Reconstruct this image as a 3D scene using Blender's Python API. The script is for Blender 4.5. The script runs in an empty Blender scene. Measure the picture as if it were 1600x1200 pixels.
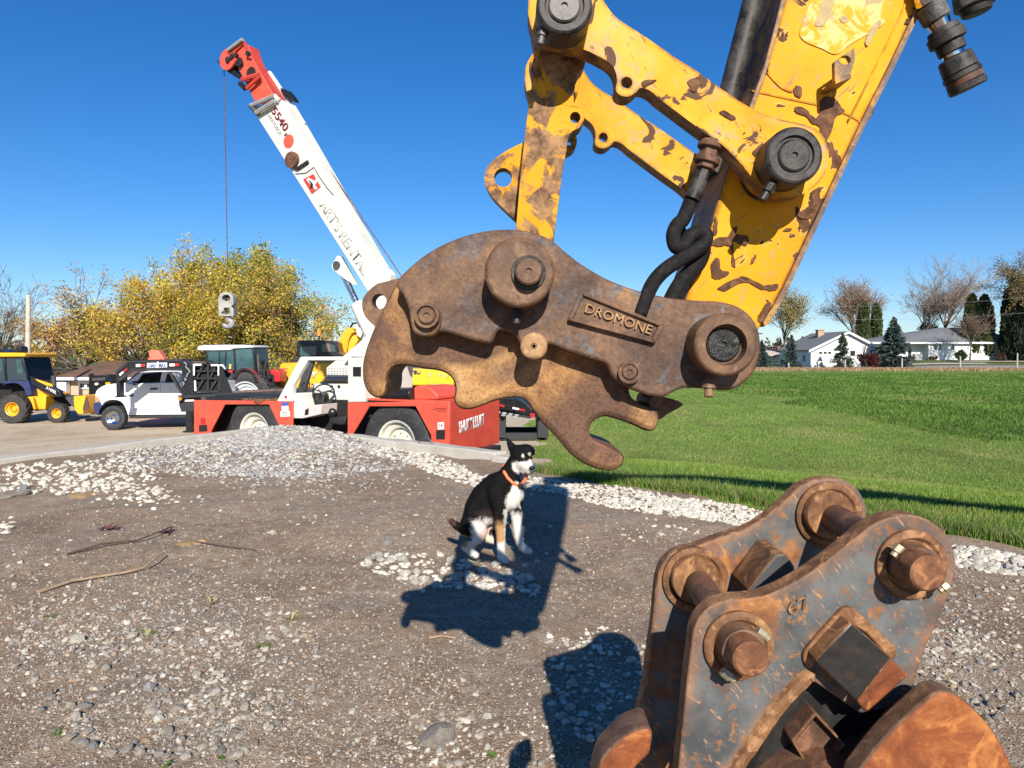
import bpy, bmesh, math, random
import numpy as np
from mathutils import Vector, Matrix, noise as mnoise
from mathutils.geometry import tessellate_polygon
R = math.radians
scene = bpy.context.scene
COL = scene.collection
# ---------------------------------------------------------------- camera, sky, sun, exposure
FPX, CX, CY = 1110.0, 800.0, 600.0            # focal length and centre of a 1600 px wide frame
PITCH = math.atan(50 / FPX)
CAM = Vector((0, 0, 1.5))
cam = bpy.data.cameras.new('camera')
cam.sensor_width = 36; cam.lens = 36 * FPX / 1600
cam.clip_start = 0.05; cam.clip_end = 3000
cam_ob = bpy.data.objects.new('camera', cam); COL.objects.link(cam_ob)
cam_ob.location = CAM; cam_ob.rotation_euler = (math.pi / 2 - PITCH, 0, 0)
scene.camera = cam_ob
TO_SUN = Vector((0.13, -1.0, 0.60)).normalized()
ELEV = math.asin(TO_SUN.z)
AZ = math.atan2(TO_SUN.x, TO_SUN.y)           # clockwise from +Y
w = bpy.data.worlds.new('World'); scene.world = w; w.use_nodes = True
wn = w.node_tree; bg = wn.nodes['Background']
sky = wn.nodes.new('ShaderNodeTexSky'); sky.sky_type = 'NISHITA'; sky.sun_disc = False
sky.sun_elevation = ELEV; sky.sun_rotation = AZ
sky.altitude = 200; sky.air_density = 1.0; sky.dust_density = 0.1; sky.ozone_density = 4.5
hs = wn.nodes.new('ShaderNodeHueSaturation'); hs.inputs['Saturation'].default_value = 1.20; hs.inputs['Value'].default_value = 1.12
tint = wn.nodes.new('ShaderNodeMix'); tint.data_type = 'RGBA'; tint.blend_type = 'MULTIPLY'; tint.inputs[0].default_value = 1; tint.inputs[7].default_value = (.88, .96, 1.13, 1)
wn.links.new(sky.outputs[0], tint.inputs[6]); wn.links.new(tint.outputs[2], hs.inputs['Color']); wn.links.new(hs.outputs[0], bg.inputs[0])
bg.inputs[1].default_value = 0.066
sl = bpy.data.lights.new('sun', 'SUN'); sl.energy = 5.0; sl.angle = R(0.5); sl.color = (1.0, 0.94, 0.85)
sun = bpy.data.objects.new('sun', sl); COL.objects.link(sun)
sun.rotation_euler = TO_SUN.to_track_quat('Z', 'Y').to_euler()
scene.view_settings.view_transform = 'Standard'; scene.view_settings.look = 'None'
scene.view_settings.gamma = 1; scene.view_settings.use_curve_mapping = False
scene.view_settings.exposure = 0.62
# ---------------------------------------------------------------- helpers: rays from the photograph's pixels
FW = Vector((0, math.cos(PITCH), -math.sin(PITCH))); UP = Vector((0, math.sin(PITCH), math.cos(PITCH)))
def ray(px, py): return Vector((1, 0, 0)) * ((px - CX) / FPX) + UP * ((CY - py) / FPX) + FW
def at(px, py, Y):
    d = ray(px, py); return CAM + d * (Y / d.y)
def onplane(px, py, p0, n):
    d = ray(px, py); return CAM + d * ((p0 - CAM).dot(n) / d.dot(n))
def project(P):
    d = Vector(P) - CAM; y = d.dot(FW)
    return CX + FPX * d.x / y, CY - FPX * d.dot(UP) / y
def zz(o, s, pts): return [(o[0] + p[0] / s, o[1] + p[1] / s) + tuple(p[2:]) for p in pts]
def sm(pts, k=4, closed=True):
    """Catmull-Rom through the points; a third value marks a sharp corner."""
    n = len(pts); out = []
    def tan(i):
        if len(pts[i]) > 2: return (0, 0)
        a = pts[(i - 1) % n]; b = pts[(i + 1) % n]
        return ((b[0] - a[0]) * .5, (b[1] - a[1]) * .5)
    for i in range(n if closed else n - 1):
        p = pts[i]; q = pts[(i + 1) % n]; L = math.hypot(q[0] - p[0], q[1] - p[1])
        t0 = tan(i); t1 = tan((i + 1) % n)
        def lim(t):
            l = math.hypot(*t)
            return t if l <= L * 1.1 or l == 0 else (t[0] * L * 1.1 / l, t[1] * L * 1.1 / l)
        t0 = lim(t0); t1 = lim(t1)
        kk = 1 if (len(p) > 2 and len(q) > 2) else k
        for j in range(kk):
            t = j / kk; a = 2*t**3 - 3*t*t + 1; b = t**3 - 2*t*t + t; c = -2*t**3 + 3*t*t; d = t**3 - t*t
            out.append((a*p[0] + b*t0[0] + c*q[0] + d*t1[0], a*p[1] + b*t0[1] + c*q[1] + d*t1[1]))
    if not closed: out.append(pts[-1][:2])
    return out
def circ(cx, cy, rx, ry=None, n=20, a0=0):
    ry = ry or rx
    return [(cx + rx * math.cos(a0 + 2*math.pi*i/n), cy + ry * math.sin(a0 + 2*math.pi*i/n)) for i in range(n)]
def pa(pts, Y): return [at(p[0], p[1], Y) for p in pts]
# ---------------------------------------------------------------- helpers: objects
ORG = {}
def thing(name, loc, label, cat, group=None):
    o = bpy.data.objects.new(name, None); COL.objects.link(o); o.empty_display_size = .1
    o.location = loc; ORG[o.name] = Vector(loc); tag(o, label, cat, group); return o
def tag(o, label=None, cat=None, group=None, kind=None):
    if label: o['label'] = label
    if cat: o['category'] = cat
    if group: o['group'] = group
    if kind: o['kind'] = kind
    return o
def copy_tree(o, parent=None):
    c = o.copy(); COL.objects.link(c); c.parent = parent
    for ch in list(o.children): copy_tree(ch, c)
    return c
def origin_of(o):
    while o is not None and o.parent is not None: o = o.parent
    return ORG.get(o.name, Vector((0, 0, 0))) if o else Vector((0, 0, 0))
def frame(d):
    d = d.normalized(); a = Vector((0, 0, 1)) if abs(d.z) < .9 else Vector((0, 1, 0))
    x = d.cross(a).normalized(); return x, x.cross(d).normalized(), d
class MB:
    def __init__(s): s.v = []; s.f = []; s.m = []
    def add(s, vs, fs, m=0):
        b = len(s.v); s.v += [Vector(v) for v in vs]
        for f in fs: s.f.append([b + i for i in f]); s.m.append(m)
        return s
    def prism(s, poly, d, holes=(), m=0, ms=None, mb=None):
        ms = m if ms is None else ms; mb = ms if mb is None else mb
        d = Vector(d); poly = [Vector(p) for p in poly]
        def nrm(P):
            n = Vector((0, 0, 0))
            for i in range(len(P)): n += P[i].cross(P[(i + 1) % len(P)])
            return n
        if nrm(poly).dot(d) > 0: poly = poly[::-1]
        hs_ = []
        for h in holes:
            h = [Vector(p) for p in h]
            if nrm(h).dot(d) < 0: h = h[::-1]
            hs_.append(h)
        loops = [poly] + hs_
        allp = [p for l in loops for p in l]; n = len(allp)
        if not hs_:
            s.add(poly, [list(range(len(poly)))], m)
            b = len(s.v) - len(poly)
            s.v += [p + d for p in poly]
            s.f.append([b + n + i for i in range(n)][::-1]); s.m.append(mb)
        else:
            b = len(s.v); s.v += allp; s.v += [p + d for p in allp]
            nf = nrm(poly)
            for t in tessellate_polygon(loops):
                t = list(t)
                if (allp[t[1]] - allp[t[0]]).cross(allp[t[2]] - allp[t[0]]).dot(nf) < 0: t = t[::-1]
                s.f.append([b + i for i in t]); s.m.append(m)
                s.f.append([b + n + i for i in t[::-1]]); s.m.append(mb)
        k = 0
        for l in loops:
            L = len(l)
            for i in range(L):
                j = (i + 1) % L
                s.f.append([b + k + j, b + k + i, b + n + k + i, b + n + k + j]); s.m.append(ms)
            k += L
        return s
    def lathe(s, p, axis, prof, seg=28, m=0, ms=None):
        """prof: (radius, distance along axis); closed at r=0."""
        x, y, d = frame(Vector(axis)); p = Vector(p); b = len(s.v)
        for r, t in prof:
            for i in range(seg):
                a = 2*math.pi*i/seg; s.v.append(p + d*t + (x*math.cos(a) + y*math.sin(a))*r)
        for k in range(len(prof) - 1):
            mm = m if ms is None else ms[k]
            for i in range(seg):
                j = (i + 1) % seg
                q = [b + k*seg + i, b + k*seg + j, b + (k+1)*seg + j, b + (k+1)*seg + i]
                if prof[k][0] < 1e-6: q = [q[0], q[2], q[3]]
                elif prof[k+1][0] < 1e-6: q = [q[0], q[1], q[2]]
                s.f.append(q); s.m.append(mm)
        return s
    def cyl(s, p0, p1, r0, r1=None, seg=16, m=0):
        p0 = Vector(p0); p1 = Vector(p1); r1 = r0 if r1 is None else r1; L = (p1 - p0).length
        return s.lathe(p0, p1 - p0, [(0, 0), (r0, 0), (r1, L), (0, L)], seg, m)
    def tube(s, pts, r, seg=8, m=0):
        pts = [Vector(p) for p in pts]; n = len(pts); rs = r if isinstance(r, (list, tuple)) else [r]*n; b = len(s.v)
        px = None
        for i, p in enumerate(pts):
            d = (pts[min(i+1, n-1)] - pts[max(i-1, 0)])
            if d.length < 1e-9: d = Vector((0, 0, 1))
            d.normalize()
            if px is None: px, py, _ = frame(d)
            else:
                px = (px - d*px.dot(d)).normalized()
            py = px.cross(d)
            for k in range(seg):
                a = 2*math.pi*k/seg; s.v.append(p + (px*math.cos(a) + py*math.sin(a))*rs[i])
        for i in range(n - 1):
            for k in range(seg):
                j = (k + 1) % seg
                s.f.append([b+i*seg+k, b+i*seg+j, b+(i+1)*seg+j, b+(i+1)*seg+k]); s.m.append(m)
        s.f.append([b+k for k in range(seg)][::-1]); s.m.append(m)
        s.f.append([b+(n-1)*seg+k for k in range(seg)]); s.m.append(m)
        return s
    def box(s, c, ax, ay, az, m=0):
        """centre and three half-axis vectors"""
        c = Vector(c); ax = Vector(ax); ay = Vector(ay); az = Vector(az)
        vs = [c + ax*i + ay*j + az*k for i in (-1, 1) for j in (-1, 1) for k in (-1, 1)]
        fs = [(0,1,3,2), (4,6,7,5), (0,4,5,1), (2,3,7,6), (0,2,6,4), (1,5,7,3)]
        if ax.cross(ay).dot(az) < 0: fs = [f[::-1] for f in fs]
        return s.add(vs, fs, m)
    def bx(s, x0, x1, y0, y1, z0, z1, m=0):
        return s.box(((x0+x1)/2, (y0+y1)/2, (z0+z1)/2), ((x1-x0)/2, 0, 0), (0, (y1-y0)/2, 0), (0, 0, (z1-z0)/2), m)
    def ball(s, c, rx, ry=None, rz=None, seg=14, m=0):
        ry = ry or rx; rz = rz or rx; c = Vector(c); n = seg // 2; b = len(s.v)
        for i in range(n + 1):
            t = math.pi*i/n
            for k in range(seg):
                a = 2*math.pi*k/seg
                s.v.append(c + Vector((rx*math.sin(t)*math.cos(a), ry*math.sin(t)*math.sin(a), rz*math.cos(t))))
        for i in range(n):
            for k in range(seg):
                j = (k+1) % seg
                q = [b+i*seg+k, b+(i+1)*seg+k, b+(i+1)*seg+j, b+i*seg+j]
                if i == 0: q = [q[0], q[1], q[2]]
                elif i == n-1: q = [q[0], q[1], q[3]]
                s.f.append(q); s.m.append(m)
        return s
    def torus(s, c, axis, Rr, r, seg=28, sg=8, m=0):
        x, y, d = frame(Vector(axis)); c = Vector(c)
        pts = []; b = len(s.v)
        for i in range(seg):
            a = 2*math.pi*i/seg; e = x*math.cos(a) + y*math.sin(a)
            for k in range(sg):
                t = 2*math.pi*k/sg; s.v.append(c + e*(Rr + r*math.cos(t)) + d*(r*math.sin(t)))
        for i in range(seg):
            for k in range(sg):
                i2 = (i+1) % seg; k2 = (k+1) % sg
                s.f.append([b+i*sg+k, b+i2*sg+k, b+i2*sg+k2, b+i*sg+k2]); s.m.append(m)
        return s
    def build(s, name, mats, parent=None, bevel=0, seg=2, ang=35, label=None):
        o0 = origin_of(parent) if parent else Vector((0, 0, 0))
        me = bpy.data.meshes.new(name)
        me.from_pydata([tuple(v - o0) for v in s.v], [], s.f)
        if not isinstance(mats, (list, tuple)): mats = [mats]
        for m in mats: me.materials.append(m)
        me.polygons.foreach_set('material_index', s.m)
        me.polygons.foreach_set('use_smooth', [True]*len(s.f))
        me.validate(); me.update()
        me.set_sharp_from_angle(angle=R(ang))
        o = bpy.data.objects.new(name, me); COL.objects.link(o)
        if parent: o.parent = parent
        if bevel:
            b = o.modifiers.new('bevel', 'BEVEL'); b.width = bevel; b.segments = seg; b.limit_method = 'ANGLE'; b.angle_limit = R(40)
            b.use_clamp_overlap = True
        if label: o['label'] = label
        return o
def np_mesh(name, V, F, mats, parent=None, col=None, midx=None, smooth=False):
    """V (n,3), F (m,k) arrays, col (n,3) point colours"""
    V = np.asarray(V, np.float32); F = np.asarray(F, np.int32); k = F.shape[1]
    if parent is not None: V = V - np.array(origin_of(parent), np.float32)
    me = bpy.data.meshes.new(name)
    me.vertices.add(len(V)); me.vertices.foreach_set('co', V.ravel())
    me.loops.add(F.size); me.loops.foreach_set('vertex_index', F.ravel())
    me.polygons.add(len(F)); me.polygons.foreach_set('loop_start', np.arange(len(F), dtype=np.int32)*k)
    me.polygons.foreach_set('loop_total', np.full(len(F), k, np.int32))
    if midx is not None: me.polygons.foreach_set('material_index', np.asarray(midx, np.int32))
    if not isinstance(mats, (list, tuple)): mats = [mats]
    for m in mats: me.materials.append(m)
    if col is not None:
        a = me.color_attributes.new('col', 'FLOAT_COLOR', 'POINT')
        c = np.ones((len(V), 4), np.float32); c[:, :3] = col; a.data.foreach_set('color', c.ravel())
    me.polygons.foreach_set('use_smooth', np.full(len(F), smooth, bool))
    me.update(calc_edges=True); me.validate()
    o = bpy.data.objects.new(name, me); COL.objects.link(o)
    if parent is not None: o.parent = parent
    return o
def text(body, p0, p1, updir, mat, parent, height, name='lettering', depth=.002, off=None, bold=0.0, shear=0.0):
    """Lettering whose baseline runs p0 -> p1, its caps `height` tall along updir."""
    cu = bpy.data.curves.new(name, 'FONT'); cu.body = body; cu.size = 1; cu.extrude = 0; cu.offset = bold; cu.shear = shear
    cu.resolution_u = 3
    tmp = bpy.data.objects.new('tmp', cu); COL.objects.link(tmp)
    me = bpy.data.meshes.new_from_object(tmp.evaluated_get(bpy.context.evaluated_depsgraph_get()))
    bpy.data.objects.remove(tmp)
    xs = [v.co.x for v in me.vertices]; ys = [v.co.y for v in me.vertices]
    x0, x1 = min(xs), max(xs); y1 = max(ys)
    p0 = Vector(p0); p1 = Vector(p1); e = (p1 - p0); up = Vector(updir)
    up = (up - e*(up.dot(e)/e.length_squared)).normalized()
    nrm = e.cross(up).normalized()
    o0 = origin_of(parent)
    bm = bmesh.new(); bm.from_mesh(me)
    ex = bmesh.ops.extrude_face_region(bm, geom=bm.faces[:]) if depth else None
    top = [g for g in ex['geom'] if isinstance(g, bmesh.types.BMVert)] if ex else []
    tv = set(top)
    for v in bm.verts:
        q = p0 + e*((v.co.x - x0)/(x1 - x0)) + up*(v.co.y/max(y1, .01)*height) + nrm*(depth if v in tv else 0)
        v.co = q - o0
    bmesh.ops.recalc_face_normals(bm, faces=bm.faces[:])
    bm.to_mesh(me); bm.free()
    me.materials.clear(); me.materials.append(mat)
    o = bpy.data.objects.new(name, me); COL.objects.link(o); o.parent = parent
    return o
# ---------------------------------------------------------------- helpers: materials
class G:
    def __init__(s, name):
        s.m = bpy.data.materials.new(name); s.m.use_nodes = True; s.t = s.m.node_tree; s.N = s.t.nodes; s.b = s.N['Principled BSDF']
        s.tc = s.N.new('ShaderNodeTexCoord'); s.P = s.tc.outputs['Object']
    def set(s, inp, v):
        if hasattr(v, 'is_linked') or isinstance(v, bpy.types.NodeSocket): s.t.links.new(v, inp)
        elif isinstance(v, (tuple, list)): inp.default_value = (*v, 1) if len(v) == 3 and len(inp.default_value) == 4 else v
        else: inp.default_value = v
    def mp(s, sc=(1, 1, 1), rot=(0, 0, 0), loc=(0, 0, 0), v=None):
        n = s.N.new('ShaderNodeMapping'); s.set(n.inputs[0], v or s.P); n.inputs['Scale'].default_value = sc
        n.inputs['Rotation'].default_value = rot; n.inputs['Location'].default_value = loc; return n.outputs[0]
    def noise(s, sc, det=4, ro=.55, dist=0, v=None):
        n = s.N.new('ShaderNodeTexNoise'); s.set(n.inputs['Vector'], v or s.P); n.inputs['Scale'].default_value = sc
        n.inputs['Detail'].default_value = det; n.inputs['Roughness'].default_value = ro; n.inputs['Distortion'].default_value = dist
        return n.outputs['Fac']
    def vor(s, sc, out='Color', feat='F1', v=None, rnd=1):
        n = s.N.new('ShaderNodeTexVoronoi'); s.set(n.inputs['Vector'], v or s.P); n.inputs['Scale'].default_value = sc
        n.feature = feat; n.inputs['Randomness'].default_value = rnd; return n.outputs[out]
    def ramp(s, f, stops, interp='LINEAR'):
        n = s.N.new('ShaderNodeValToRGB'); s.set(n.inputs[0], f); e = n.color_ramp.elements; n.color_ramp.interpolation = interp
        while len(e) < len(stops): e.new(.5)
        for i, (p, c) in enumerate(stops):
            e[i].position = p; e[i].color = (c, c, c, 1) if isinstance(c, (int, float)) else (*c, 1)
        return n.outputs[0]
    def mix(s, f, a, b, mode='MIX'):
        n = s.N.new('ShaderNodeMix'); n.data_type = 'RGBA'; n.blend_type = mode
        s.set(n.inputs[0], f); s.set(n.inputs[6], a); s.set(n.inputs[7], b); return n.outputs[2]
    def math(s, op, a, b=0.0, clamp=False):
        n = s.N.new('ShaderNodeMath'); n.operation = op; n.use_clamp = clamp; s.set(n.inputs[0], a); s.set(n.inputs[1], b); return n.outputs[0]
    def sep(s, v, i):
        n = s.N.new('ShaderNodeSeparateXYZ'); s.set(n.inputs[0], v); return n.outputs[i]
    def attr(s, name='col'):
        n = s.N.new('ShaderNodeAttribute'); n.attribute_name = name; return n.outputs['Color']
    def bump(s, h, st=.3, d=.01, prev=None):
        n = s.N.new('ShaderNodeBump'); s.set(n.inputs['Height'], h); n.inputs['Strength'].default_value = st; n.inputs['Distance'].default_value = d
        if prev: s.set(n.inputs['Normal'], prev)
        return n.outputs[0]
    def edge(s, rad, lo=.90, hi=.995):
        b = s.N.new('ShaderNodeBevel'); b.samples = 4; b.inputs['Radius'].default_value = rad
        ge = s.N.new('ShaderNodeNewGeometry'); d = s.N.new('ShaderNodeVectorMath'); d.operation = 'DOT_PRODUCT'
        s.t.links.new(b.outputs[0], d.inputs[0]); s.t.links.new(ge.outputs['Normal'], d.inputs[1])
        return s.ramp(d.outputs['Value'], [(lo, 1.0), (hi, 0.0)])
    def out(s, col, rough=.6, metal=0, normal=None, spec=.5, coat=0):
        s.set(s.b.inputs['Base Color'], col); s.set(s.b.inputs['Roughness'], rough); s.set(s.b.inputs['Metallic'], metal)
        s.b.inputs['Specular IOR Level'].default_value = spec
        if coat: s.b.inputs['Coat Weight'].default_value = coat; s.b.inputs['Coat Roughness'].default_value = .15
        if normal: s.set(s.b.inputs['Normal'], normal)
        return s.m
def simple(name, c, rough=.5, metal=0, var=.25, sc=4, bump=.08, spec=.5, dirt=None, dirt_amt=.5, coat=0, bsc=60):
    g = G(name)
    f = g.noise(sc, 6, .6)
    lo = tuple(x*(1-var) for x in c); hi = tuple(min(1, x*(1+var*.5)) for x in c)
    col = g.ramp(f, [(.3, lo), (.7, hi)])
    if dirt:
        d = g.ramp(g.noise(sc*3, 8, .7, .3), [(.5, 0.0), (.72, dirt_amt)])
        col = g.mix(d, col, dirt)
    nb = g.bump(g.noise(bsc, 4, .6), bump, .004) if bump else None
    rr = g.ramp(g.noise(sc*2, 4), [(.3, max(0, rough-.08)), (.7, min(1, rough+.1))])
    return g.out(col, rr, metal, nb, spec, coat)
def vcol(name, rough=.8, bump=0, bsc=80, transl=0, spec=.3, var=0):
    g = G(name); c = g.attr()
    if var: c = g.mix(g.ramp(g.noise(bsc, 4, .6), [(.3, 0.0), (.7, var)]), c, (.04, .035, .03))
    m = g.out(c, rough, 0, g.bump(g.noise(bsc, 4), bump, .01) if bump else None, spec)
    if transl:
        t = g.N.new('ShaderNodeBsdfTranslucent'); g.set(t.inputs[0], c)
        x = g.N.new('ShaderNodeMixShader'); x.inputs[0].default_value = transl
        o = g.N['Material Output']; g.t.links.new(g.b.outputs[0], x.inputs[1]); g.t.links.new(t.outputs[0], x.inputs[2]); g.t.links.new(x.outputs[0], o.inputs[0])
    return m
# ---------------------------------------------------------------- materials
def m_arm():
    g = G('worn yellow paint')
    base = g.ramp(g.noise(5, 6, .6), [(.3, (.54, .215, .002)), (.5, (.66, .275, .003)), (.7, (.70, .335, .010))])
    fade = g.ramp(g.noise(2.6, 5, .6, .4), [(.54, 0.0), (.68, .4)])
    base = g.mix(fade, base, (.70, .39, .09))
    spots = g.ramp(g.noise(75, 4, .7), [(.57, 0.0), (.62, .75)])
    patch = g.ramp(g.noise(11, 5, .6), [(.45, 0.0), (.62, 1.0)])
    base = g.mix(g.math('MULTIPLY', spots, patch), base, (.30, .21, .14))
    scr = g.noise(9, 3, .6, 1.2, g.mp((1.4, 1, 9), v=g.mp(rot=(0, .7, 0))))
    s1 = g.ramp(scr, [(.66, 0.0), (.68, .7)])
    base = g.mix(s1, base, (.22, .13, .08))
    r1 = g.noise(9, 4, .55, 1.3)
    e = g.math('MULTIPLY', g.edge(.016), g.ramp(g.noise(16, 5, .7), [(.40, 0.0), (.52, 1.0)]))
    rm = g.math('MAXIMUM', g.ramp(r1, [(.595, 0.0), (.603, 1.0)]), e)
    rc = g.ramp(g.noise(40, 5, .7), [(.38, (.045, .020, .011)), (.62, (.145, .066, .032))])
    soot = g.ramp(g.noise(3.1, 6, .7, .6, g.mp(loc=(2, 5, 1))), [(.56, 0.0), (.70, .6)])
    base = g.mix(soot, base, (.20, .11, .03))
    halo = g.ramp(r1, [(.578, 0.0), (.598, .8)])
    col = g.mix(halo, base, (.62, .36, .10)); col = g.mix(rm, col, rc)
    h = g.math('MULTIPLY', rm, -1.0)
    n = g.bump(h, .5, .003); n = g.bump(g.noise(18, 5, .6), .12, .01, n)
    return g.out(col, g.mix(rm, (.55,)*3, (.85,)*3), 0, n, .15)
def m_armside():  # scraped paint; the shade on these side faces is put into the colour too
    g = G('scraped and shade darkened yellow edge')
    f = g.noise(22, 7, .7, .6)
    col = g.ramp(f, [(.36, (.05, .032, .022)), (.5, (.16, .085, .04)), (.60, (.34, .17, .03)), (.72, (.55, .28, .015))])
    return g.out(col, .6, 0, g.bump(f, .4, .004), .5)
def m_link():
    g = G('scuffed yellow link paint')
    base = g.ramp(g.noise(6, 6, .6), [(.35, (.56, .23, .003)), (.52, (.66, .305, .014)), (.68, (.67, .375, .075))])
    s = g.ramp(g.noise(30, 6, .75, .8), [(.50, 0.0), (.56, .85)])
    p = g.ramp(g.noise(6, 4, .6, .5), [(.42, 0.0), (.58, 1.0)])
    base = g.mix(g.math('MULTIPLY', s, p), base, (.40, .26, .16))
    scr = g.ramp(g.noise(14, 3, .6, 1.5, g.mp((1.4, 1, 7), v=g.mp(rot=(0, -.9, 0)))), [(.64, 0.0), (.66, .7)])
    base = g.mix(scr, base, (.13, .08, .05))
    e = g.math('MULTIPLY', g.edge(.010), g.ramp(g.noise(20, 5, .7), [(.40, 0.0), (.52, 1.0)]))
    rm = g.math('MAXIMUM', g.ramp(g.noise(13, 4, .55, .7), [(.595, 0.0), (.607, 1.0)]), e)
    base = g.mix(rm, base, (.085, .042, .022))
    return g.out(base, .6, 0, g.bump(g.noise(25, 5, .6), .18, .006), .15)
def m_hlink():
    g = G('rusty yellow link paint')
    base = g.ramp(g.noise(9, 6, .6), [(.35, (.56, .225, .004)), (.65, (.64, .30, .015))])
    f = g.noise(13, 6, .65, .8)
    c2 = g.ramp(g.noise(30, 6, .7), [(.38, (.085, .042, .022)), (.62, (.33, .185, .085))])
    base = g.mix(g.ramp(f, [(.47, 0.0), (.52, 1.0)]), base, c2)
    return g.out(base, .65, 0, g.bump(f, .3, .004), .15)
def m_cheek():
    g = G('rusted casting with grey paint')
    f = g.noise(6, 8, .68, .5)
    rust = g.ramp(f, [(.32, (.050, .031, .022)), (.45, (.118, .067, .042)), (.56, (.19, .105, .058)), (.70, (.31, .175, .085))])
    pm = g.ramp(g.noise(11, 7, .72, .8, g.mp((1, 1, 1), loc=(3.1, 1, 2))), [(.52, 0.0), (.57, .9)])
    xr = g.ramp(g.math('ADD', g.sep(g.P, 0), .85), [(.30, .25), (.62, 1.0)])
    grey = g.ramp(g.noise(40, 5, .7), [(.3, (.055, .058, .068)), (.7, (.19, .185, .185))])
    col = g.mix(g.math('MULTIPLY', pm, xr), rust, grey)
    dkp = g.ramp(g.noise(4.5, 6, .68, .6, g.mp(loc=(8, 3, 5))), [(.48, 0.0), (.60, .75)])
    col = g.mix(dkp, col, (.048, .030, .027))
    sp = g.ramp(g.noise(120, 3, .6), [(.35, .72), (.62, 1.08)])
    col = g.mix(1.0, col, sp, 'MULTIPLY')
    n = g.bump(g.noise(160, 4, .7), .45, .0025); n = g.bump(g.noise(14, 6, .6), .25, .012, n)
    return g.out(col, .62, .05, n, .25)
def m_cast():
    g = G('tan rusted casting')
    f = g.noise(5, 7, .65, .6)
    col = g.ramp(f, [(.30, (.085, .043, .026)), (.42, (.20, .10, .045)), (.53, (.37, .20, .078)), (.68, (.50, .315, .145))])
    dk = g.ramp(g.noise(3.2, 4, .6, .6, g.mp(loc=(4, 2, 7))), [(.47, 0.0), (.59, .85)])
    col = g.mix(dk, col, (.095, .052, .04))
    sp = g.ramp(g.noise(210, 3, .6), [(.32, .62), (.55, 1.08)])
    col = g.mix(1.0, col, sp, 'MULTIPLY')
    n = g.bump(g.noise(190, 3, .7), .6, .003); n = g.bump(g.noise(16, 5, .6), .3, .012, n)
    return g.out(col, .8, 0, n, .18)
def m_steel(name, a, b, rough=.4, metal=.7, sc=25):
    g = G(name); f = g.noise(sc, 6, .65, .4)
    return g.out(g.ramp(f, [(.38, a), (.62, b)]), g.ramp(f, [(.3, rough-.1), (.7, rough+.2)]), metal, g.bump(g.noise(90, 4, .6), .4, .003), .3)
def m_grease():
    g = G('thick black grease'); f = g.noise(38, 6, .65, .6); n = g.bump(f, .9, .012)
    return g.out(g.ramp(f, [(.35, (.004, .004, .004)), (.65, (.028, .026, .022))]), .35, 0, n, .5)
def m_bucket():
    g = G('grey bucket paint going to rust')
    paint = g.ramp(g.noise(12, 6, .6), [(.35, (.050, .054, .056)), (.65, (.125, .128, .124))])
    f = g.noise(5.5, 8, .66, .3)
    rust = g.ramp(g.noise(16, 7, .65), [(.30, (.09, .035, .018)), (.48, (.23, .09, .03)), (.68, (.42, .19, .06))])
    m1 = g.math('MAXIMUM', g.ramp(f, [(.53, 0.0), (.62, .95)]), g.math('MULTIPLY', g.edge(.05, .80, .99), g.ramp(g.noise(12, 6, .7), [(.36, 0.0), (.52, 1.0)])))
    m2 = g.ramp(g.noise(38, 6, .75, .5), [(.54, 0.0), (.62, .75)])
    scr = g.ramp(g.noise(10, 3, .6, 1.6, g.mp((2, 2, 9), v=g.mp(rot=(0, -.9, 0)))), [(.65, 0.0), (.67, .7)])
    mm = g.math('MAXIMUM', m1, m2); col = g.mix(mm, paint, rust); col = g.mix(scr, col, (.40, .21, .10))
    n = g.bump(g.noise(110, 4, .7), .35, .0025); n = g.bump(mm, .25, .002, n)
    return g.out(col, .6, 0, n, .28)
def m_rust(name, a, b, c, sc=12, rough=.7):
    g = G(name); f = g.noise(sc, 8, .7, .6)
    col = g.ramp(f, [(.34, a), (.5, b), (.64, c)])
    st = g.ramp(g.noise(sc*1.7, 5, .65, .8), [(.55, 0.0), (.62, .5)])
    col = g.mix(st, col, tuple(min(1, x*1.5) for x in c))
    n = g.bump(g.noise(140, 4, .7), .4, .0025); n = g.bump(g.noise(12, 5, .6), .2, .01, n)
    return g.out(col, rough, 0, n, .2)
M = {}
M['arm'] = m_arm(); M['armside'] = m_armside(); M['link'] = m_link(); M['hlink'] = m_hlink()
M['cheek'] = m_cheek(); M['cast'] = m_cast()
M['castdark'] = m_rust('dark rusted iron', (.05, .028, .02), (.11, .055, .035), (.18, .09, .05), 14, .6)
M['collar'] = m_rust('brown worn collar', (.062, .034, .022), (.12, .066, .039), (.185, .105, .058), 16, .5)
M['pinblack'] = m_steel('greasy black steel', (.014, .013, .013), (.07, .062, .055), .5, .25)
M['pingrey'] = m_steel('worn grey steel pin', (.05, .046, .043), (.17, .16, .145), .5, .35)
M['pinrust'] = m_rust('rusty pin steel', (.09, .038, .021), (.175, .075, .036), (.26, .12, .055), 20, .6)
M['pintan'] = m_rust('tan rusty pin', (.20, .11, .055), (.33, .19, .09), (.43, .27, .14), 25, .7)
M['grease'] = m_grease()
M['bucket'] = m_bucket()
M['bucketrust'] = m_rust('orange rusted plate', (.10, .030, .014), (.22, .065, .022), (.38, .15, .045), 9, .7)
M['bead'] = m_rust('rusty weld', (.085, .040, .022), (.18, .085, .038), (.31, .165, .075), 18, .65)
M['boltpale'] = simple('pale plated bolt', (.42, .36, .24), .45, .5, .4, 40)
M['darkplate'] = simple('dark painted plate', (.016, .015, .014), .42, 0, .5, 8, .15, dirt=(.09, .05, .03), dirt_amt=.35)
M['hose'] = simple('black rubber hose', (.010, .0095, .0095), .8, 0, .5, 25, .6, .2, dirt=(.05, .04, .03), dirt_amt=.5)
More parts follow.
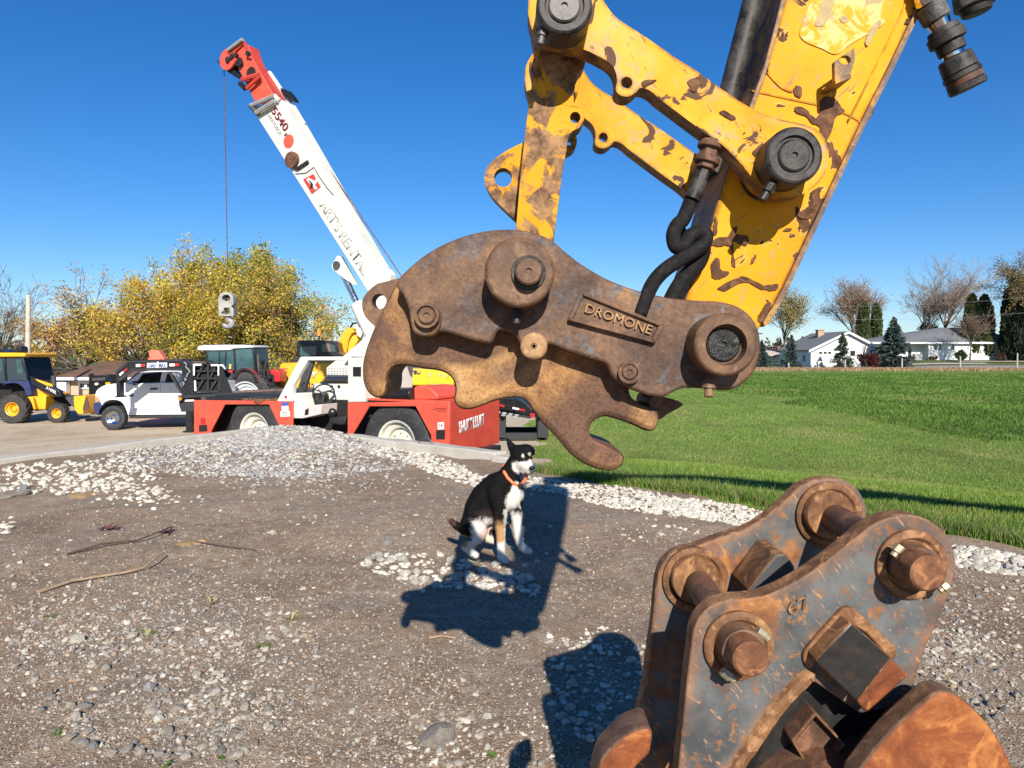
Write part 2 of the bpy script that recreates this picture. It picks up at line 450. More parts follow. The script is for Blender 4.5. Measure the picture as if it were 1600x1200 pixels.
M['rubber'] = simple('tyre rubber', (.028, .028, .03), .75, 0, .4, 6, .3, dirt=(.12, .11, .10), dirt_amt=.5)
M['rubberbrown'] = simple('dusty tyre rubber', (.035, .032, .03), .8, 0, .4, 6, .3, dirt=(.14, .12, .09), dirt_amt=.6)
g = G('worn pale sticker'); f = g.noise(17, 7, .72, .6); g_c = g.mix(g.ramp(f, [(.47, 0.0), (.53, 1.0)]), (.66, .46, .16), (.66, .285, .006))
g_c = g.mix(g.ramp(g.noise(26, 6, .75, .5, g.mp(loc=(3, 1, 4))), [(.55, 0.0), (.62, .8)]), g_c, (.27, .21, .11))
M['sticker'] = g.out(g_c, .6, 0, g.bump(f, .3, .003), .2)
M['stickergrey'] = simple('grey smudged sticker print', (.34, .25, .10), .6, 0, .4, 40, .1, dirt=(.66, .34, .05), dirt_amt=.9)
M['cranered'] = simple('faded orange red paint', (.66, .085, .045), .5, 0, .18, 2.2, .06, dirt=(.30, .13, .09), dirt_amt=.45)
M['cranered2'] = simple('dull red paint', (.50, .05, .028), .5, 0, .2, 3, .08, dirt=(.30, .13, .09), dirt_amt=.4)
M['cranewhite'] = simple('cream white paint', (.63, .62, .55), .45, 0, .10, 1.5, .05, dirt=(.42, .39, .32), dirt_amt=.35)
M['white'] = simple('white enamel', (.72, .72, .71), .3, 0, .05, 2, 0, coat=.3)
M['offwhite'] = simple('white printed decal', (.74, .74, .72), .5, 0, .1, 5, 0)
M['rim'] = simple('cream wheel paint', (.62, .60, .50), .5, 0, .15, 4, .05, dirt=(.25, .22, .17), dirt_amt=.4)
M['black'] = simple('black paint', (.012, .012, .013), .35, 0, .4, 5, .05)
M['blackmat'] = simple('dull black', (.02, .02, .021), .6, 0, .4, 5, .1)
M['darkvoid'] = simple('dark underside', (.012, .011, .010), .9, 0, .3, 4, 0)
M['glass'] = simple('tinted window glass', (.007, .009, .011), .12, 0, .1, 1, 0, .12)
M['glassteal'] = simple('blue green cab glass', (.045, .10, .11), .08, 0, .5, 2, 0, .5)
M['chrome'] = simple('chrome', (.62, .62, .62), .12, 1, .1, 10, 0)
M['redtape'] = simple('red reflective tape', (.42, .02, .02), .4, 0, .1, 5, 0)
M['blueprint'] = simple('blue print', (.07, .10, .36), .5, 0, .1, 5, 0)
M['navy'] = simple('navy lettering', (.02, .03, .10), .5, 0, .1, 5, 0)
M['darkred'] = simple('dark red lettering', (.18, .012, .02), .5, 0, .1, 5, 0)
M['blockgrey'] = simple('grey painted hook block', (.34, .33, .29), .6, 0, .3, 6, .1, dirt=(.14, .12, .10), dirt_amt=.6)
M['faint'] = simple('faded ghost lettering', (.545, .535, .465), .5, 0, .15, 6, 0)
M['yellow'] = simple('construction yellow', (.80, .40, .012), .4, 0, .15, 2, .05, dirt=(.36, .24, .10), dirt_amt=.4)
M['yellow2'] = simple('bright machine yellow', (.86, .55, .015), .35, 0, .1, 2, .02)
M['tractorred'] = simple('tractor red', (.48, .018, .02), .35, 0, .15, 2, 0)
M['silver'] = simple('silver grey roof', (.58, .60, .61), .4, 0, .08, 2, 0)
M['grey'] = simple('grey panel', (.28, .28, .28), .55, 0, .2, 4, .05)
M['greydark'] = simple('dark grey steel', (.075, .075, .075), .5, .2, .3, 6, .1)
M['orangearm'] = simple('orange red crane paint', (.72, .16, .09), .45, 0, .15, 2, 0)
M['amber'] = simple('amber lens', (.75, .22, .02), .3, 0, .1, 2, 0)
M['concrete'] = simple('weathered concrete', (.46, .425, .36), .85, 0, .18, 3, .35, dirt=(.30, .28, .24), dirt_amt=.6, bsc=40)
M['shingle'] = simple('grey shingles', (.17, .175, .18), .85, 0, .25, 2.5, .3, bsc=6)
M['shinglebrown'] = simple('brown shingles', (.16, .085, .055), .85, 0, .3, 1.5, .3, bsc=6)
M['siding'] = simple('white siding', (.72, .72, .70), .6, 0, .06, .6, 0)
M['tanbrick'] = simple('tan brick wall', (.46, .34, .23), .8, 0, .2, 3, .1)
M['brick'] = simple('chimney brick', (.42, .27, .18), .8, 0, .3, 6, .1)
M['darkwin'] = simple('dark house window', (.03, .035, .04), .1, 0, .2, 1, 0, .8)
M['brownwood'] = simple('brown painted wood', (.20, .12, .08), .8, 0, .3, 4, .1)
M['postwood'] = simple('grey weathered post', (.42, .39, .34), .85, 0, .3, 6, .2)
M['polewood'] = simple('pale utility pole wood', (.50, .44, .36), .85, 0, .25, 3, .2)
M['bark'] = simple('grey brown bark', (.13, .105, .085), .9, 0, .4, 3, .4, bsc=12)
M['twigpale'] = simple('pale tan twigs', (.34, .25, .19), .9, 0, .3, 3, 0); M['twig'] = simple('brown twigs', (.19, .135, .105), .9, 0, .3, 3, 0)
M['leaf'] = vcol('leaves', .7, transl=.35)
M['needle'] = vcol('needles', .8, transl=.1)
M['blade'] = vcol('grass blades', .6, transl=.3)
M['stone'] = vcol('loose stones', .85, .35, 60, var=.22)
M['fur'] = vcol('short dog fur', .75, .35, 160, spec=.12)
def m_dirt():
    g = G('packed gravel and dirt')
    big = g.noise(.9, 6, .62, .4)
    base = g.ramp(big, [(.38, (.225, .142, .080)), (.5, (.31, .212, .132)), (.60, (.275, .208, .145))])
    fine = g.noise(45, 5, .7)
    base = g.mix(g.ramp(fine, [(.36, .75), (.54, 0.0)]), base, (.115, .078, .05))
    base = g.mix(g.ramp(g.noise(13, 7, .75), [(.50, 0.0), (.62, .6)]), base, (.40, .33, .25))
    base = g.mix(g.ramp(g.noise(6, 6, .7, .4, g.mp(loc=(5, 1, 0))), [(.50, 0.0), (.62, .55)]), base, (.15, .10, .065))
    for sc, lo, hi, amt in ((150, .30, .42, .8), (70, .26, .36, .8), (34, .20, .30, .75)):
        vc = g.vor(sc, 'Color'); vd = g.vor(sc, 'Distance')
        pick = g.math('GREATER_THAN', g.sep(vc, 0), .62)
        inside = g.ramp(vd, [(lo, 1.0), (hi, 0.0)])
        pc = g.ramp(g.sep(vc, 1), [(.1, (.17, .15, .13)), (.45, (.36, .32, .275)), (.72, (.30, .23, .17)), (.95, (.58, .54, .48))])
        base = g.mix(g.math('MULTIPLY', g.math('MULTIPLY', pick, inside), amt), base, pc)
    h = g.math('ADD', g.math('MULTIPLY', g.vor(110, 'Distance'), -.8), g.noise(60, 5, .7))
    n = g.bump(h, .7, .008); n = g.bump(g.noise(9, 5, .6), .35, .03, n)
    return g.out(base, .92, 0, n, .25)
def m_lot():
    g = G('pale tan gravel')
    base = g.ramp(g.noise(.35, 7, .65, .4), [(.35, (.44, .34, .225)), (.5, (.60, .485, .345)), (.65, (.54, .46, .35))])
    base = g.mix(g.ramp(g.noise(14, 6, .75), [(.35, .7), (.6, 0.0)]), base, (.30, .22, .14))
    base = g.mix(g.ramp(g.noise(22, 5, .8), [(.58, 0.0), (.7, .8)]), base, (.60, .54, .45))
    gr = g.math('MULTIPLY', g.ramp(g.noise(.5, 5, .7, .6, g.mp((.6, 1.6, 1), loc=(7, 3, 0))), [(.57, 0.0), (.68, 1.0)]), g.ramp(g.noise(5, 5, .7), [(.4, 0.0), (.6, .7)]))
    base = g.mix(gr, base, (.20, .21, .075))
    return g.out(base, .9, 0, g.bump(g.noise(16, 6, .75), .7, .04), .2)
def m_field():
    g = G('mown lawn')
    base = g.ramp(g.noise(.5, 7, .65, .5), [(.36, (.11, .19, .028)), (.5, (.17, .26, .042)), (.62, (.27, .31, .075))])
    st = g.ramp(g.noise(.8, 5, .7, .3, g.mp((3.2, .22, 1), (0, 0, .25))), [(.42, 0.0), (.62, .7)])
    base = g.mix(st, base, (.30, .31, .095))
    base = g.mix(g.ramp(g.noise(9, 6, .8), [(.38, .75), (.6, 0.0)]), base, (.07, .115, .022))
    X = g.math('ADD', g.sep(g.P, 0), g.math('MULTIPLY', g.math('SUBTRACT', g.noise(.3, 4, .6), .5), 5.0))
    crop = g.ramp(g.math('MULTIPLY', g.math('SUBTRACT', X, 12.0), .16), [(.2, 0.0), (.8, 1.0)])
    cg = g.ramp(g.noise(2.2, 7, .75, .3, g.mp((1, .45, 1))), [(.36, (.06, .125, .016)), (.5, (.115, .205, .028)), (.64, (.19, .28, .05))])
    base = g.mix(crop, base, cg)
    Y = g.math('ADD', g.sep(g.P, 1), g.math('MULTIPLY', g.math('SUBTRACT', g.noise(.25, 5, .7), .5), 9.0))
    dry = g.ramp(g.math('MULTIPLY', g.math('SUBTRACT', Y, 85), .05), [(.15, 0.0), (.35, 1.0)])
    dryc = g.ramp(g.noise(1.2, 6, .7), [(.3, (.24, .17, .085)), (.7, (.44, .33, .17))])
    far = g.ramp(g.math('MULTIPLY', g.math('SUBTRACT', Y, 96), .05), [(.1, 0.0), (.3, 1.0)])
    farc = g.ramp(g.noise(.6, 6, .7), [(.3, (.06, .085, .022)), (.7, (.14, .15, .05))])
    base = g.mix(dry, base, dryc); base = g.mix(far, base, farc)
    return g.out(base, .85, 0, g.bump(g.noise(12, 6, .8), .8, .05), .2)
M['rustpatch'] = m_rust('bare rust showing through paint', (.040, .018, .009), (.085, .038, .018), (.145, .068, .031), 30, .75)
M['dirt'] = m_dirt(); M['lot'] = m_lot(); M['field'] = m_field()
# ---------------------------------------------------------------- terrain
rng = np.random.default_rng(7); random.seed(7)
_tab = np.random.default_rng(11).random((256, 256))
def vnoise(x, y, f):
    x = np.asarray(x, float)*f; y = np.asarray(y, float)*f
    xi = np.floor(x).astype(int); yi = np.floor(y).astype(int); fx = x - xi; fy = y - yi
    fx = fx*fx*(3-2*fx); fy = fy*fy*(3-2*fy)
    g = lambda a, b: _tab[a & 255, b & 255]
    return (g(xi, yi)*(1-fx) + g(xi+1, yi)*fx)*(1-fy) + (g(xi, yi+1)*(1-fx) + g(xi+1, yi+1)*fx)*fy - .5
def ss(a, b, x):
    t = np.clip((x - a)/(b - a), 0, 1); return t*t*(3-2*t)
CRN = np.array((-4.5, 13.1)); DA = np.array((.789, -.614)); DB = np.array((-.499, -.867))
NA = np.array((-.614, -.789)); NB = np.array((.867, -.499)); LA = 5.5
def sdA(x, y): return (x-CRN[0])*NA[0] + (y-CRN[1])*NA[1]
def sdB(x, y): return (x-CRN[0])*NB[0] + (y-CRN[1])*NB[1]
def tA(x, y): return (x-CRN[0])*DA[0] + (y-CRN[1])*DA[1]
def sdG(x, y): return (x-.23)*.694 + (y-8.99)*.72
def gz(x, y):
    x = np.asarray(x, float); y = np.asarray(y, float)
    pad = .035*vnoise(x, y, .8)*2 + .016*vnoise(x, y, 3)*2 + .007*vnoise(x, y, 5.5)
    pad = pad + .20*np.exp(-(((x+3.4)/1.35)**4 + ((y-12.3)/1.5)**2)) + .06*np.exp(-(((x+6)/1.5)**2 + ((y-9.3)/1.2)**2))
    lot = -1.0 - .2*ss(8, 20, -x) - 1.9*ss(31, 58, y)*ss(14, 0, x) + .03*vnoise(x, y, .5)
    fld = -.9 + 1.1*ss(100, 118, y)*ss(52, 66, x) + .05*vnoise(x, y, .15)
    lo = lot + (fld - lot)*ss(0, 9, x)
    a = sdA(x, y); b = sdB(x, y); t = tA(x, y); ins = np.minimum(a, b)
    soft = ss(LA - .2, LA + .6, t)*(b > 0)
    out_soft = pad*ss(3, 0, -a) - .03 + (lo - pad + .03)*ss(0, 8.5, -a)
    out = lo + (out_soft - lo)*soft
    return np.where(ins > 0, pad, out)
def gz1(x, y): return float(gz(x, y))
def to_ground(px, py):
    px = np.asarray(px, float); py = np.asarray(py, float)
    dx = (px - CX)/FPX; u = (CY - py)/FPX
    dy = u*UP.y + FW.y; dz = u*UP.z + FW.z
    z = np.zeros_like(dx)
    for _ in range(12):
        t = np.clip((z - CAM.z)/np.minimum(dz, -1e-4), 0, 400)
        z = .5*z + .5*gz(dx*t, dy*t)
    return dx*t, dy*t, z
def axis(lo, hi, step, far_lo, far_hi, g=1.09):
    a = list(np.arange(lo, hi, step)); s = step
    x = hi
    while x < far_hi: a.append(x); s *= g; x += s
    a.append(far_hi); s = step; x = lo - s; b = []
    while x > far_lo: b.append(x); s *= g; x -= s
    b.append(far_lo); return np.array(b[::-1] + a)
gx = axis(-8.5, 7.0, .06, -700, 700); gy = axis(1.2, 14.2, .06, -12, 1500, 1.035)
XX, YY = np.meshgrid(gx, gy); ZZ = gz(XX, YY)
nx, ny = len(gx), len(gy)
V = np.stack([XX.ravel(), YY.ravel(), ZZ.ravel()], 1)
ii = (np.arange(ny-1)[:, None]*nx + np.arange(nx-1)[None, :]).ravel()
F = np.stack([ii, ii+1, ii+1+nx, ii+nx], 1)
fc = V[F].mean(1); fx, fy = fc[:, 0], fc[:, 1]
nz = vnoise(fx, fy, 1.3)*.5 + vnoise(fx, fy, 5)*.25
inpad = np.minimum(sdA(fx, fy), sdB(fx, fy)) > 0
right = fx > .55 + .012*(fy - 10) + nz*1.4
grass = ((sdG(fx, fy) + nz*.35 > 0) & right) | ((fy > 40) & (fx + nz*4 > 1)) | (fy > 46)
pad_sel = ~grass & (inpad | ((sdG(fx, fy) < .4) & (tA(fx, fy) > LA)))
lot_sel = ~grass & ~pad_sel
def sub(name, sel, mat):
    f = F[sel]; u, inv = np.unique(f, return_inverse=True)
    o = np_mesh(name, V[u], inv.reshape(-1, 4), mat, smooth=True); o['kind'] = 'structure'; return o
sub('gravel_pad', pad_sel, M['dirt']); sub('gravel_lot', lot_sel, M['lot']); sub('grass_field', grass, M['field'])
# ---------------------------------------------------------------- concrete walls of the raised pad
def wall(p0, d, n, L0, L1, z0, z1, th, name, label, taper=0):
    P = Vector((p0[0], p0[1], 0)); d = Vector((d[0], d[1], 0)); n = Vector((n[0], n[1], 0))
    a = P + d*L0; root = thing(name, a, label, 'concrete wall')
    k = 14; mb = MB(); vs = []
    for i in range(k + 1):
        q = P + d*(L0 + (L1-L0)*i/k)
        j = lambda s=.012: random.uniform(-s, s)
        zt = z1 - taper*i/k
        vs += [q + n*(th/2+j()) + Vector((0, 0, z0)), q + n*(th/2+j()) + Vector((0, 0, zt+j())), q - n*(th/2+j()) + Vector((0, 0, zt+j())), q - n*(th/2+j()) + Vector((0, 0, z0))]
    fs = []
    for i in range(k):
        for m in range(4):
            e = (m+1) % 4; fs.append((i*4+m, i*4+e, i*4+4+e, i*4+4+m))
    fs += [(0, 3, 2, 1), (k*4, k*4+1, k*4+2, k*4+3)]
    mb.add(vs, fs); o = mb.build('slab', M['concrete'], root, .012)
    return root
wa = wall(CRN, DA, NA, 1.7, LA, -1.15, .135, .26, 'concrete_wall', 'pale concrete wall edge beside the red crane wheel behind the dog')
wb = wall(CRN, DB, NB, -.05, 9.0, -1.25, .125, .26, 'concrete_wall', 'long pale concrete wall edge along the left of the gravel heap')
mb = MB()
e = Vector((CRN[0]+DA[0]*(LA+.18), CRN[1]+DA[1]*(LA+.18), -.04))
mb.box(e, Vector((DA[0], DA[1], 0))*.22, Vector((NA[0], NA[1], 0))*.17, (0, 0, .13)); mb.build('broken_block', M['concrete'], wa, .03)
mb = MB(); p = at(590+40, 700, 10.2); b0 = Vector((-1.42, 10.6, .10))
mb.tube([b0, b0+Vector((.07, -.03, .12)), b0+Vector((.16, -.06, .13)), b0+Vector((.26, -.08, .02))], .008, 6); mb.build('rebar_loop', M['greydark'], wa)
# ---------------------------------------------------------------- stones
def ico(sub):
    bm = bmesh.new(); bmesh.ops.create_icosphere(bm, subdivisions=sub, radius=1); bm.verts.ensure_lookup_table()
    v = np.array([x.co[:] for x in bm.verts]); f = np.array([[q.index for q in p.verts] for p in bm.faces]); bm.free(); return v, f
def rock_base(sub, seed, rough=.28):
    r = np.random.default_rng(seed); v, f = ico(sub)
    for _ in range(7):                       # chop flats, as broken limestone has
        n = r.normal(size=3); n /= np.linalg.norm(n); d = r.uniform(.5, .85)
        s = v @ n - d; v = v - np.outer(np.maximum(s, 0), n)*.9
    v *= 1 + r.uniform(-rough, rough, (len(v), 1))*.35
    v *= np.array([1, r.uniform(.7, .95), r.uniform(.55, .85)]); return v, f
PAL = {'pale': [(.44, .395, .32), (.50, .455, .38), (.38, .34, .28), (.47, .42, .33)],
       'white': [(.60, .555, .465), (.52, .485, .41), (.66, .62, .53), (.55, .50, .40)],
       'grey': [(.31, .305, .295), (.38, .37, .345), (.26, .26, .26), (.44, .42, .38), (.50, .47, .41), (.37, .33, .28)],
       'mix': [(.29, .255, .215), (.36, .31, .25), (.25, .21, .17), (.42, .37, .30), (.36, .255, .175), (.50, .45, .37), (.24, .225, .205), (.33, .30, .265)],
       'dark': [(.20, .155, .12), (.26, .21, .17), (.31, .26, .21), (.17, .135, .105), (.38, .32, .26)]}
S = []   # x, y, size, palette idx
def zone(kind, cx, cy, rx, ry, n, s0, s1, pal, ang=0, pw=2.0, gauss=False):
    if gauss: a = rng.normal(0, .5, n); b = rng.normal(0, .5, n)
    else:
        t = rng.uniform(0, 2*np.pi, n); rr = np.sqrt(rng.uniform(0, 1, n)); a = rr*np.cos(t); b = rr*np.sin(t)
    c, s = math.cos(R(ang)), math.sin(R(ang)); a = a*rx; b = b*ry
    px = cx + a*c - b*s; py = cy + a*s + b*c
    x, y, _ = to_ground(px, py)
    size = s0 + (s1 - s0)*rng.uniform(0, 1, n)**pw
    for i in range(n): S.append((x[i], y[i], size[i], kind, 'pale' if (kind == 'white' and rng.random() < .75) else pal))
zone('pile', 95, 748, 150, 26, 420, .022, .055, 'white', -2)
zone('pile', 190, 765, 90, 18, 150, .02, .05, 'white', 8, gauss=True)
zone('pile', 5, 820, 22, 14, 26, .02, .045, 'white')
zone('heap', 420, 712, 250, 34, 2600, .014, .045, 'grey', 0)
zone('heap', 480, 690, 120, 14, 700, .016, .05, 'grey', 2)
zone('heap', 430, 740, 200, 26, 700, .012, .035, 'grey', 3, gauss=True)
zone('heap', 330, 722, 180, 22, 240, .02, .05, 'white', 0)
zone('strip', 640, 714, 95, 11, 330, .02, .05, 'white', 13)
zone('strip', 715, 742, 70, 11, 240, .02, .055, 'white', 16)
zone('edge', 850, 758, 60, 10, 200, .018, .045, 'white', 8)
zone('edge', 985, 781, 120, 17, 760, .018, .045, 'white', 9)
zone('edge', 1130, 803, 120, 15, 700, .018, .042, 'white', 9)
zone('edge', 1540, 876, 100, 18, 520, .018, .042, 'white', 9)
zone('edge', 1350, 842, 150, 13, 250, .018, .042, 'white', 9)
zone('pilefront', 690, 893, 125, 25, 190, .018, .043, 'white', 6)
zone('pilefront', 790, 915, 55, 18, 60, .018, .043, 'white', 8)
zone('loose', 260, 1040, 250, 150, 1500, .006, .024, 'mix', 0, 3)
zone('loose', 200, 980, 260, 60, 900, .006, .022, 'mix', 0, 3, True)
zone('white', 330, 1090, 110, 90, 130, .008, .027, 'white', 0, 1.6, True)
zone('white', 400, 1000, 110, 26, 70, .008, .026, 'white', -8, 1.6, True)
zone('white', 110, 1010, 120, 70, 60, .008, .026, 'white', 0, 1.6, True)
zone('white', 50, 900, 120, 60, 40, .01, .03, 'white', 0, 1.6, True)
zone('white', 700, 1150, 150, 50, 120, .006, .022, 'white', 0, 1.3, True)
zone('white', 890, 1000, 45, 16, 16, .014, .026, 'white')
zone('loose', 940, 1070, 90, 90, 260, .007, .026, 'white', 0, 1.8)
zone('loose', 760, 1100, 160, 110, 260, .005, .014, 'mix', 0, 2)
zone('loose', 1540, 1000, 110, 130, 900, .006, .024, 'mix', 0, 2.6)
zone('white', 1500, 1010, 60, 40, 80, .008, .025, 'white', 0, 1.6, True)
zone('white', 1040, 830, 90, 22, 60, .012, .03, 'white', 0, 1.6, True)
zone('loose', 1060, 900, 260, 70, 500, .005, .018, 'mix', 0, 3)
zone('loose', 450, 850, 480, 90, 900, .006, .024, 'mix', 0, 4)
zone('white', 560, 840, 420, 90, 90, .008, .03, 'white', 0, 2)
zone('scatter', 600, 1000, 640, 230, 5200, .0035, .011, 'mix', 0, 2.2)
zone('scatter', 300, 1090, 420, 160, 4200, .003, .010, 'mix', 0, 2)
zone('scatter', 700, 1100, 500, 130, 5200, .0025, .007, 'dark', 0, 2)
zone('scatter', 500, 860, 560, 100, 3600, .005, .013, 'dark', 0, 2)
zone('scatter', 1500, 1050, 160, 180, 1800, .003, .010, 'mix', 0, 2)
for _ in range(5200):
    hx, hy = rng.normal(-3.5, 1.25), 11.6 + rng.normal(0, .75); S.append((hx, hy, .014 + .034*rng.random()**2, 'heap', 'grey' if rng.random() < .82 else 'white'))
SA = np.array([(s[0], s[1], s[2]) for s in S]); SK = [s[3] for s in S]; SP = [s[4] for s in S]
zs = gz(SA[:, 0], SA[:, 1])
inside = (np.minimum(sdA(SA[:, 0], SA[:, 1]), sdB(SA[:, 0], SA[:, 1])) > .10) | ((sdG(SA[:, 0], SA[:, 1]) < .1) & (tA(SA[:, 0], SA[:, 1]) > LA))
scr = SA[:, 2]/np.maximum(SA[:, 1], .5)
order = np.argsort(-np.where(inside, scr, 0))
big = set(order[:170].tolist())
bases = [rock_base(1, 100+i) for i in range(6)] ; bases0 = [rock_base(0, 50+i, .2) for i in range(5)]
def stone_mesh(name, idx, bs):
    Vs, Fs, Cs = [], [], []; off = 0
    which = rng.integers(0, len(bs), len(idx))
    for b, (bv, bf) in enumerate(bs):
        ids = idx[which == b]; n = len(ids)
        if not n: continue
        a = rng.uniform(0, 2*np.pi, n); tl = rng.normal(0, .22, (n, 2)); s = SA[ids, 2]
        v = np.repeat(bv[None], n, 0)*s[:, None, None]*np.stack([rng.uniform(.9, 1.35, n), rng.uniform(.8, 1.1, n), rng.uniform(.75, 1.15, n)], 1)[:, None, :]
        c, q = np.cos(a)[:, None], np.sin(a)[:, None]
        x = v[..., 0]*c - v[..., 1]*q; y = v[..., 0]*q + v[..., 1]*c; z = v[..., 2] + x*tl[:, :1] + y*tl[:, 1:]
        v = np.stack([x + SA[ids, 0][:, None], y + SA[ids, 1][:, None], z + (zs[ids] + s*rng.uniform(-.12, .3, n))[:, None]], -1)
        pc = np.array([PAL[SP[i]][rng.integers(0, len(PAL[SP[i]]))] for i in ids])*rng.uniform(.82, 1.12, (n, 1))
        Vs.append(v.reshape(-1, 3)); Cs.append(np.repeat(pc, len(bv), 0))
        Fs.append((bf[None] + (np.arange(n)*len(bv))[:, None, None] + off).reshape(-1, 3)); off += n*len(bv)
    return np_mesh(name, np.concatenate(Vs), np.concatenate(Fs), M['stone'], col=np.concatenate(Cs))
ok = np.array([i for i in range(len(S)) if inside[i] and i not in big])
med = ok[SA[ok, 2] > .012]; sml = ok[SA[ok, 2] <= .012]
o = stone_mesh('gravel', med, bases); tag(o, 'loose limestone and grey stones strewn over the raised gravel pad', 'gravel', kind='stuff')
o = stone_mesh('pebbles', sml, bases0); tag(o, 'fine pebbles scattered in the packed brown dirt', 'pebbles', kind='stuff')
ROCKM = {}
def rock_material(pal):
    if pal not in ROCKM:
        g = G('rock ' + pal); oi = g.N.new('ShaderNodeObjectInfo'); cs = PAL[pal]
        c = g.ramp(oi.outputs['Random'], [(i/(len(cs)), cs[i]) for i in range(len(cs))], 'CONSTANT')
        f = g.noise(2.2, 6, .7); c = g.mix(1.0, c, g.ramp(f, [(.3, .72), (.65, 1.08)]), 'MULTIPLY')
        c = g.mix(g.ramp(g.noise(1.1, 5, .6), [(.55, 0.0), (.72, .55)]), c, (.22, .17, .125))
        ROCKM[pal] = g.out(c, .88, 0, g.bump(g.noise(3.5, 6, .7), .6, .15), .25)
    return ROCKM[pal]
ROCKB = {}
def rock_variant(pal, k):
    if (pal, k) not in ROCKB:
        v, f = rock_base(2, 300+k)
        o = np_mesh('rock', v, f, rock_material(pal)); me = o.data
        me.polygons.foreach_set('use_smooth', np.ones(len(me.polygons), bool)); me.set_sharp_from_angle(angle=R(28))
        bpy.data.objects.remove(o); ROCKB[(pal, k)] = me
    return ROCKB[(pal, k)]
def rock(x, y, s, pal, k, label, cat='rock', group=None, flat=1.0, rot=None, sink=.28, stretch=1.15):
    o = bpy.data.objects.new('rock', rock_variant(pal, k)); COL.objects.link(o)
    o.location = (x, y, gz1(x, y) + s*sink*flat); o.scale = (s*stretch, s, s*flat)
    o.rotation_euler = (random.uniform(-.25, .25), random.uniform(-.25, .25), random.uniform(0, 6.28) if rot is None else rot)
    tag(o, label, cat, group); return o
GL = {'pile': ('white limestone rock in the pile along the left concrete edge', 'white rocks at the left concrete edge'),
      'heap': ('rounded stone lying on the grey gravel heap before the crane', 'bigger stones on the gravel heap'),
      'strip': ('white rock in the strip below the concrete wall left of the dog', 'white rocks along the wall by the dog'),
      'edge': ('white limestone rock in the strip along the lawn edge', 'white rocks along the lawn edge'),
      'pilefront': ('white limestone chunk in the small pile in front of the dog', 'white rocks piled in front of the dog'),
      'loose': ('small stone lying loose on the foreground dirt', 'small loose foreground stones'),
      'white': ('pale limestone chunk lying loose on the open dirt', 'pale chunks loose on the dirt'),
      'scatter': ('tiny stone scattered on the dirt', 'tiny scattered stones')}
for i in sorted(big):
    x, y, s = SA[i]; l, g_ = GL[SK[i]]; qx, qy = project((x, y, 0))
    if SK[i] in ('loose', 'white', 'scatter'):
        tone = {'white': 'white', 'pale': 'pale tan', 'mix': 'grey brown', 'dark': 'brown', 'grey': 'grey'}[SP[i]]
        where = 'beside the bucket at the right edge' if qx > 1380 else ('in the shadow left of the bucket' if qx > 820 and qy > 960 else ('on the open dirt between dog and bucket' if qx > 900 else ('at the bottom centre of the dirt' if qx > 520 and qy > 980 else ('on the dirt between the sticks and the dog' if qy < 940 else 'in the gravelly lower left foreground'))))
        l = tone + ' loose stone lying ' + where; g_ = tone + ' loose stones ' + where
    rock(x, y, s, SP[i], random.randrange(6), l, 'rock', g_)
def rk(px, py, s, pal, k, label, **kw):
    x, y, z = to_ground(px, py); return rock(float(x), float(y), s, pal, k, label, **kw)
rk(681, 1158, .066, 'mix', 2, 'largest grey brown boulder half sunk in the dirt at the bottom centre', flat=1.1, rot=.4)
rk(1265-1133, 1106, .034, 'mix', 1, 'yellowish tan angular slab lying on gravel at the lower left', flat=.7)
rk(18, 776, .16, 'dark', 3, 'flat brown slab of rock at the left edge of the dirt', flat=.30, rot=.3, stretch=1.5)
rk(38, 764, .06, 'grey', 4, 'grey round rock beside the flat brown slab at the left')
rk(246, 771, .06, 'white', 5, 'single pale rock alone on dirt below the gravel heap')
rk(425, 834, .042, 'white', 0, 'single white stone alone on the dirt left of the dog')
rk(606, 850, .055, 'mix', 2, 'tan rounded stone just left of the white rock pile')
rk(235, 1077, .035, 'grey', 1, 'dark grey round stone amid the lower left gravel')
rk(120, 1003, .04, 'white', 2, 'broad white stone beside the green weed at the left')
rk(207, 996, .034, 'white', 3, 'white oblong stone touching the yellow green weed')
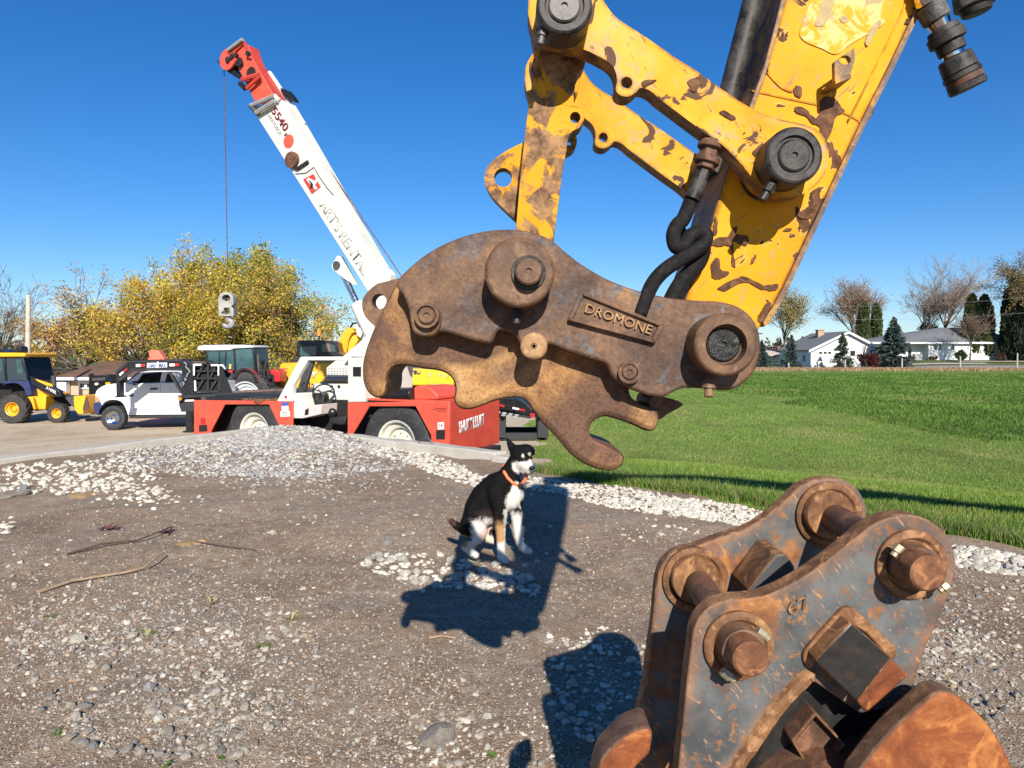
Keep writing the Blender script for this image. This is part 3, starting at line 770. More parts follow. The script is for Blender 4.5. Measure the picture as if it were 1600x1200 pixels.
# ---------------------------------------------------------------- grass blades
def blades(n, fx_, h0, h1, w0, cols, name, label, cat, lean=.35, dead=0):
    x, y = fx_(n); n = len(x); z = gz(x, y)
    h = rng.uniform(h0, h1, n); wd = w0*rng.uniform(.7, 1.3, n)*np.maximum(1, y/9)
    a = rng.uniform(0, 2*np.pi, n); la = rng.uniform(0, 2*np.pi, n); le = rng.uniform(.05, lean, n)*h*1.5
    dx, dy = np.cos(a)*wd, np.sin(a)*wd; lx, ly = np.cos(la)*le, np.sin(la)*le
    P = np.stack([np.stack([x-dx, y-dy, z-.01], 1), np.stack([x+dx, y+dy, z-.01], 1),
                  np.stack([x+dx*.7+lx*.35, y+dy*.7+ly*.35, z+h*.6], 1), np.stack([x-dx*.7+lx*.35, y-dy*.7+ly*.35, z+h*.6], 1),
                  np.stack([x+lx, y+ly, z+h], 1)], 1)
    b = np.arange(n)*5
    T = np.concatenate([np.stack([b, b+1, b+2], 1), np.stack([b, b+2, b+3], 1), np.stack([b+3, b+2, b+4], 1)])
    c = np.array(cols)[rng.integers(0, len(cols), n)]*rng.uniform(.75, 1.2, (n, 1))
    patch = (vnoise(x, y, .35) + vnoise(x, y, 1.1)*.6)
    c = c*(1 + .35*np.clip(patch, -.6, .8))[:, None]
    if dead:
        q = np.clip((vnoise(x, y*.55, .45) + .5*vnoise(x, y, 1.7) - .10)*4, 0, 1)*dead*rng.uniform(.3, 1, n)
        c = c*(1-q[:, None]) + np.array((.40, .36, .13))*q[:, None]
        q = np.clip((vnoise(x+40, y*.5, .6) + .4*vnoise(x, y, 2.3) - .22)*5, 0, 1)*.6
        c = c*(1-q[:, None]*.55)
    o = np_mesh(name, P.reshape(-1, 3), T, M['blade'], col=np.repeat(c, 5, 0)); tag(o, label, cat, kind='stuff'); return o
def near_pts(n):
    y = rng.uniform(0, 1, n)**2.1*42 + 4.6; x = rng.uniform(0.0, 1, n)*(y*.78)+.2
    nz_ = vnoise(x, y, 1.3)*.5 + vnoise(x, y, 5)*.25
    k = (sdG(x, y) + nz_*.35 > -.03) & (x > .5 + .012*(y-10) + nz_*1.4); return x[k], y[k]
LG = [(.13, .24, .028), (.16, .28, .036), (.22, .32, .05), (.09, .18, .022), (.18, .28, .04), (.34, .35, .10)]
blades(300000, near_pts, .022, .060, .0028, LG, 'lawn_grass', 'short mown green lawn grass beside the gravel pad', 'grass', dead=.75)
def edge_pts(n):
    t = rng.uniform(0, 9.5, n); d = np.abs(rng.normal(0, .22, n)); x = .23 + .72*t + .694*d; y = 8.99 - .694*t + .72*d
    k = (y > 3.5); return x[k], y[k]
blades(26000, edge_pts, .05, .13, .003, [(.08, .18, .022), (.12, .23, .03), (.16, .27, .045), (.34, .29, .12)], 'edge_grass', 'longer dark green grass fringe along the white stone strip', 'grass', .5)
def crop_pts(n):
    y = rng.uniform(0, 1, n)**1.4*62 + 15; x = rng.uniform(.2, .80, n)*y; k = x > 13.5 + vnoise(x, y, .3)*5; return x[k], y[k]
blades(120000, crop_pts, .06, .15, .0045, [(.08, .165, .02), (.12, .22, .03), (.06, .13, .016), (.17, .27, .05)], 'taller_grass', 'taller dark green grass over the far half of the field', 'grass', .6, .35)
def dry_pts(n):
    y = rng.uniform(88, 98.5, n); x = rng.uniform(22, 84, n); return x, y
blades(26000, dry_pts, .1, .42, .005, [(.40, .28, .14), (.48, .36, .20), (.30, .21, .11), (.42, .26, .12)], 'dry_grass', 'tan dead grass strip along the fence posts', 'dry grass', .5)
# road and drive beyond the fence
def strip(name, pts, wd, mat, dz=.03):
    mb = MB(); L = []
    for x, y in pts: L += [Vector((x, y-wd/2, gz1(x, y-wd/2)+dz)), Vector((x, y+wd/2, gz1(x, y+wd/2)+dz))]
    mb.add(L, [(2*i, 2*i+2, 2*i+3, 2*i+1) for i in range(len(pts)-1)]); o = mb.build(name, mat); o['kind'] = 'structure'; return o
strip('road', [(x, 104) for x in range(20, 140, 4)], 5, M['grey'], .06)
strip('driveway', [(x, 109.3) for x in range(40, 76, 3)], 1.6, M['concrete'], .07)
strip('footpath', [(x, 111.5) for x in range(70, 110, 3)], 1.0, M['concrete'], .16)
# sticks, weeds, clay patches
def stick(pts, r, label, mat):
    P = []
    for px, py, dz in pts:
        x, y, z = to_ground(px, py); P.append(Vector((float(x), float(y), gz1(x, y)+dz)))
    mb = MB(); n = len(P); mb.tube(P, [r*(1-.5*i/n)*random.uniform(.85, 1.15) for i in range(n)], 7)
    o = mb.build('stick', mat); tag(o, label, 'stick'); return o
M['dry'] = simple('dry stem', (.36, .25, .15), .8, 0, .3, 20, .1); M['darkstem'] = simple('dark stem', (.10, .06, .04), .8, 0, .3, 20, .1)
stick([(60, 928, .01), (110, 913, .02), (150, 905, .015), (190, 900, .02), (225, 893, .03), (240, 886, .05), (255, 875, .06)], .010, 'long dry pale stick with a dark curled tip on the left dirt', M['dry'])
stick([(105, 868, .01), (160, 856, .03), (215, 848, .02), (240, 842, .04), (268, 832, .05)], .010, 'dark thin twig lying below the reddish weed', M['darkstem'])
stick([(305, 850, .02), (340, 855, .02), (400, 862, .01)], .006, 'short dark twig right of the tan clay patch', M['darkstem'])
stick([(665+5, 1074-75, .008), (690, 997, .012), (712, 999, .008)], .006, 'small curved straw on the dirt below the coupler shadow', M['dry'])
def weed(px, py, n, L, cols, label, wd=.010, up=.6):
    x, y, z = to_ground(px, py); x = float(x); y = float(y); z = gz1(x, y)
    root = thing('weed', (x, y, z), label, 'weed')
    for i in range(n):
        a = random.uniform(0, 6.28); e = random.uniform(.15, up); l = L*random.uniform(.6, 1.2)
        d = Vector((math.cos(a)*math.cos(e), math.sin(a)*math.cos(e), math.sin(e))); s = d.cross(Vector((0, 0, 1))).normalized()*wd*random.uniform(.7, 1.3)
        b = Vector((x, y, z)); dn = Vector((0, 0, -l*.25))
        mb = MB(); q = [b-s*.3, b+s*.3, b+d*l*.5+s, b+d*l*.5-s, b+d*l+dn]
        mb.add(q, [(0, 1, 2, 3), (3, 2, 4)]); mb.build('leaf', cols[i % len(cols)], root)
    return root
lg = [simple('weed green', (.10, .17, .03), .6, 0, .3, 20, 0), simple('weed olive', (.17, .17, .04), .6, 0, .3, 20, 0)]
lr = [simple('weed red', (.18, .05, .05), .6, 0, .3, 20, 0), simple('weed maroon', (.10, .035, .035), .6, 0, .3, 20, 0)]
ly = [simple('weed straw', (.42, .32, .13), .7, 0, .3, 20, 0)]
weed(170, 828, 16, .12, lr, 'reddish low weed lying on the dirt at left', .014)
weed(262, 832, 14, .10, lr, 'maroon weed at the end of the dark twig', .012)
weed(231, 990, 16, .06, lg + ly, 'yellow green weed beside a white stone', .010)
weed(88, 1146, 14, .035, lg[:1], 'bright green weed at the lower left', .009)
weed(412, 1011, 14, .05, lg, 'flat green weed beneath the pale gravel streak', .010)
weed(258, 1196, 10, .035, lg[:1], 'green weed at the bottom edge of the frame', .008)
weed(80, 964, 10, .05, lg, 'small green weed among stones at the far left', .009)
weed(345, 1186, 8, .03, lg[:1], 'tiny upright green sprout at the bottom', .006, 1.3)
weed(455, 970, 22, .09, ly, 'tuft of dry straw coloured grass on the gravel', .003, .9)
weed(330, 945, 20, .09, ly, 'thin dry grass tuft left of the straw tuft', .003, 1.0)
weed(768, 1182, 10, .035, lg[:1], 'little green sprout by the bottom centre stones', .005, 1.2)
def clay(px, py, rx, ry, label):
    x, y, z = to_ground(np.array([px, px+rx, px]), np.array([py, py, py-ry]))
    a = abs(float(x[1]-x[0])); b = abs(float(y[2]-y[0])); mb = MB(); c = []
    n = 22; cx0, cy0 = float(x[0]), float(y[0]); rr = [random.uniform(.6, 1.1) for _ in range(n)]
    ring = [(cx0 + a*rr[i]*math.cos(6.283*i/n), cy0 + b*rr[i]*math.sin(6.283*i/n)) for i in range(n)]
    mid = [(cx0 + (p[0]-cx0)*.6, cy0 + (p[1]-cy0)*.6) for p in ring]
    vs = [Vector((q[0], q[1], gz1(*q)-.012)) for q in ring] + [Vector((q[0], q[1], gz1(*q)+.012+random.uniform(0, .012))) for q in mid] + [Vector((cx0, cy0, gz1(cx0, cy0)+.02))]
    fs = [(i, (i+1) % n, n+(i+1) % n, n+i) for i in range(n)] + [(n+i, n+(i+1) % n, 2*n) for i in range(n)]
    mb.add(vs, fs); o = mb.build('clay_lump', M['clay']); tag(o, label, 'clay lump')
M['clay'] = simple('yellow clay', (.34, .22, .10), .95, 0, .3, 15, .5)
clay(128, 774, 28, 7, 'flat yellow ochre clay lump below the white rock pile'); clay(300, 849, 22, 8, 'flat yellow ochre clay lump by the short dark twig')
# ================================================================ EXCAVATOR ARM (frontal planes; depth in metres)
YV = Vector((0, 1, 0))
ZC = lambda pts: zz((540, 330), 2.2857, pts)     # outlines read from enlarged crops
ZL = lambda pts: zz((740, 0), 2.7586, pts)
ZA = lambda pts: zz((960, 0), 2.3077, pts)
ZB = lambda pts: zz((920, 720), 2.353, pts)
def plate(px, Y, th, mats, name, parent, holes=(), bevel=.003, k=4, smooth=True, ms=1):
    mb = MB(); P = sm(px, k) if smooth else [p[:2] for p in px]
    mb.prism(pa(P, Y), YV*th, [pa(h, Y) for h in holes], 0, ms if len(mats) > 1 else 0, 0)
    return mb.build(name, mats, parent, bevel, 2, 32)
def collar(px, py, r, Yb, Yf, ri, mats, name, parent, dome=.0, rec=.006, pinout=0, seg=40):
    """A pin collar: face towards the camera at depth Yf, back at Yb. Radii in metres."""
    c = at(px, py, Yf); p = Vector((c.x, Yf, c.z)); ch = .006
    mb = MB()
    prof = [(r, Yb-Yf), (r, ch), (r-ch*.4, ch*.4), (r-ch, 0), (ri+.004, 0), (ri+.002, rec), (ri-.002, rec), (ri-.003, -pinout+.003), (ri-.006, -pinout), (.006, -pinout), (.005, -pinout+.004), (0, -pinout+.004)]
    ms = [0, 0, 0, 0, 0, 0, 1, 1, 1, 1, 1]
    mb.lathe(p, YV, prof, seg, 0, ms); o = mb.build(name, mats, parent, 0, 1, 18); return o
def bolt(px, py, Y, d, r, L, mat, parent, name='bolt'):
    c = at(px, py, Y); d = Vector(d).normalized(); mb = MB()
    mb.cyl(c, c + d*L*.55, r*1.25, seg=6); mb.cyl(c + d*L*.5, c + d*L, r*.8, seg=10)
    return mb.build(name, mat, parent, .0015)
ex = thing('excavator', (1.6, 1.55, 0), 'yellow worn excavator arm and boom reaching down from above', 'excavator')
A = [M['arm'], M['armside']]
# dipper arm: face plate, box body set back from its edges, end plates
arm_px = ZA([(655, -170, 1), (545, 235, 1), (480, 400), (400, 640), (330, 880), (245, 1110), (235, 1200), (290, 1270), (370, 1300), (460, 1270), (520, 1190), (600, 1060), (700, 850), (800, 640), (900, 430), (1000, 230), (1185, -170, 1)])
TOPA = at(1790, -1215, 1.46)
def arm_ext():
    P = sm(arm_px, 4)
    return P
armP = [p for p in arm_ext() if p[1] > -50]
i0 = min(range(len(armP)), key=lambda i: abs(armP[i][1]-(-50)) + (0 if armP[i][0] < 1350 else 999))
left_top = (1290-40, -90); right_top = (1500, -90)
outl = [(1545, -1150), (1600, -1300), (1700, -1380), (1830, -1380), (1930, -1290), (1950, -1180), (1890, -1060)]
body = sm(ZA([(655, -170, 1), (545, 235, 1), (480, 400), (400, 640), (330, 880), (245, 1110), (235, 1200), (290, 1270), (370, 1300), (460, 1270), (520, 1190), (600, 1060), (700, 850), (800, 640), (900, 430), (1000, 230), (1185, -170, 1)]), 3)
s_ = body.index(min(body, key=lambda p: abs(p[0]-(960+655/2.3077)) + abs(p[1]+170/2.3077)))
body = body[s_:] + body[:s_]                       # starts at the upper left, runs down and back up
full = body + [(1890, -1060), (1950, -1180), (1930, -1290), (1830, -1380), (1700, -1380), (1600, -1300), (1545, -1150)]
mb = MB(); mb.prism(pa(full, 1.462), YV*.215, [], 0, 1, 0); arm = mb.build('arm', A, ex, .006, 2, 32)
# raised edge strip along the right side and the weld plate edge along the left side
def ribbon(pts, wd, Y0, th, mat, name, parent):
    P = sm(pts, 6, False); n = len(P); L = []; Rr = []
    for i, p in enumerate(P):
        q = P[min(i+1, n-1)]; r = P[max(i-1, 0)]; dx, dy = q[0]-r[0], q[1]-r[1]; l = math.hypot(dx, dy) or 1
        nx_, ny_ = -dy/l*wd/2, dx/l*wd/2; L.append((p[0]+nx_, p[1]+ny_)); Rr.append((p[0]-nx_, p[1]-ny_))
    mb = MB(); mb.prism(pa(L + Rr[::-1], Y0), YV*th); return mb.build(name, mat, parent, .002)
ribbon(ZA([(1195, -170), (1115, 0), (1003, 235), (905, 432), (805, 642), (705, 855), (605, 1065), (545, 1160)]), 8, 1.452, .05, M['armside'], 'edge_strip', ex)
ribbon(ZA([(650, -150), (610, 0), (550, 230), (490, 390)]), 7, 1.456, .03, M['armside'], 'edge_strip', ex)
ribbon(ZA([(1085, -100), (1040, 40), (930, 265), (845, 430)]), 3.2, 1.459, .006, M['arm'], 'weld_seam', ex)
ribbon(ZA([(548, 250), (600, 310), (640, 325)]), 4, 1.459, .006, M['arm'], 'weld_seam', ex)
ribbon(ZA([(500, 330), (650, 360), (800, 395), (880, 440)]), 3, 1.460, .006, M['arm'], 'weld_seam', ex)
# bucket cylinder lying along the arm's inner side
c0, c1 = at(1240, -240, 1.60), at(1112, 255, 1.60)
mb = MB(); mb.cyl(c0, c1, .024, seg=24); mb.build('cylinder_rod', M['pinblack'], ex)
mb = MB(); mb.cyl(c0 + (c0-c1)*4.0, c0 + (c0-c1)*.1, .062, seg=24); mb.build('cylinder_barrel', M['arm'], ex)
mb = MB(); mb.cyl(c1 + Vector((0, -.05, 0)), c1 + Vector((0, .05, 0)), .034, seg=20); mb.build('rod_eye', M['pinblack'], ex)
# sticker remains and hose bracket
st = sm(ZA([(735, -60, 1), (690, 50), (668, 120), (690, 150), (750, 175), (800, 195), (850, 160), (900, 130), (960, 95), (990, 60), (1005, 20), (1010, -60, 1)]), 4)
mb = MB(); mb.prism(pa(st, 1.4595), YV*.004); mb.build('sticker', M['sticker'], ex)
for q in ([(750, 0), (790, -20), (785, 40), (752, 92), (722, 88), (740, 40)], [(812, 65), (835, 58), (845, 75), (825, 82)], [(925, 100), (955, 72), (962, 84), (940, 120), (915, 165), (905, 150)]):
    mb = MB(); mb.prism(pa(sm(ZA(q), 3), 1.458), YV*.003); mb.build('sticker_print', M['stickergrey'], ex)
br = MB(); f_ = ZA([(735, 312), (790, 215), (805, 200), (858, 172), (868, 178), (866, 230), (848, 285), (760, 320)])
pl = ZA([(793, 222), (865, 172), (868, 215), (850, 275), (795, 292)])
br.prism(pa(pl, 1.40), YV*.012, [pa(circ(*ZA([(832, 216)])[0], 9, 7, 16), 1.40)])
br.prism(pa(ZA([(795, 285), (852, 268), (856, 280), (798, 302)]), 1.40), YV*.06)
br.build('hose_bracket', M['armside'], ex, .002)
# bare rusty patches worn through the paint
def patch(P, Y):
    q = sm(ZA(P), 4); q = [(x + random.uniform(-.9, .9), y + random.uniform(-.9, .9)) for x, y in q]
    mb = MB(); mb.prism(pa(q, Y), YV*.003); mb.build('rust_patch', M['rustpatch'], ex)
for P in ([(745, 360), (770, 348), (800, 360), (815, 380), (830, 402), (800, 420), (790, 450), (768, 505), (745, 490), (740, 455), (715, 442), (690, 418), (652, 402), (656, 384), (690, 393), (722, 425), (742, 405)],
          [(645, 325), (660, 308), (678, 320), (671, 352), (655, 345)], [(735, 688), (742, 715), (712, 780), (670, 786), (664, 765), (700, 745), (715, 700)],
          [(348, 882), (365, 860), (410, 850), (430, 822), (446, 818), (440, 845), (482, 850), (476, 887), (430, 870), (432, 920), (437, 962), (424, 955), (419, 890), (375, 888)],
          [(355, 940), (375, 930), (386, 975), (412, 980), (405, 994), (380, 1006), (354, 1000), (349, 970)], [(372, 1038), (440, 1003), (470, 998), (540, 1028), (590, 1022), (585, 1047), (530, 1042), (470, 1016), (400, 1048)],
          [(365, 778), (374, 800), (370, 842), (357, 846), (360, 810)], [(560, 225), (548, 268), (530, 280), (524, 262)], [(1060, 62), (1088, 48), (1082, 80), (1048, 86)], [(640, 825), (628, 835), (610, 830), (625, 822)], [(500, 930), (512, 918), (505, 945), (490, 952)], [(520, 1140), (545, 1100), (560, 1085), (552, 1130), (528, 1165)], [(905, 425), (930, 385), (940, 372), (932, 410), (912, 440)]): patch(P, 1.4590)
for P in ([(265, 290), (310, 278), (316, 300), (286, 332), (274, 315)], [(100, 292), (152, 288), (132, 302), (104, 312)], [(500, 545), (535, 512), (528, 540), (508, 562)], [(-150, 95), (-128, 88), (-120, 112), (-146, 118)], [(380, 405), (400, 398), (440, 425), (425, 432)]): patch(P, 1.3725)
# tipping links: one either side of the arm
lk = ZL([(235, 25), (240, 90), (265, 150), (300, 178), (350, 187), (420, 197), (480, 215), (530, 238), (580, 267), (608, 300), (618, 345), (613, 385), (632, 410), (668, 416), (700, 398), (722, 378), (762, 392), (800, 425), (900, 500), (1000, 575), (1080, 632), (1140, 692), (1190, 752), (1235, 805), (1290, 840), (1370, 850), (1450, 820), (1505, 765), (1530, 690), (1522, 620), (1488, 565), (1430, 538), (1340, 518), (1270, 498), (1200, 468), (1130, 425), (1050, 370), (960, 305), (880, 255), (800, 200), (720, 145), (650, 100), (600, 60), (565, 10), (535, -45), (480, -110), (390, -135), (290, -110), (245, -40)])
hole = circ(*ZL([(660, 356)])[0], 8.7, 9, 18)
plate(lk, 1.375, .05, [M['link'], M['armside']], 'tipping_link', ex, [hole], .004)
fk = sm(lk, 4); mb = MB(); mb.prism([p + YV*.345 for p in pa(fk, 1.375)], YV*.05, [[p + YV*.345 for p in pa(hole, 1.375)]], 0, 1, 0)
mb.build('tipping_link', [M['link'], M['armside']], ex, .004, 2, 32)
kpx = lambda r, Y: r/FPX*Y
collar(*ZL([(392, 22)])[0], kpx(43, 1.32), 1.375, 1.31, kpx(27, 1.32), [M['pinblack'], M['pingrey']], 'pin_collar', ex)
collar(*ZL([(1385, 668)])[0], kpx(44, 1.32), 1.46, 1.31, kpx(27, 1.32), [M['pinblack'], M['pinblack']], 'pin_collar', ex)
pT = at(*ZL([(392, 22)])[0], 1.375); mb = MB(); mb.cyl(pT, pT + YV*.44, .030, seg=24); mb.cyl(pT + YV*.395, pT + YV*.46, .052, seg=28); mb.build('link_pin', M['pinblack'], ex)
pT = at(*ZL([(1385, 668)])[0], 1.375); mb = MB(); mb.cyl(pT, pT + YV*.44, .030, seg=24); mb.build('link_pin', M['pinblack'], ex)
bolt(*ZL([(305, 118)])[0], 1.335, (-.25, -.1, -1), .008, .034, M['pingrey'], ex); bolt(*ZL([(1290, 790)])[0], 1.335, (-.55, -.1, -.8), .009, .040, M['pinblack'], ex)
# bucket link (between the two tipping links, down into the coupler)
hl = ZL([(262, 95), (480, 95), (483, 265), (445, 330), (432, 450), (455, 462), (474, 490), (474, 525), (455, 552), (425, 567), (408, 595), (400, 655), (386, 720), (370, 850), (340, 1075), (330, 1200), (160, 1200), (182, 985), (205, 720), (240, 430), (268, 250)])
hh = circ(*ZL([(438, 506)])[0], 8, 8.5, 16)
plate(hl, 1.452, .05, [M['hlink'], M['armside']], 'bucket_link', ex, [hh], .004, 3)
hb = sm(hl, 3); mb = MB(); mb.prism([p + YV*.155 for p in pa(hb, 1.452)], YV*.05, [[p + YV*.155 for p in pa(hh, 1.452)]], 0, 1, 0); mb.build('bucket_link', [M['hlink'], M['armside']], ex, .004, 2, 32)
mb = MB(); mb.prism(pa(ZL([(268, 120), (440, 120), (405, 560), (370, 800), (335, 1150), (170, 1150), (190, 985), (212, 720), (246, 430)]), 1.47), YV*.17); mb.build('link_web', M['hlink'], ex, .004)
lug = ZL([(245, 600, 1), (150, 645), (75, 700), (48, 750), (55, 805), (90, 860), (183, 950, 1), (215, 960, 1)])
plate(lug, 1.53, .035, [M['hlink'], M['armside']], 'lifting_eye', ex, [circ(*ZL([(127, 765)])[0], 14, 15, 20)], .004)
# hoses at the arm's end
def hose(pts, r, name, mat, parent, Y):
    P = sm(pts, 6, False); n = len(P)
    mb = MB(); mb.tube([at(p[0], p[1], Y + (p[2] if len(p) > 2 else 0)) for p in P], r, 12); return mb.build(name, mat, parent)
mb = MB(); a_, b_ = at(*ZA([(352, 515)])[0], 1.40), at(*ZA([(325, 610)])[0], 1.40); mb.cyl(a_, b_, .020, seg=6); mb.cyl(a_ + (a_-b_)*.05, a_ + (b_-a_)*.25, .026, seg=16)
mb.cyl(b_ + (a_-b_)*.45, b_ + (a_-b_)*.2, .025, seg=16); mb.build('hose_fitting', M['castdark'], ex, .002)
mb = MB(); c_ = at(*ZA([(280, 720)])[0], 1.40); mb.cyl(b_, b_ + (c_-b_)*.4, .013, seg=6); mb.cyl(b_ + (c_-b_)*.35, c_, .016, seg=12); mb.build('hose_ferrule', M['pinblack'], ex, .001)
hose(ZA([(282, 705), (268, 745), (248, 790), (225, 815), (212, 850), (222, 890), (250, 885), (275, 850), (310, 838), (330, 850), (322, 880), (280, 910), (230, 940), (180, 975), (140, 1020), (110, 1085), (95, 1130)]), .0145, 'hydraulic_hose', M['hose'], ex, 1.405)
hose(ZA([(300, 850), (318, 890), (305, 940), (270, 985), (235, 1030), (205, 1085), (195, 1130)]), .017, 'hydraulic_hose', M['hose'], ex, 1.43)
hose(ZA([(225, 820), (240, 850), (250, 880), (285, 900), (310, 905)]), .0155, 'hydraulic_hose', M['hose'], ex, 1.44)
# hydraulic couplings hanging at the upper right
def coupling(pts, radii, mats_, Y, name):
    P = [at(p[0], p[1], Y) for p in pts]
    for i in range(len(P)-1):
        r0, r1 = radii[i]; mb = MB(); d = P[i+1]-P[i]; L = d.length; d.normalize()
        mb.lathe(P[i], d, [(0, 0), (r0*.9, 0), (r0, L*.08), (r1, L*.92), (r1*.9, L), (0, L)], 20); mb.build(name, mats_[i], ex, 0, 1, 40)
coupling(ZA([(1110, -60), (1135, 20), (1165, 75), (1180, 100), (1190, 120), (1205, 155), (1220, 190), (1225, 205), (1250, 260), (1258, 278), (1268, 300), (1277, 322)]),
         [(.024, .024), (.027, .026), (.021, .019), (.028, .030), (.034, .034), (.026, .026), (.020, .020), (.031, .033), (.035, .035), (.033, .034), (.035, .034)],
         [M['chrome'], M['pingrey'], M['chrome'], M['pinblack'], M['pinblack'], M['pinblack'], M['chrome'], M['pinblack'], M['pinblack'], M['castdark'], M['pinblack']], 1.44, 'hose_coupling')
coupling(ZA([(1262, -120), (1290, -40), (1297, -5), (1302, 25), (1308, 50)]), [(.026, .03), (.036, .037), (.037, .037), (.030, .026)], [M['chrome'], M['pingrey'], M['pingrey'], M['pinblack']], 1.44, 'hose_coupling')
mb = MB(); q0 = at(*ZA([(1110, -60)])[0], 1.44); q1 = at(*ZA([(1262, -120)])[0], 1.44)
mb.tube([q0, q0 + Vector((-.05, .0, .35)), q0 + Vector((.05, .02, .9)), q0 + Vector((.25, .05, 1.5))], .016, 10); mb.tube([q1, q1 + Vector((-.04, 0, .35)), q1 + Vector((.05, .02, .9)), q1 + Vector((.2, .05, 1.4))], .016, 10)
mb.build('hydraulic_hose', M['hose'], ex)
# boom above and right of the frame (it throws the long shadow on the lawn)
bp = [(1.25, 4.02), (2.0, 4.12), (3.2, 4.05), (4.4, 3.72), (5.6, 3.15), (6.8, 2.35), (7.7, 1.55)]
bw = [.13, .19, .24, .27, .26, .23, .18]; up_ = []; dn_ = []
for i, (x, z) in enumerate(bp):
    a = Vector((bp[min(i+1, 6)][0]-bp[max(i-1, 0)][0], 0, bp[min(i+1, 6)][1]-bp[max(i-1, 0)][1])).normalized(); n_ = Vector((-a.z, 0, a.x))
    up_.append(Vector((x, 1.42, z)) + n_*bw[i]*.5); dn_.append(Vector((x, 1.42, z)) - n_*bw[i]*.5)
mb = MB(); mb.prism(up_ + dn_[::-1], YV*.30); mb.build('boom', M['arm'], ex, .01)
mb = MB(); mb.bx(7.3, 10.4, .55, 2.6, .75, 1.9); mb.build('engine_house', M['arm'], ex, .08)
mb = MB(); mb.bx(7.0, 10.0, .35, .85, -.1, .6); mb.bx(7.0, 10.0, 2.3, 2.8, -.1, .6); mb.bx(7.8, 9.2, .8, 2.4, .3, .8); mb.build('track', M['rubber'], ex, .12)

# ================================================================ QUICK COUPLER
cp = thing('quick_coupler', (.35, 1.5, 1.3), 'rusty brown two-hooked quick coupler hanging on the yellow arm', 'quick coupler')
cheek = ZC([(180, 255), (240, 190), (300, 145), (370, 108), (450, 80), (530, 66), (600, 64), (660, 72), (700, 85), (740, 105), (780, 140), (830, 180), (880, 212), (930, 240), (990, 265), (1050, 285), (1110, 300), (1180, 312), (1250, 318), (1330, 322), (1390, 335), (1430, 358), (1460, 390), (1478, 430), (1484, 480), (1478, 530), (1460, 575), (1430, 610), (1395, 632), (1350, 640), (1300, 636), (1250, 632), (1200, 634), (1165, 650), (1135, 664), (1095, 661), (1050, 648), (1005, 628), (968, 606), (950, 585), (940, 560), (930, 545), (880, 528), (830, 512), (780, 495), (745, 480), (720, 478), (705, 505), (672, 522), (640, 508), (622, 470), (600, 438), (560, 425), (540, 432), (528, 462), (508, 474), (450, 460), (400, 445), (350, 430), (330, 434), (310, 446), (275, 447), (245, 440), (230, 405), (224, 350), (205, 300)])
plate(cheek, 1.40, .05, [M['cheek'], M['castdark']], 'side_plate', cp, [], .007)
ck = sm(cheek, 3); mb = MB(); mb.prism([p + YV*.29 for p in pa(ck, 1.40)], YV*.05, [], 0, 1, 0); mb.build('side_plate', [M['cheek'], M['castdark']], cp, .005, 1, 32)
cast = ZC([(190, 246), (150, 310), (115, 380), (85, 450), (65, 510), (57, 560), (60, 610), (75, 645), (100, 665), (125, 666), (142, 650), (149, 615), (150, 585), (168, 560), (195, 551), (225, 553), (270, 562), (320, 568), (358, 580), (383, 605), (390, 640), (385, 670), (395, 695), (418, 708), (450, 708), (490, 695), (530, 680), (575, 670), (618, 668), (645, 680), (670, 715), (700, 755), (735, 790), (770, 830), (805, 870), (845, 900), (890, 920), (935, 930), (970, 925), (992, 905), (998, 885), (990, 868), (960, 850), (910, 832), (880, 812), (872, 785), (880, 760), (902, 742), (930, 735), (960, 742), (1000, 755), (1040, 770), (1070, 785), (1097, 787), (1115, 770), (1122, 740), (1112, 712), (1060, 690), (1020, 660), (1010, 600), (960, 520), (900, 470), (740, 430), (640, 400), (560, 385), (480, 410), (380, 390), (330, 330), (285, 250), (240, 205)])
plate(cast, 1.455, .212, [M['cast'], M['castdark']], 'hook_casting', cp, [], .022, 4)
# pad round the small left pin, rib lines of the casting
pad = ZC([(228, 345), (262, 330), (305, 330), (332, 350), (342, 385), (332, 425), (305, 446), (262, 444), (238, 425)])
plate(pad, 1.388, .03, [M['cheek'], M['castdark']], 'pin_pad', cp, [], .006)
# nameplate
npx = ZC([(838, 283), (1142, 406), (1105, 472), (793, 389)])
plate([p + (1,) for p in npx], 1.392, .02, [M['cheek'], M['cheek']], 'name_plate', cp, [], .004)
inn = ZC([(850, 302), (1118, 410), (1092, 456), (815, 380)])
mb = MB(); fr = [(p[0], p[1]) for p in npx]
for i in range(4):
    a, b, c, d = fr[i], fr[(i+1) % 4], inn[(i+1) % 4], inn[i]
    mb.prism(pa([a, b, c, d], 1.385), YV*.012)
mb.build('name_plate_rim', M['cheek'], cp, .002)
t0, t1 = at(*ZC([(852, 360)])[0], 1.3915), at(*ZC([(1086, 440)])[0], 1.3915)
text('DROMONE', t0, t1, Vector((.1, 0, 1)), M['pintan'], cp, .0175, 'raised_lettering', .006, bold=.0)
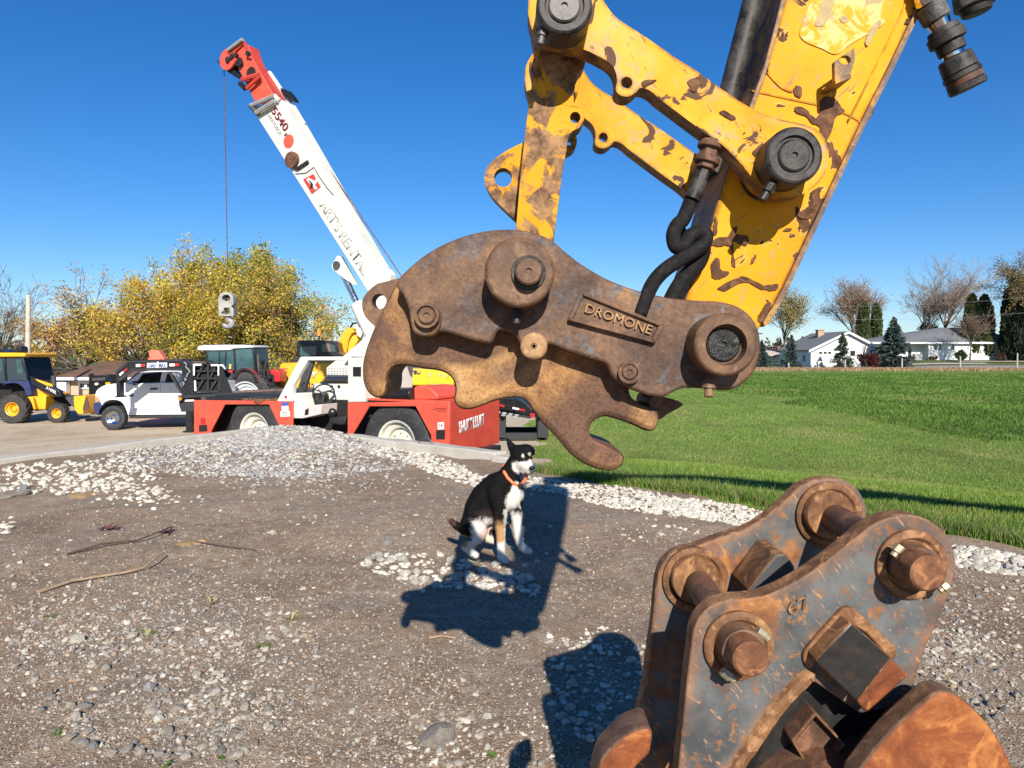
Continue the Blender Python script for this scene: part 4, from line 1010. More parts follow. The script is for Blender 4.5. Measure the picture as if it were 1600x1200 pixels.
# pins and collars
kC = lambda r, Y: r/2.2857/FPX*Y
collar(*ZC([(622, 216)])[0], kC(124, 1.335), 1.41, 1.325, .001, [M['collar'], M['collar']], 'pin_collar', cp, seg=48, rec=.001)
collar(*ZC([(653, 219)])[0], kC(63, 1.31), 1.34, 1.318, kC(53, 1.31), [M['pinblack'], M['collar']], 'pin', cp, pinout=.022)
collar(*ZC([(1360, 477)])[0], kC(112, 1.335), 1.41, 1.325, kC(66, 1.33), [M['collar'], M['grease']], 'pin_collar', cp, rec=.022, pinout=-.016, seg=48)
collar(*ZC([(288, 372)])[0], kC(46, 1.37), 1.40, 1.372, kC(37, 1.37), [M['collar'], M['collar']], 'pin', cp, rec=.008, pinout=-.002)
collar(*ZC([(673, 482)])[0], kC(48, 1.36), 1.475, 1.352, .001, [M['pintan'], M['pintan']], 'pin', cp, rec=.001)
collar(*ZC([(1015, 575)])[0], kC(41, 1.385), 1.41, 1.388, kC(34, 1.38), [M['collar'], M['collar']], 'pin', cp, rec=.005, pinout=-.001)
bolt(*ZC([(612, 340)])[0], 1.375, (0, -.2, -1), .009, .035, M['pinblack'], cp); bolt(*ZC([(1300, 600)])[0], 1.375, (-.1, -.2, -1), .011, .035, M['collar'], cp)
g_ = ZC([(690, 120), (670, 115)])
for q in g_: bolt(q[0], q[1], 1.40, (.1, -1, .2), .004, .012, M['pinblack'], cp, 'grease_nipple')
# lifting eye on the back left and locking bar tip at the front
eye = [(590, 443, 1), (575, 455), (566, 470), (568, 490), (580, 505), (600, 520, 1), (660, 520, 1), (660, 425, 1), (610, 438)]
plate(eye, 1.63, .05, [M['collar'], M['castdark']], 'lifting_eye', cp, [circ(592.5, 471, 11.5, 12, 20)], .008)
tip = ZC([(1060, 650, 1), (1155, 668), (1197, 682), (1205, 694), (1150, 725), (1120, 745), (1050, 755, 1)])
plate(tip, 1.60, .045, [M['collar'], M['castdark']], 'locking_bar', cp, [], .003)
mb = MB(); q = at(*ZC([(1118, 690)])[0], 1.50); mb.cyl(q, q + YV*.16, .02, seg=18); mb.build('locking_pin', M['castdark'], cp)

# ================================================================ BUCKET
bk = thing('excavator_bucket', (.75, 1.5, 0), 'rusty grey excavator bucket standing in the foreground with two pin ears', 'bucket')
B = [M['bucket'], M['bead']]
ear = ZB([(300, 1500, 1), (330, 1129), (345, 980), (360, 820), (375, 700), (386, 620), (412, 570), (460, 530), (520, 512), (580, 507), (640, 497), (720, 465), (800, 420), (880, 365), (950, 310), (1010, 260), (1060, 225), (1120, 205), (1180, 200), (1240, 215), (1290, 245), (1325, 290), (1345, 340), (1350, 400), (1335, 460), (1310, 530), (1280, 600), (1240, 690), (1205, 785), (1185, 860, 1), (1120, 905, 1), (1000, 930, 1), (812, 800, 1), (760, 838), (690, 905), (610, 1020), (535, 1135), (460, 1300), (400, 1500, 1)])
plate(ear, 1.30, .045, B, 'pin_ear', bk, [], .006)
ear2 = ZB([(120, 1500, 1), (165, 990), (200, 850), (220, 700), (235, 600), (246, 480), (258, 410), (285, 360), (330, 330), (380, 318), (430, 300), (500, 275), (590, 245), (660, 200), (720, 150), (770, 100), (820, 75), (880, 64), (940, 72), (990, 105), (1018, 160), (1022, 215), (1005, 300), (960, 420), (900, 560), (800, 760), (720, 1000), (700, 1500, 1)])
plate(ear2, 1.73, .045, B, 'pin_ear', bk, [], .006)
# weld bead along the ear's lower edge
mb = MB(); bl = sm(ZB([(450, 1320), (535, 1135), (610, 1020), (690, 905), (750, 838), (805, 790)]), 6, False)
mb.tube([at(p[0], p[1], 1.305) + Vector((random.uniform(-.001, .001), 0, random.uniform(-.001, .001))) for p in bl], .016, 10); mb.build('weld_bead', M['bead'], bk)
# dark box section behind and below the near ear
bx_ = ZB([(560, 1700, 1), (600, 1129, 1), (700, 860, 1), (900, 700, 1), (1100, 760, 1), (1180, 800, 1), (1260, 900, 1), (1420, 1129, 1), (1500, 1700, 1)])
mb = MB(); mb.prism(pa(bx_, 1.36), YV*.34, [], 0, 0, 0); mb.build('torsion_box', M['darkplate'], bk, .01)
# bosses, pins
def boss(px, py, Yf, r, ri, parent, mat, th=.02):
    c = at(px, py, Yf); mb = MB()
    mb.lathe(c, YV, [(r, th), (r, .005), (r-.006, 0), (ri+.012, 0), (ri+.006, .006), (ri, .006), (ri, th)], 44); return mb.build('pin_boss', mat, parent, 0, 1, 40)
for (bx0, by0), (cx0, cy0), (ex0, ey0), fb in (((556, 686), (574, 704), (598, 733), (395, 440)), ((1196, 385), (1226, 402), (1252, 416), (889, 200))):
    (x, y), = ZB([(bx0, by0)]); boss(x, y, 1.286, kpx(56, 1.286), kpx(34, 1.286), bk, M['bead'])
    (x, y), = ZB([(cx0, cy0)]); c = at(x, y, 1.245); mb = MB(); rr = kpx(35, 1.245)
    mb.lathe(c, YV, [(rr, .055), (rr, .004), (rr-.005, 0), (rr-.014, 0), (rr-.016, .006), (0, .006)], 40); mb.build('pin_collar', M['collar'], bk, 0, 1, 40)
    (x, y), = ZB([(ex0, ey0)]); c = at(x, y, 1.20); rr = kpx(29, 1.2); mb = MB()
    mb.lathe(c, YV, [(rr, .06), (rr, .004), (rr-.004, 0), (0, 0)], 36); mb.build('pin_end', M['pinrust'], bk, 0, 1, 40)
    (x, y), = ZB([fb]); boss(x, y, 1.715, kpx(52, 1.715), kpx(34, 1.715), bk, M['bead'], .025)
    far = at(x, y, 1.72); c = at(x, y, 1.69); mb = MB(); mb.lathe(c, YV, [(0, 0), (kpx(36, 1.69), 0), (kpx(38, 1.69), .004), (kpx(38, 1.69), .03)], 40); mb.build('pin_collar', M['bead'], bk, 0, 1, 40)
    near = at(*ZB([(bx0, by0)])[0], 1.32); mb = MB(); mb.cyl(near, far, .033, seg=28); mb.build('pin', M['castdark'], bk)
for (q0, q1) in (((618, 622), (660, 655)), ((492, 772), (535, 808)), ((1148, 312), (1118, 350)), ((1318, 455), (1288, 478))):
    a_, b_ = at(*ZB([q0])[0], 1.258), at(*ZB([q1])[0], 1.258); mb = MB(); mb.cyl(a_, a_+(b_-a_)*.62, .010, seg=6); mb.cyl(a_+(b_-a_)*.62, b_, .0065, seg=10); mb.build('bolt', M['boltpale'], bk, .001)
# welded square tubes on the box
def sq(pts, Yf, th, rim, mats, name):
    P = ZB(pts); c = (sum(p[0] for p in P)/4, sum(p[1] for p in P)/4)
    Pi = [(c[0] + (p[0]-c[0])*rim, c[1] + (p[1]-c[1])*rim) for p in P]
    mb = MB(); mb.prism(pa(P, Yf), YV*th, [pa(Pi, Yf)], 0, 1, 0); o = mb.build(name, mats, bk, .004)
    mb = MB(); mb.prism(pa(Pi, Yf+.022), YV*.02); mb.build('tube_cap', mats[2], bk); return o
P = ZB([(835, 735), (965, 595), (1110, 725), (985, 885)])
mb = MB(); mb.prism(pa(P, 1.252), YV*.12, [], 0, 1, 0); mb.build('stop_block', [M['darkplate'], M['bead']], bk, .003)
plate([p + (1,) for p in ZB([(985, 885), (1110, 725), (1182, 790), (1022, 932)])], 1.262, .10, [M['bucketrust'], M['bead']], 'stop_plate', bk, [], .006)
rimp = ZB([(795, 745), (795, 700), (930, 548), (965, 540), (990, 555), (1130, 690), (1115, 735), (965, 600), (840, 735), (820, 765)])
plate(rimp, 1.290, .03, [M['bead'], M['bead']], 'weld_bead', bk, [], .006, 3)
sq([(745, 1030), (835, 925), (948, 1045), (830, 1175)], 1.315, .07, .86, [M['bead'], M['castdark'], M['castdark']], 'square_tube')
# curved shell plate at the lower right and the body below
sh = ZB([(985, 1160, 1), (1080, 1035), (1170, 945), (1255, 872), (1300, 850), (1345, 858), (1400, 895), (1460, 955), (1515, 1030), (1562, 1129), (1610, 1270), (1640, 1500), (1600, 1900), (1400, 2300, 1), (900, 2300, 1), (900, 1500, 1)])
plate(sh, 1.19, .05, [M['bucketrust'], M['collar']], 'side_cutter_plate', bk, [], .008)
bb = ZB([(1120, 1140), (1250, 1000), (1330, 980), (1400, 1010), (1470, 1090), (1540, 1250), (1570, 1500), (1500, 2000), (1250, 2300), (700, 2300), (500, 2100), (560, 1500), (800, 1200)])
mb = MB(); mb.prism(pa(sm(bb, 3), 1.24), YV*.62, [], 0, 0, 0); mb.build('bucket_shell', M['castdark'], bk, .02)
tooth = ZB([(20, 1200, 1), (45, 1110), (90, 1055), (140, 1010), (190, 988), (222, 985), (236, 1010), (230, 1060), (222, 1085), (165, 1150), (150, 1300, 1), (20, 1300, 1)])
plate(tooth, 1.22, .08, [M['bucketrust'], M['collar']], 'bucket_tooth', bk, [], .012)
P = ZB([(585, 480), (690, 345), (725, 342), (760, 395), (700, 470), (610, 490)])
plate([p + (1,) for p in P], 1.60, .13, [M['greydark'], M['bead']], 'stiffener_bar', bk, [], .004)
text('67', at(*ZB([(738, 566)])[0], 1.2995), at(*ZB([(815, 530)])[0], 1.2995), Vector((.2, 0, 1)), M['bead'], bk, .022, 'weld_numbers', .005)
# ================================================================ vertical tracing planes
class PL:
    def __init__(s, p0, n): s.p0 = Vector(p0); s.n = Vector(n).normalized(); s.u = Vector((-s.n.y, s.n.x, 0))
    def pt(s, px, py, off=0): return onplane(px, py, s.p0 + s.n*off, s.n)
    def pts(s, P, off=0): return [s.pt(p[0], p[1], off) for p in P]
    def scale(s, px, py, off=0): return (s.pt(px+1, py, off) - s.pt(px, py, off)).length
def ext(pl, P, off, th, name, mats, parent, bevel=.01, holes=(), k=0, ang=35):
    mb = MB(); Q = sm(P, k) if k else P
    mb.prism(pl.pts(Q, off), pl.n*th, [pl.pts(h, off) for h in holes], 0, 1 if isinstance(mats, list) and len(mats) > 1 else 0, 0)
    return mb.build(name, mats, parent, bevel, 2, ang)
def wheel(parent, c, axis, r, wd, rim, mr, mt, lugs=0, nuts=8, dish=.35, name='wheel'):
    """hub and rim mesh with the tyre as its child; axis points to the outer face"""
    c = Vector(c); ax = Vector(axis).normalized(); mb = MB(); h = wd/2
    mb.lathe(c, ax, [(0, h*.25), (rim*.30, h*.28), (rim*.32, h*.05), (rim*.62, -h*dish*.3), (rim*.66, h*.25), (rim*.88, h*.45), (rim*.93, h*.82), (rim*1.02, h*.88), (rim*1.04, h*.7), (rim*1.0, -h*.6), (rim*.5, -h*.8)], 32)
    x, y, d = frame(ax)
    for i in range(nuts):
        a = 6.283*i/nuts; p = c + (x*math.cos(a)+y*math.sin(a))*rim*.46 + d*(h*.0); mb.cyl(p, p + d*h*.2, rim*.055, seg=6)
    wh = mb.build(name, mr, parent)
    tb = MB()
    tb.lathe(c, ax, [(rim*1.0, -h*.85), (rim*1.12, -h*.98), (r*.90, -h), (r*.97, -h*.86), (r, -h*.55), (r*1.004, 0), (r, h*.55), (r*.97, h*.86), (r*.90, h), (rim*1.12, h*.98), (rim*1.0, h*.85), (rim*1.0, -h*.85)], 40)
    if lugs:
        for i in range(lugs):
            for sgn in (-1, 1):
                a = 6.283*(i + (.5 if sgn > 0 else 0))/lugs
                e = x*math.cos(a)+y*math.sin(a); t = -x*math.sin(a)+y*math.cos(a)
                q = c + e*(r*1.0) + d*(sgn*h*.48)
                tb.box(q, e*(r*.045), (d*.9+t*sgn*.55).normalized()*(h*.52), t*(r*.042))
    tb.build('tyre', mt, wh)
    return wh
def quadtext(pl, body, p0, p1, hpx, mat, parent, off, name='lettering', depth=.006, bold=0, shear=0, flip=1):
    a = pl.pt(*p0, off); b = pl.pt(*p1, off); mx, my = (p0[0]+p1[0])/2, (p0[1]+p1[1])/2
    dx, dy = p1[0]-p0[0], p1[1]-p0[1]; l = math.hypot(dx, dy); q = pl.pt(mx + dy/l*hpx, my - dx/l*hpx, off)
    up = q - pl.pt(mx, my, off); h = up.length
    return text(body, a, b, up, mat, parent, h, name, depth, bold=bold, shear=shear)
# ================================================================ CARRY DECK CRANE
ZR = lambda pts: zz((280, 540), 5.3333, pts); ZF = lambda pts: zz((540, 560), 5.0, pts); Z6 = lambda pts: zz((330, 50), 6.0, pts)
Z1 = lambda pts: zz((320, 40), 2.7265, pts); Z7 = lambda pts: zz((500, 380), 6.668, pts)
cu_ = Vector((-.890, .456, 0)).normalized(); cv = Vector((.456, .890, 0)).normalized()
CO = Vector((-1.15, 12.9, -1.0)); cr = thing('carry_deck_crane', CO + cu_*3.2 + cv, 'orange red and white carry deck crane with its boom raised, behind the concrete wall', 'crane')
K = PL(CO, cv)
RD = [M['cranered'], M['cranered']]
# body sides: near and far side plates with wheel arches
left = [(303, 625), (433, 626.5), (457, 627), (457, 700), (443, 681), (420, 632), (351, 632), (330, 672), (327, 690), (303, 690)]
rightp = [(543, 628), (571, 629), (701, 626.5), (701, 702), (674, 697), (673, 680), (649, 635), (577, 635), (550, 680), (550, 702), (500, 702), (500, 690), (543, 690)]
for off, th in ((0, .04), (1.96, .04)):
    ext(K, left, off, th, 'side_panel', RD, cr, .012); ext(K, rightp, off, th, 'side_panel', RD, cr, .012)
def local(u, v, z): return CO + cu_*u + cv*v + Vector((0, 0, z))
def lbox(mb, u0, u1, v0, v1, z0, z1, m=0): return mb.box(local((u0+u1)/2, (v0+v1)/2, (z0+z1)/2), cu_*((u1-u0)/2), cv*((v1-v0)/2), Vector((0, 0, (z1-z0)/2)), m)
uL = (K.pt(303, 640) - CO).dot(cu_); zt = K.pt(701, 627).z + 1.0; ztl = K.pt(303, 625).z + 1.0
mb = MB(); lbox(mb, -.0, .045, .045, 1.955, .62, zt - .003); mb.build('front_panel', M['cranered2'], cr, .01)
mb = MB(); lbox(mb, .045, 1.9, .041, 1.959, zt-.045, zt-.006); mb.build('front_deck', M['cranered'], cr, .008)
u4 = (K.pt(433, 640) - CO).dot(cu_)
mb = MB(); lbox(mb, u4-.1, uL, .041, 1.959, ztl-.05, ztl-.008); mb.build('rear_deck', M['greydark'], cr, .008)
mb = MB(); lbox(mb, u4+.05, uL-.01, .30, 1.9, ztl-.008, ztl+.055); mb.build('deck_plate', M['blackmat'], cr, .005)
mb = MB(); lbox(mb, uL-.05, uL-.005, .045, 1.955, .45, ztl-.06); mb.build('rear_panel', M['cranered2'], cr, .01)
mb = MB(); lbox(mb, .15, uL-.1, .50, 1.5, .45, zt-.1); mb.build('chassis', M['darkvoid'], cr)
# wheels
def cwheel(px, py, off):
    p = K.pt(px, py, .03); c = p + cv*(off)
    return wheel(cr, c, -cv if off < 1 else cv, K.scale(px, py)*52.5, .40, K.scale(px, py)*29, M['rim'], M['rubber'], 0, 8)
cwheel(616, 693, .24); cwheel(616, 693, 1.68)
pL = K.pt(394, 690, .03); sc_ = K.scale(394, 690)
for off in (.24, 1.68): wheel(cr, Vector((pL.x, pL.y, K.pt(616, 693, .03).z)) + cv*off, -cv if off < 1 else cv, K.scale(616, 693)*52.5, .40, K.scale(616, 693)*29, M['rim'], M['rubber'], 0, 8)
# white cab frame
W = [M['cranewhite'], M['cranewhite']]
ext(K, ZR([(812, 466), (1008, 96), (1080, 96), (1072, 122), (950, 330), (945, 466)]), -.01, .10, 'cab_post', W, cr, .012)
ext(K, ZR([(1010, 92), (1412, 92), (1412, 124), (1070, 124)]), -.008, .10, 'cab_top_rail', W, cr, .012)
ext(K, ZR([(1405, 100), (1545, 100), (1548, 470), (1405, 472)]), -.012, .35, 'cab_rear_post', W, cr, .012)
ext(K, [(533, 558), (575, 522), (600, 505), (606, 540), (604, 600), (604, 628), (570, 628.5), (570, 559)], .36, .9, 'turret_housing', W, cr, .03)
ext(K, ZF([(57, 66), (120, 66), (120, 142), (57, 142)]), -.016, .02, 'vent_opening', M['black'], cr, 0)
ext(K, ZR([(1062, 122), (1120, 124), (1040, 385), (950, 385), (985, 360)]), .95, .08, 'far_cab_post', M['greydark'], cr, .01)
ext(K, ZR([(1090, 120), (1300, 120), (1296, 134), (1090, 134)]), .9, .06, 'far_top_rail', M['greydark'], cr, .01)
ext(K, ZR([(1225, 182), (1300, 124), (1405, 124), (1405, 265), (1225, 265)]), .62, .3, 'guard_box', W, cr, .02)
for i in range(7):
    for j in range(4):
        q = ZR([(1240+i*24, 190+j*20)])[0]; mbv = MB(); mbv.prism(K.pts([q, (q[0]+2.3, q[1]), (q[0]+2.3, q[1]+1.2), (q[0], q[1]+1.2)], .612), cv*.006); mbv.build('guard_slot', M['grey'], cr)
ext(K, ZR([(1210, 265), (1408, 265), (1408, 292), (1210, 292)]), .6, .3, 'tube_rail', M['grey'], cr, .02)
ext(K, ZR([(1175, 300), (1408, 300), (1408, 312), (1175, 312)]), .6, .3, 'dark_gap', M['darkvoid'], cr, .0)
ext(K, ZR([(1110, 316), (1408, 316), (1408, 462), (1250, 462), (1110, 400)]), .62, .3, 'control_panel', W, cr, .015)
mbv = MB()
for (x0, y0, x1, y1) in ((1255, 330, 1280, 350), (1320, 330, 1340, 355)): mbv.prism(K.pts(ZR([(x0, y0), (x1, y0), (x1, y1), (x0, y1)]), .615), cv*.006)
mbv.build('gauge', M['black'], cr)
for (x0, y0, x1, y1) in ((1270, 365, 1305, 415), (1312, 360, 1345, 420), (1352, 365, 1395, 410), (1300, 425, 1350, 450)):
    ext(K, ZR([(x0, y0), (x1, y0), (x1, y1), (x0, y1)]), .614, .006, 'decal', M['offwhite'], cr, 0)
ext(K, ZR([(1120, 465), (1408, 465), (1408, 760), (1100, 760), (1150, 640), (1185, 560)]), .55, .3, 'cab_back_panel', RD, cr, .01)
ext(K, ZR([(952, 396), (1020, 396), (1052, 500), (1030, 608), (948, 608)]), .06, .5, 'dash_housing', W, cr, .02)
ext(K, ZR([(1048, 502), (1186, 490), (1180, 572), (1032, 606)]), .03, .5, 'dash_panel', simple('pinkish white panel', (.62, .52, .48), .5, 0, .1, 5, 0), cr, .01)
ext(K, ZR([(1050, 535), (1078, 522), (1075, 575), (1045, 580)]), .022, .01, 'switch', M['black'], cr, 0)
ext(K, ZR([(1000, 395), (1190, 400), (1195, 488), (1052, 500), (1020, 430)]), .35, .2, 'valve_block', M['blackmat'], cr, .01)
for (x, y) in ((1040, 380), (1080, 370), (1110, 390), (1075, 420), (1130, 430), (1165, 440)):
    q = ZR([(x, y)])[0]; a_ = K.pt(q[0], q[1], .33); mb = MB(); mb.cyl(a_, a_ + Vector((random.uniform(-.05, .05), 0, .16)), .012, seg=8); mb.ball(a_ + Vector((0, 0, .17)), .022, seg=8); mb.build('lever', M['black'], cr)
c_ = K.pt(*ZR([(1204, 402)])[0], .30); ax_ = (-cv*.75 + Vector((0, 0, .45)) + cu_*(-.45)).normalized()
mb = MB(); mb.torus(c_, ax_, K.scale(505, 615)*13, .018, 32, 8)
fx1, fy1, fd = frame(ax_)
for i in range(3):
    a = 2.1*i + .5; mb.cyl(c_, c_ + (fx1*math.cos(a)+fy1*math.sin(a))*K.scale(505, 615)*13, .012, seg=6)
mb.cyl(c_ - ax_*.05, c_ + ax_*.03, .045, seg=12); mb.build('steering_wheel', M['black'], cr)
mb = MB(); mb.tube([c_, K.pt(*ZR([(1190, 520)])[0], .35), K.pt(*ZR([(1215, 575)])[0], .35), K.pt(*ZR([(1275, 565)])[0], .35)], .014, 8); mb.build('steering_column', M['black'], cr)
q_ = K.pt(*ZR([(1275, 560)])[0], .32); mb = MB(); mb.ball(q_, .10, .07, .10); mb.build('work_lamp', M['black'], cr)
ext(K, ZR([(1245, 600), (1390, 592), (1372, 660), (1340, 665), (1248, 648)]), .20, .4, 'seat', M['blackmat'], cr, .03)
ext(K, ZR([(1312, 548), (1356, 546), (1356, 576), (1312, 578)]), .54, .01, 'decal', M['offwhite'], cr, 0)
mb = MB()
for P in ([(955, 640), (1000, 720), (1060, 790)], [(1090, 650), (1120, 700), (1180, 720)], [(1010, 620), (1080, 690), (1050, 780)]):
    mb.tube([K.pt(*q, .4) for q in ZR(P)], .04, 8)
mb.build('pedal_linkage', M['blackmat'], cr)
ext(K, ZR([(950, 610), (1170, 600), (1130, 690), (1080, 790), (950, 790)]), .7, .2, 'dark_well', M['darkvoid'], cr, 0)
# counterweight block and black tank on the front deck
ext(K, ZF([(528, 228), (560, 215), (640, 218), (662, 232), (718, 282), (718, 322), (530, 328)]), .25, .9, 'counterweight', RD, cr, .03)
mb = MB(); a_, b_ = K.pt(*ZF([(295, 285)])[0], .2), K.pt(*ZF([(528, 282)])[0], .2); mb.cyl(a_, b_, K.scale(600, 616)*9, seg=24); mb.build('winch_drum', M['black'], cr, .01)
ext(K, ZF([(690, 255), (850, 255), (850, 310), (690, 310)]), 1.6, .2, 'rear_rail', M['greydark'], cr, .02)
# decals on the side
def decal(P, mat, name='decal', off=-.006, th=.008): return ext(K, P, off, th, name, mat, cr, 0)
decal(ZR([(852, 476), (908, 474), (910, 540), (854, 542)]), M['offwhite']); decal(ZR([(852, 474), (908, 472), (908, 500), (852, 502)]), M['blueprint'], off=-.012)
decal(ZR([(843, 546), (920, 543), (922, 590), (843, 594)]), M['offwhite'])
mbv = MB()
for j in range(3): mbv.prism(K.pts(ZR([(852, 553+j*12), (905, 552+j*12), (905, 557+j*12), (852, 558+j*12)]), -.012), cv*.005)
mbv.build('decal_print', M['grey'], cr)
decal([(280+887/5.333+3.4*math.cos(t*.393), 540+428/5.333+3.4*math.sin(t*.393)) for t in range(16)], M['offwhite'], off=-.02)
decal([(280+887/5.333+2.2*math.cos(t*.393), 540+428/5.333+2.2*math.sin(t*.393)) for t in range(16)], M['redtape'], 'decal_print', -.026)
decal(ZR([(178, 604), (216, 602), (217, 655), (179, 656)]), M['redtape']); decal(ZR([(165, 662), (231, 660), (232, 715), (164, 718)]), M['darkvoid'], 'stake_pocket')
decal(ZF([(708, 560), (776, 560), (775, 633), (706, 632)]), M['darkvoid'], 'stake_pocket')
decal(ZF([(720, 500), (768, 498), (768, 553), (720, 556)]), M['offwhite'], 'number_decal'); quadtext(K, '18', ZF([(732, 536)])[0], ZF([(758, 535)])[0], 5.2, M['black'], cr, -.008, depth=.003)
quadtext(K, 'Carrydeck', ZF([(686, 402)])[0], ZF([(790, 402)])[0], 4.4, M['darkred'], cr, -.003, depth=.003, shear=.3); decal(ZF([(715, 411), (785, 411), (785, 415), (715, 415)]), M['darkred'], 'decal_print', -.003, .004)
# front face lettering
FR = PL(CO, -cu_); quad = lambda P: ZF(P)
quadtext(FR, 'SHUTTLELIFT', ZF([(888, 582)])[0], ZF([(1088, 510)])[0], 14.5, M['white'], cr, -.003, depth=.004, bold=.05)
def fplate(P, mat, name, off=-.003, th=.004):
    mb = MB(); mb.prism(FR.pts(ZF(P), off), FR.n*-th); return mb.build(name, mat, cr)
fplate([(838, 505), (885, 490), (885, 515), (858, 525), (885, 545), (885, 600), (845, 628), (838, 600), (868, 580), (840, 560)], M['white'], 'logo_mark')
fplate([(842, 520), (862, 545), (884, 520), (878, 550), (862, 580), (856, 560)], M['black'], 'logo_mark', -.009)
for P in ([(956, 625), (980, 618), (980, 660), (956, 668)], [(1005, 630), (1015, 627), (1015, 645), (1005, 648)], [(910, 655), (920, 652), (920, 680), (910, 683)]): fplate(P, M['cranered'], 'tie_down', -.02, .02)
fplate([(840, 400), (866, 392), (866, 430), (840, 438)], M['offwhite'], 'head_lamp'); fplate([(1066, 378), (1084, 372), (1084, 396), (1066, 402)], M['offwhite'], 'head_lamp')
mb = MB(); lbox(mb, -.18, .02, .3, 1.7, .50, .62); mb.build('front_bumper', M['black'], cr, .02)
# boom: white outer section, red inner section, head
BM = PL(CO + cv*.80, cv)
nearf = [(391.5, 167), (441, 156), (597, 428), (668, 552), (640, 570), (577, 460)]
bo = ext(BM, nearf, 0, .42, 'boom_section', W, cr, .02)
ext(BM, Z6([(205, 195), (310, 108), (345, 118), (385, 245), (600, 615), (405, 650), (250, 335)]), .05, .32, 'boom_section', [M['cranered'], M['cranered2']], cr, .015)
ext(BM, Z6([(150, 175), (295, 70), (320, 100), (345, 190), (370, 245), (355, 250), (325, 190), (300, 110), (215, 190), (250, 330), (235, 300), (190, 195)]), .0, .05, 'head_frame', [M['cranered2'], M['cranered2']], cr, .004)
a_, b_ = BM.pt(*Z6([(160, 170)])[0], -.03), BM.pt(*Z6([(295, 70)])[0], -.03); mb = MB(); mb.cyl(a_, b_, .045, seg=12); mb.build('guide_bar', M['grey'], cr)
for off in (.0, .30):
    c_ = BM.pt(*Z6([(148, 255)])[0], off); mb = MB(); r_ = BM.scale(354, 92)*11.5; mb.lathe(c_, cv, [(0, 0), (r_, 0), (r_, .05), (0, .05)], 24); mb.build('sheave_plate', M['cranered'], cr, .005)
c_ = BM.pt(*Z6([(165, 275)])[0], .08); mb = MB(); r_ = BM.scale(354, 92)*10; mb.lathe(c_, cv, [(r_*.3, 0), (r_, 0), (r_*.85, .08), (r_, .18), (r_*.3, .18)], 24); mb.build('sheave', M['black'], cr)
for (x, y, r) in ((148, 257, 3.2), (185, 225, 3), (225, 207, 2), (258, 255, 2.4), (260, 285, 3.6), (335, 198, 2.8), (240, 290, 3)):
    c_ = BM.pt(*Z6([(x, y)])[0], -.04); mb = MB(); r_ = BM.scale(360, 92)*r; mb.cyl(c_, c_ + cv*.06, r_, seg=10); mb.build('pin_end', M['blackmat'], cr)
ext(BM, Z6([(40, 258), (110, 310), (190, 330), (240, 380), (275, 420), (250, 435), (190, 400), (120, 350)]), .08, .2, 'cable_guard', M['black'], cr, .01)
decal6 = lambda cx, cy, r, mat, off, nm: MB().lathe(BM.pt(*Z6([(cx, cy)])[0], off), cv, [(0, 0), (BM.scale(390, 115)*r, 0), (BM.scale(390, 115)*r, .015), (0, .015)], 24).build(nm, mat, cr)
decal6(372, 385, 7, M['darkvoid'], .04, 'access_hole'); decal6(725, 1025, 7.4, M['cranered'], -.008, 'red_dot')
def bar(P, r, mat, off, nm='stow_bracket'):
    mb = MB(); mb.tube([BM.pt(*q, off) for q in Z6(P)], r, 6); return mb.build(nm, mat, cr)
bar([(290, 445), (450, 400)], .05, M['cranered2'], -.05); bar([(330, 530), (455, 420)], .04, M['cranered2'], -.05); bar([(270, 480), (320, 530)], .06, M['black'], -.03)
bar([(370, 690), (590, 600)], .045, M['grey'], -.08); bar([(420, 760), (590, 650)], .05, M['grey'], -.1); bar([(370, 690), (440, 770)], .06, M['greydark'], -.05); bar([(590, 600), (640, 650)], .06, M['cranewhite'], -.03)
quadtext(BM, '5540', Z6([(562, 745)])[0], Z6([(690, 940)])[0], 10.5, M['darkred'], cr, -.006, depth=.005, bold=.02); quadtext(BM, 'CARRYDECK', Z6([(515, 765)])[0], Z6([(645, 975)])[0], 4.6, M['grey'], cr, -.005, depth=.004)
quadtext(BM, 'F', Z6([(683, 970)])[0], Z6([(697, 990)])[0], 5, M['black'], cr, -.005, depth=.004, bold=.03)
quadtext(BM, "ART'S RENTAL", Z1([(488, 766)])[0], Z1([(676, 1068)])[0], 15.5, M['faint'], cr, -.003, depth=.003, bold=.02)
lg_ = Z1([(418, 655), (462, 632), (494, 688), (456, 718)]); ext(BM, lg_, -.007, .008, 'logo_mark', M['cranered2'], cr, 0)
ext(BM, Z1([(432, 655), (442, 648), (468, 662), (476, 648), (482, 660), (468, 680), (480, 692), (470, 700), (456, 678), (446, 672)]), -.012, .005, 'logo_mark', M['white'], cr, 0)
ext(BM, Z1([(440, 655), (448, 660), (462, 676), (458, 690), (448, 694), (452, 676)]), -.016, .004, 'logo_mark', M['black'], cr, 0)
c_ = BM.pt(*Z1([(363, 570)])[0], -.10); mb = MB(); r_ = BM.scale(454, 249)*9.5; mb.lathe(c_, cv, [(0, 0), (r_*.6, 0), (r_, .02), (r_, .10), (0, .10)], 20); mb.build('cable_roller', M['castdark'], cr)
mb = MB(); mb.tube([BM.pt(*q, -.03) for q in Z1([(370, 600), (395, 610), (440, 580)])], .04, 6); mb.build('stow_bracket', M['blackmat'], cr)
mb = MB(); mb.tube([BM.pt(*q, -.012) for q in Z1([(385, 632), (430, 628), (465, 603), (485, 640), (520, 690), (548, 722)])], .008, 5); mb.build('wire', M['black'], cr)
mb = MB(); mb.tube([BM.pt(*q, .40) for q in Z6([(545, 380), (640, 520), (780, 740), (870, 860)])], .05, 6); mb.build('hose_reel_bar', M['cranewhite'], cr)
ext(BM, Z6([(640, 520), (700, 540), (745, 600), (770, 640), (730, 640), (680, 600)]), .3, .2, 'cable_wedge', M['black'], cr, .01)
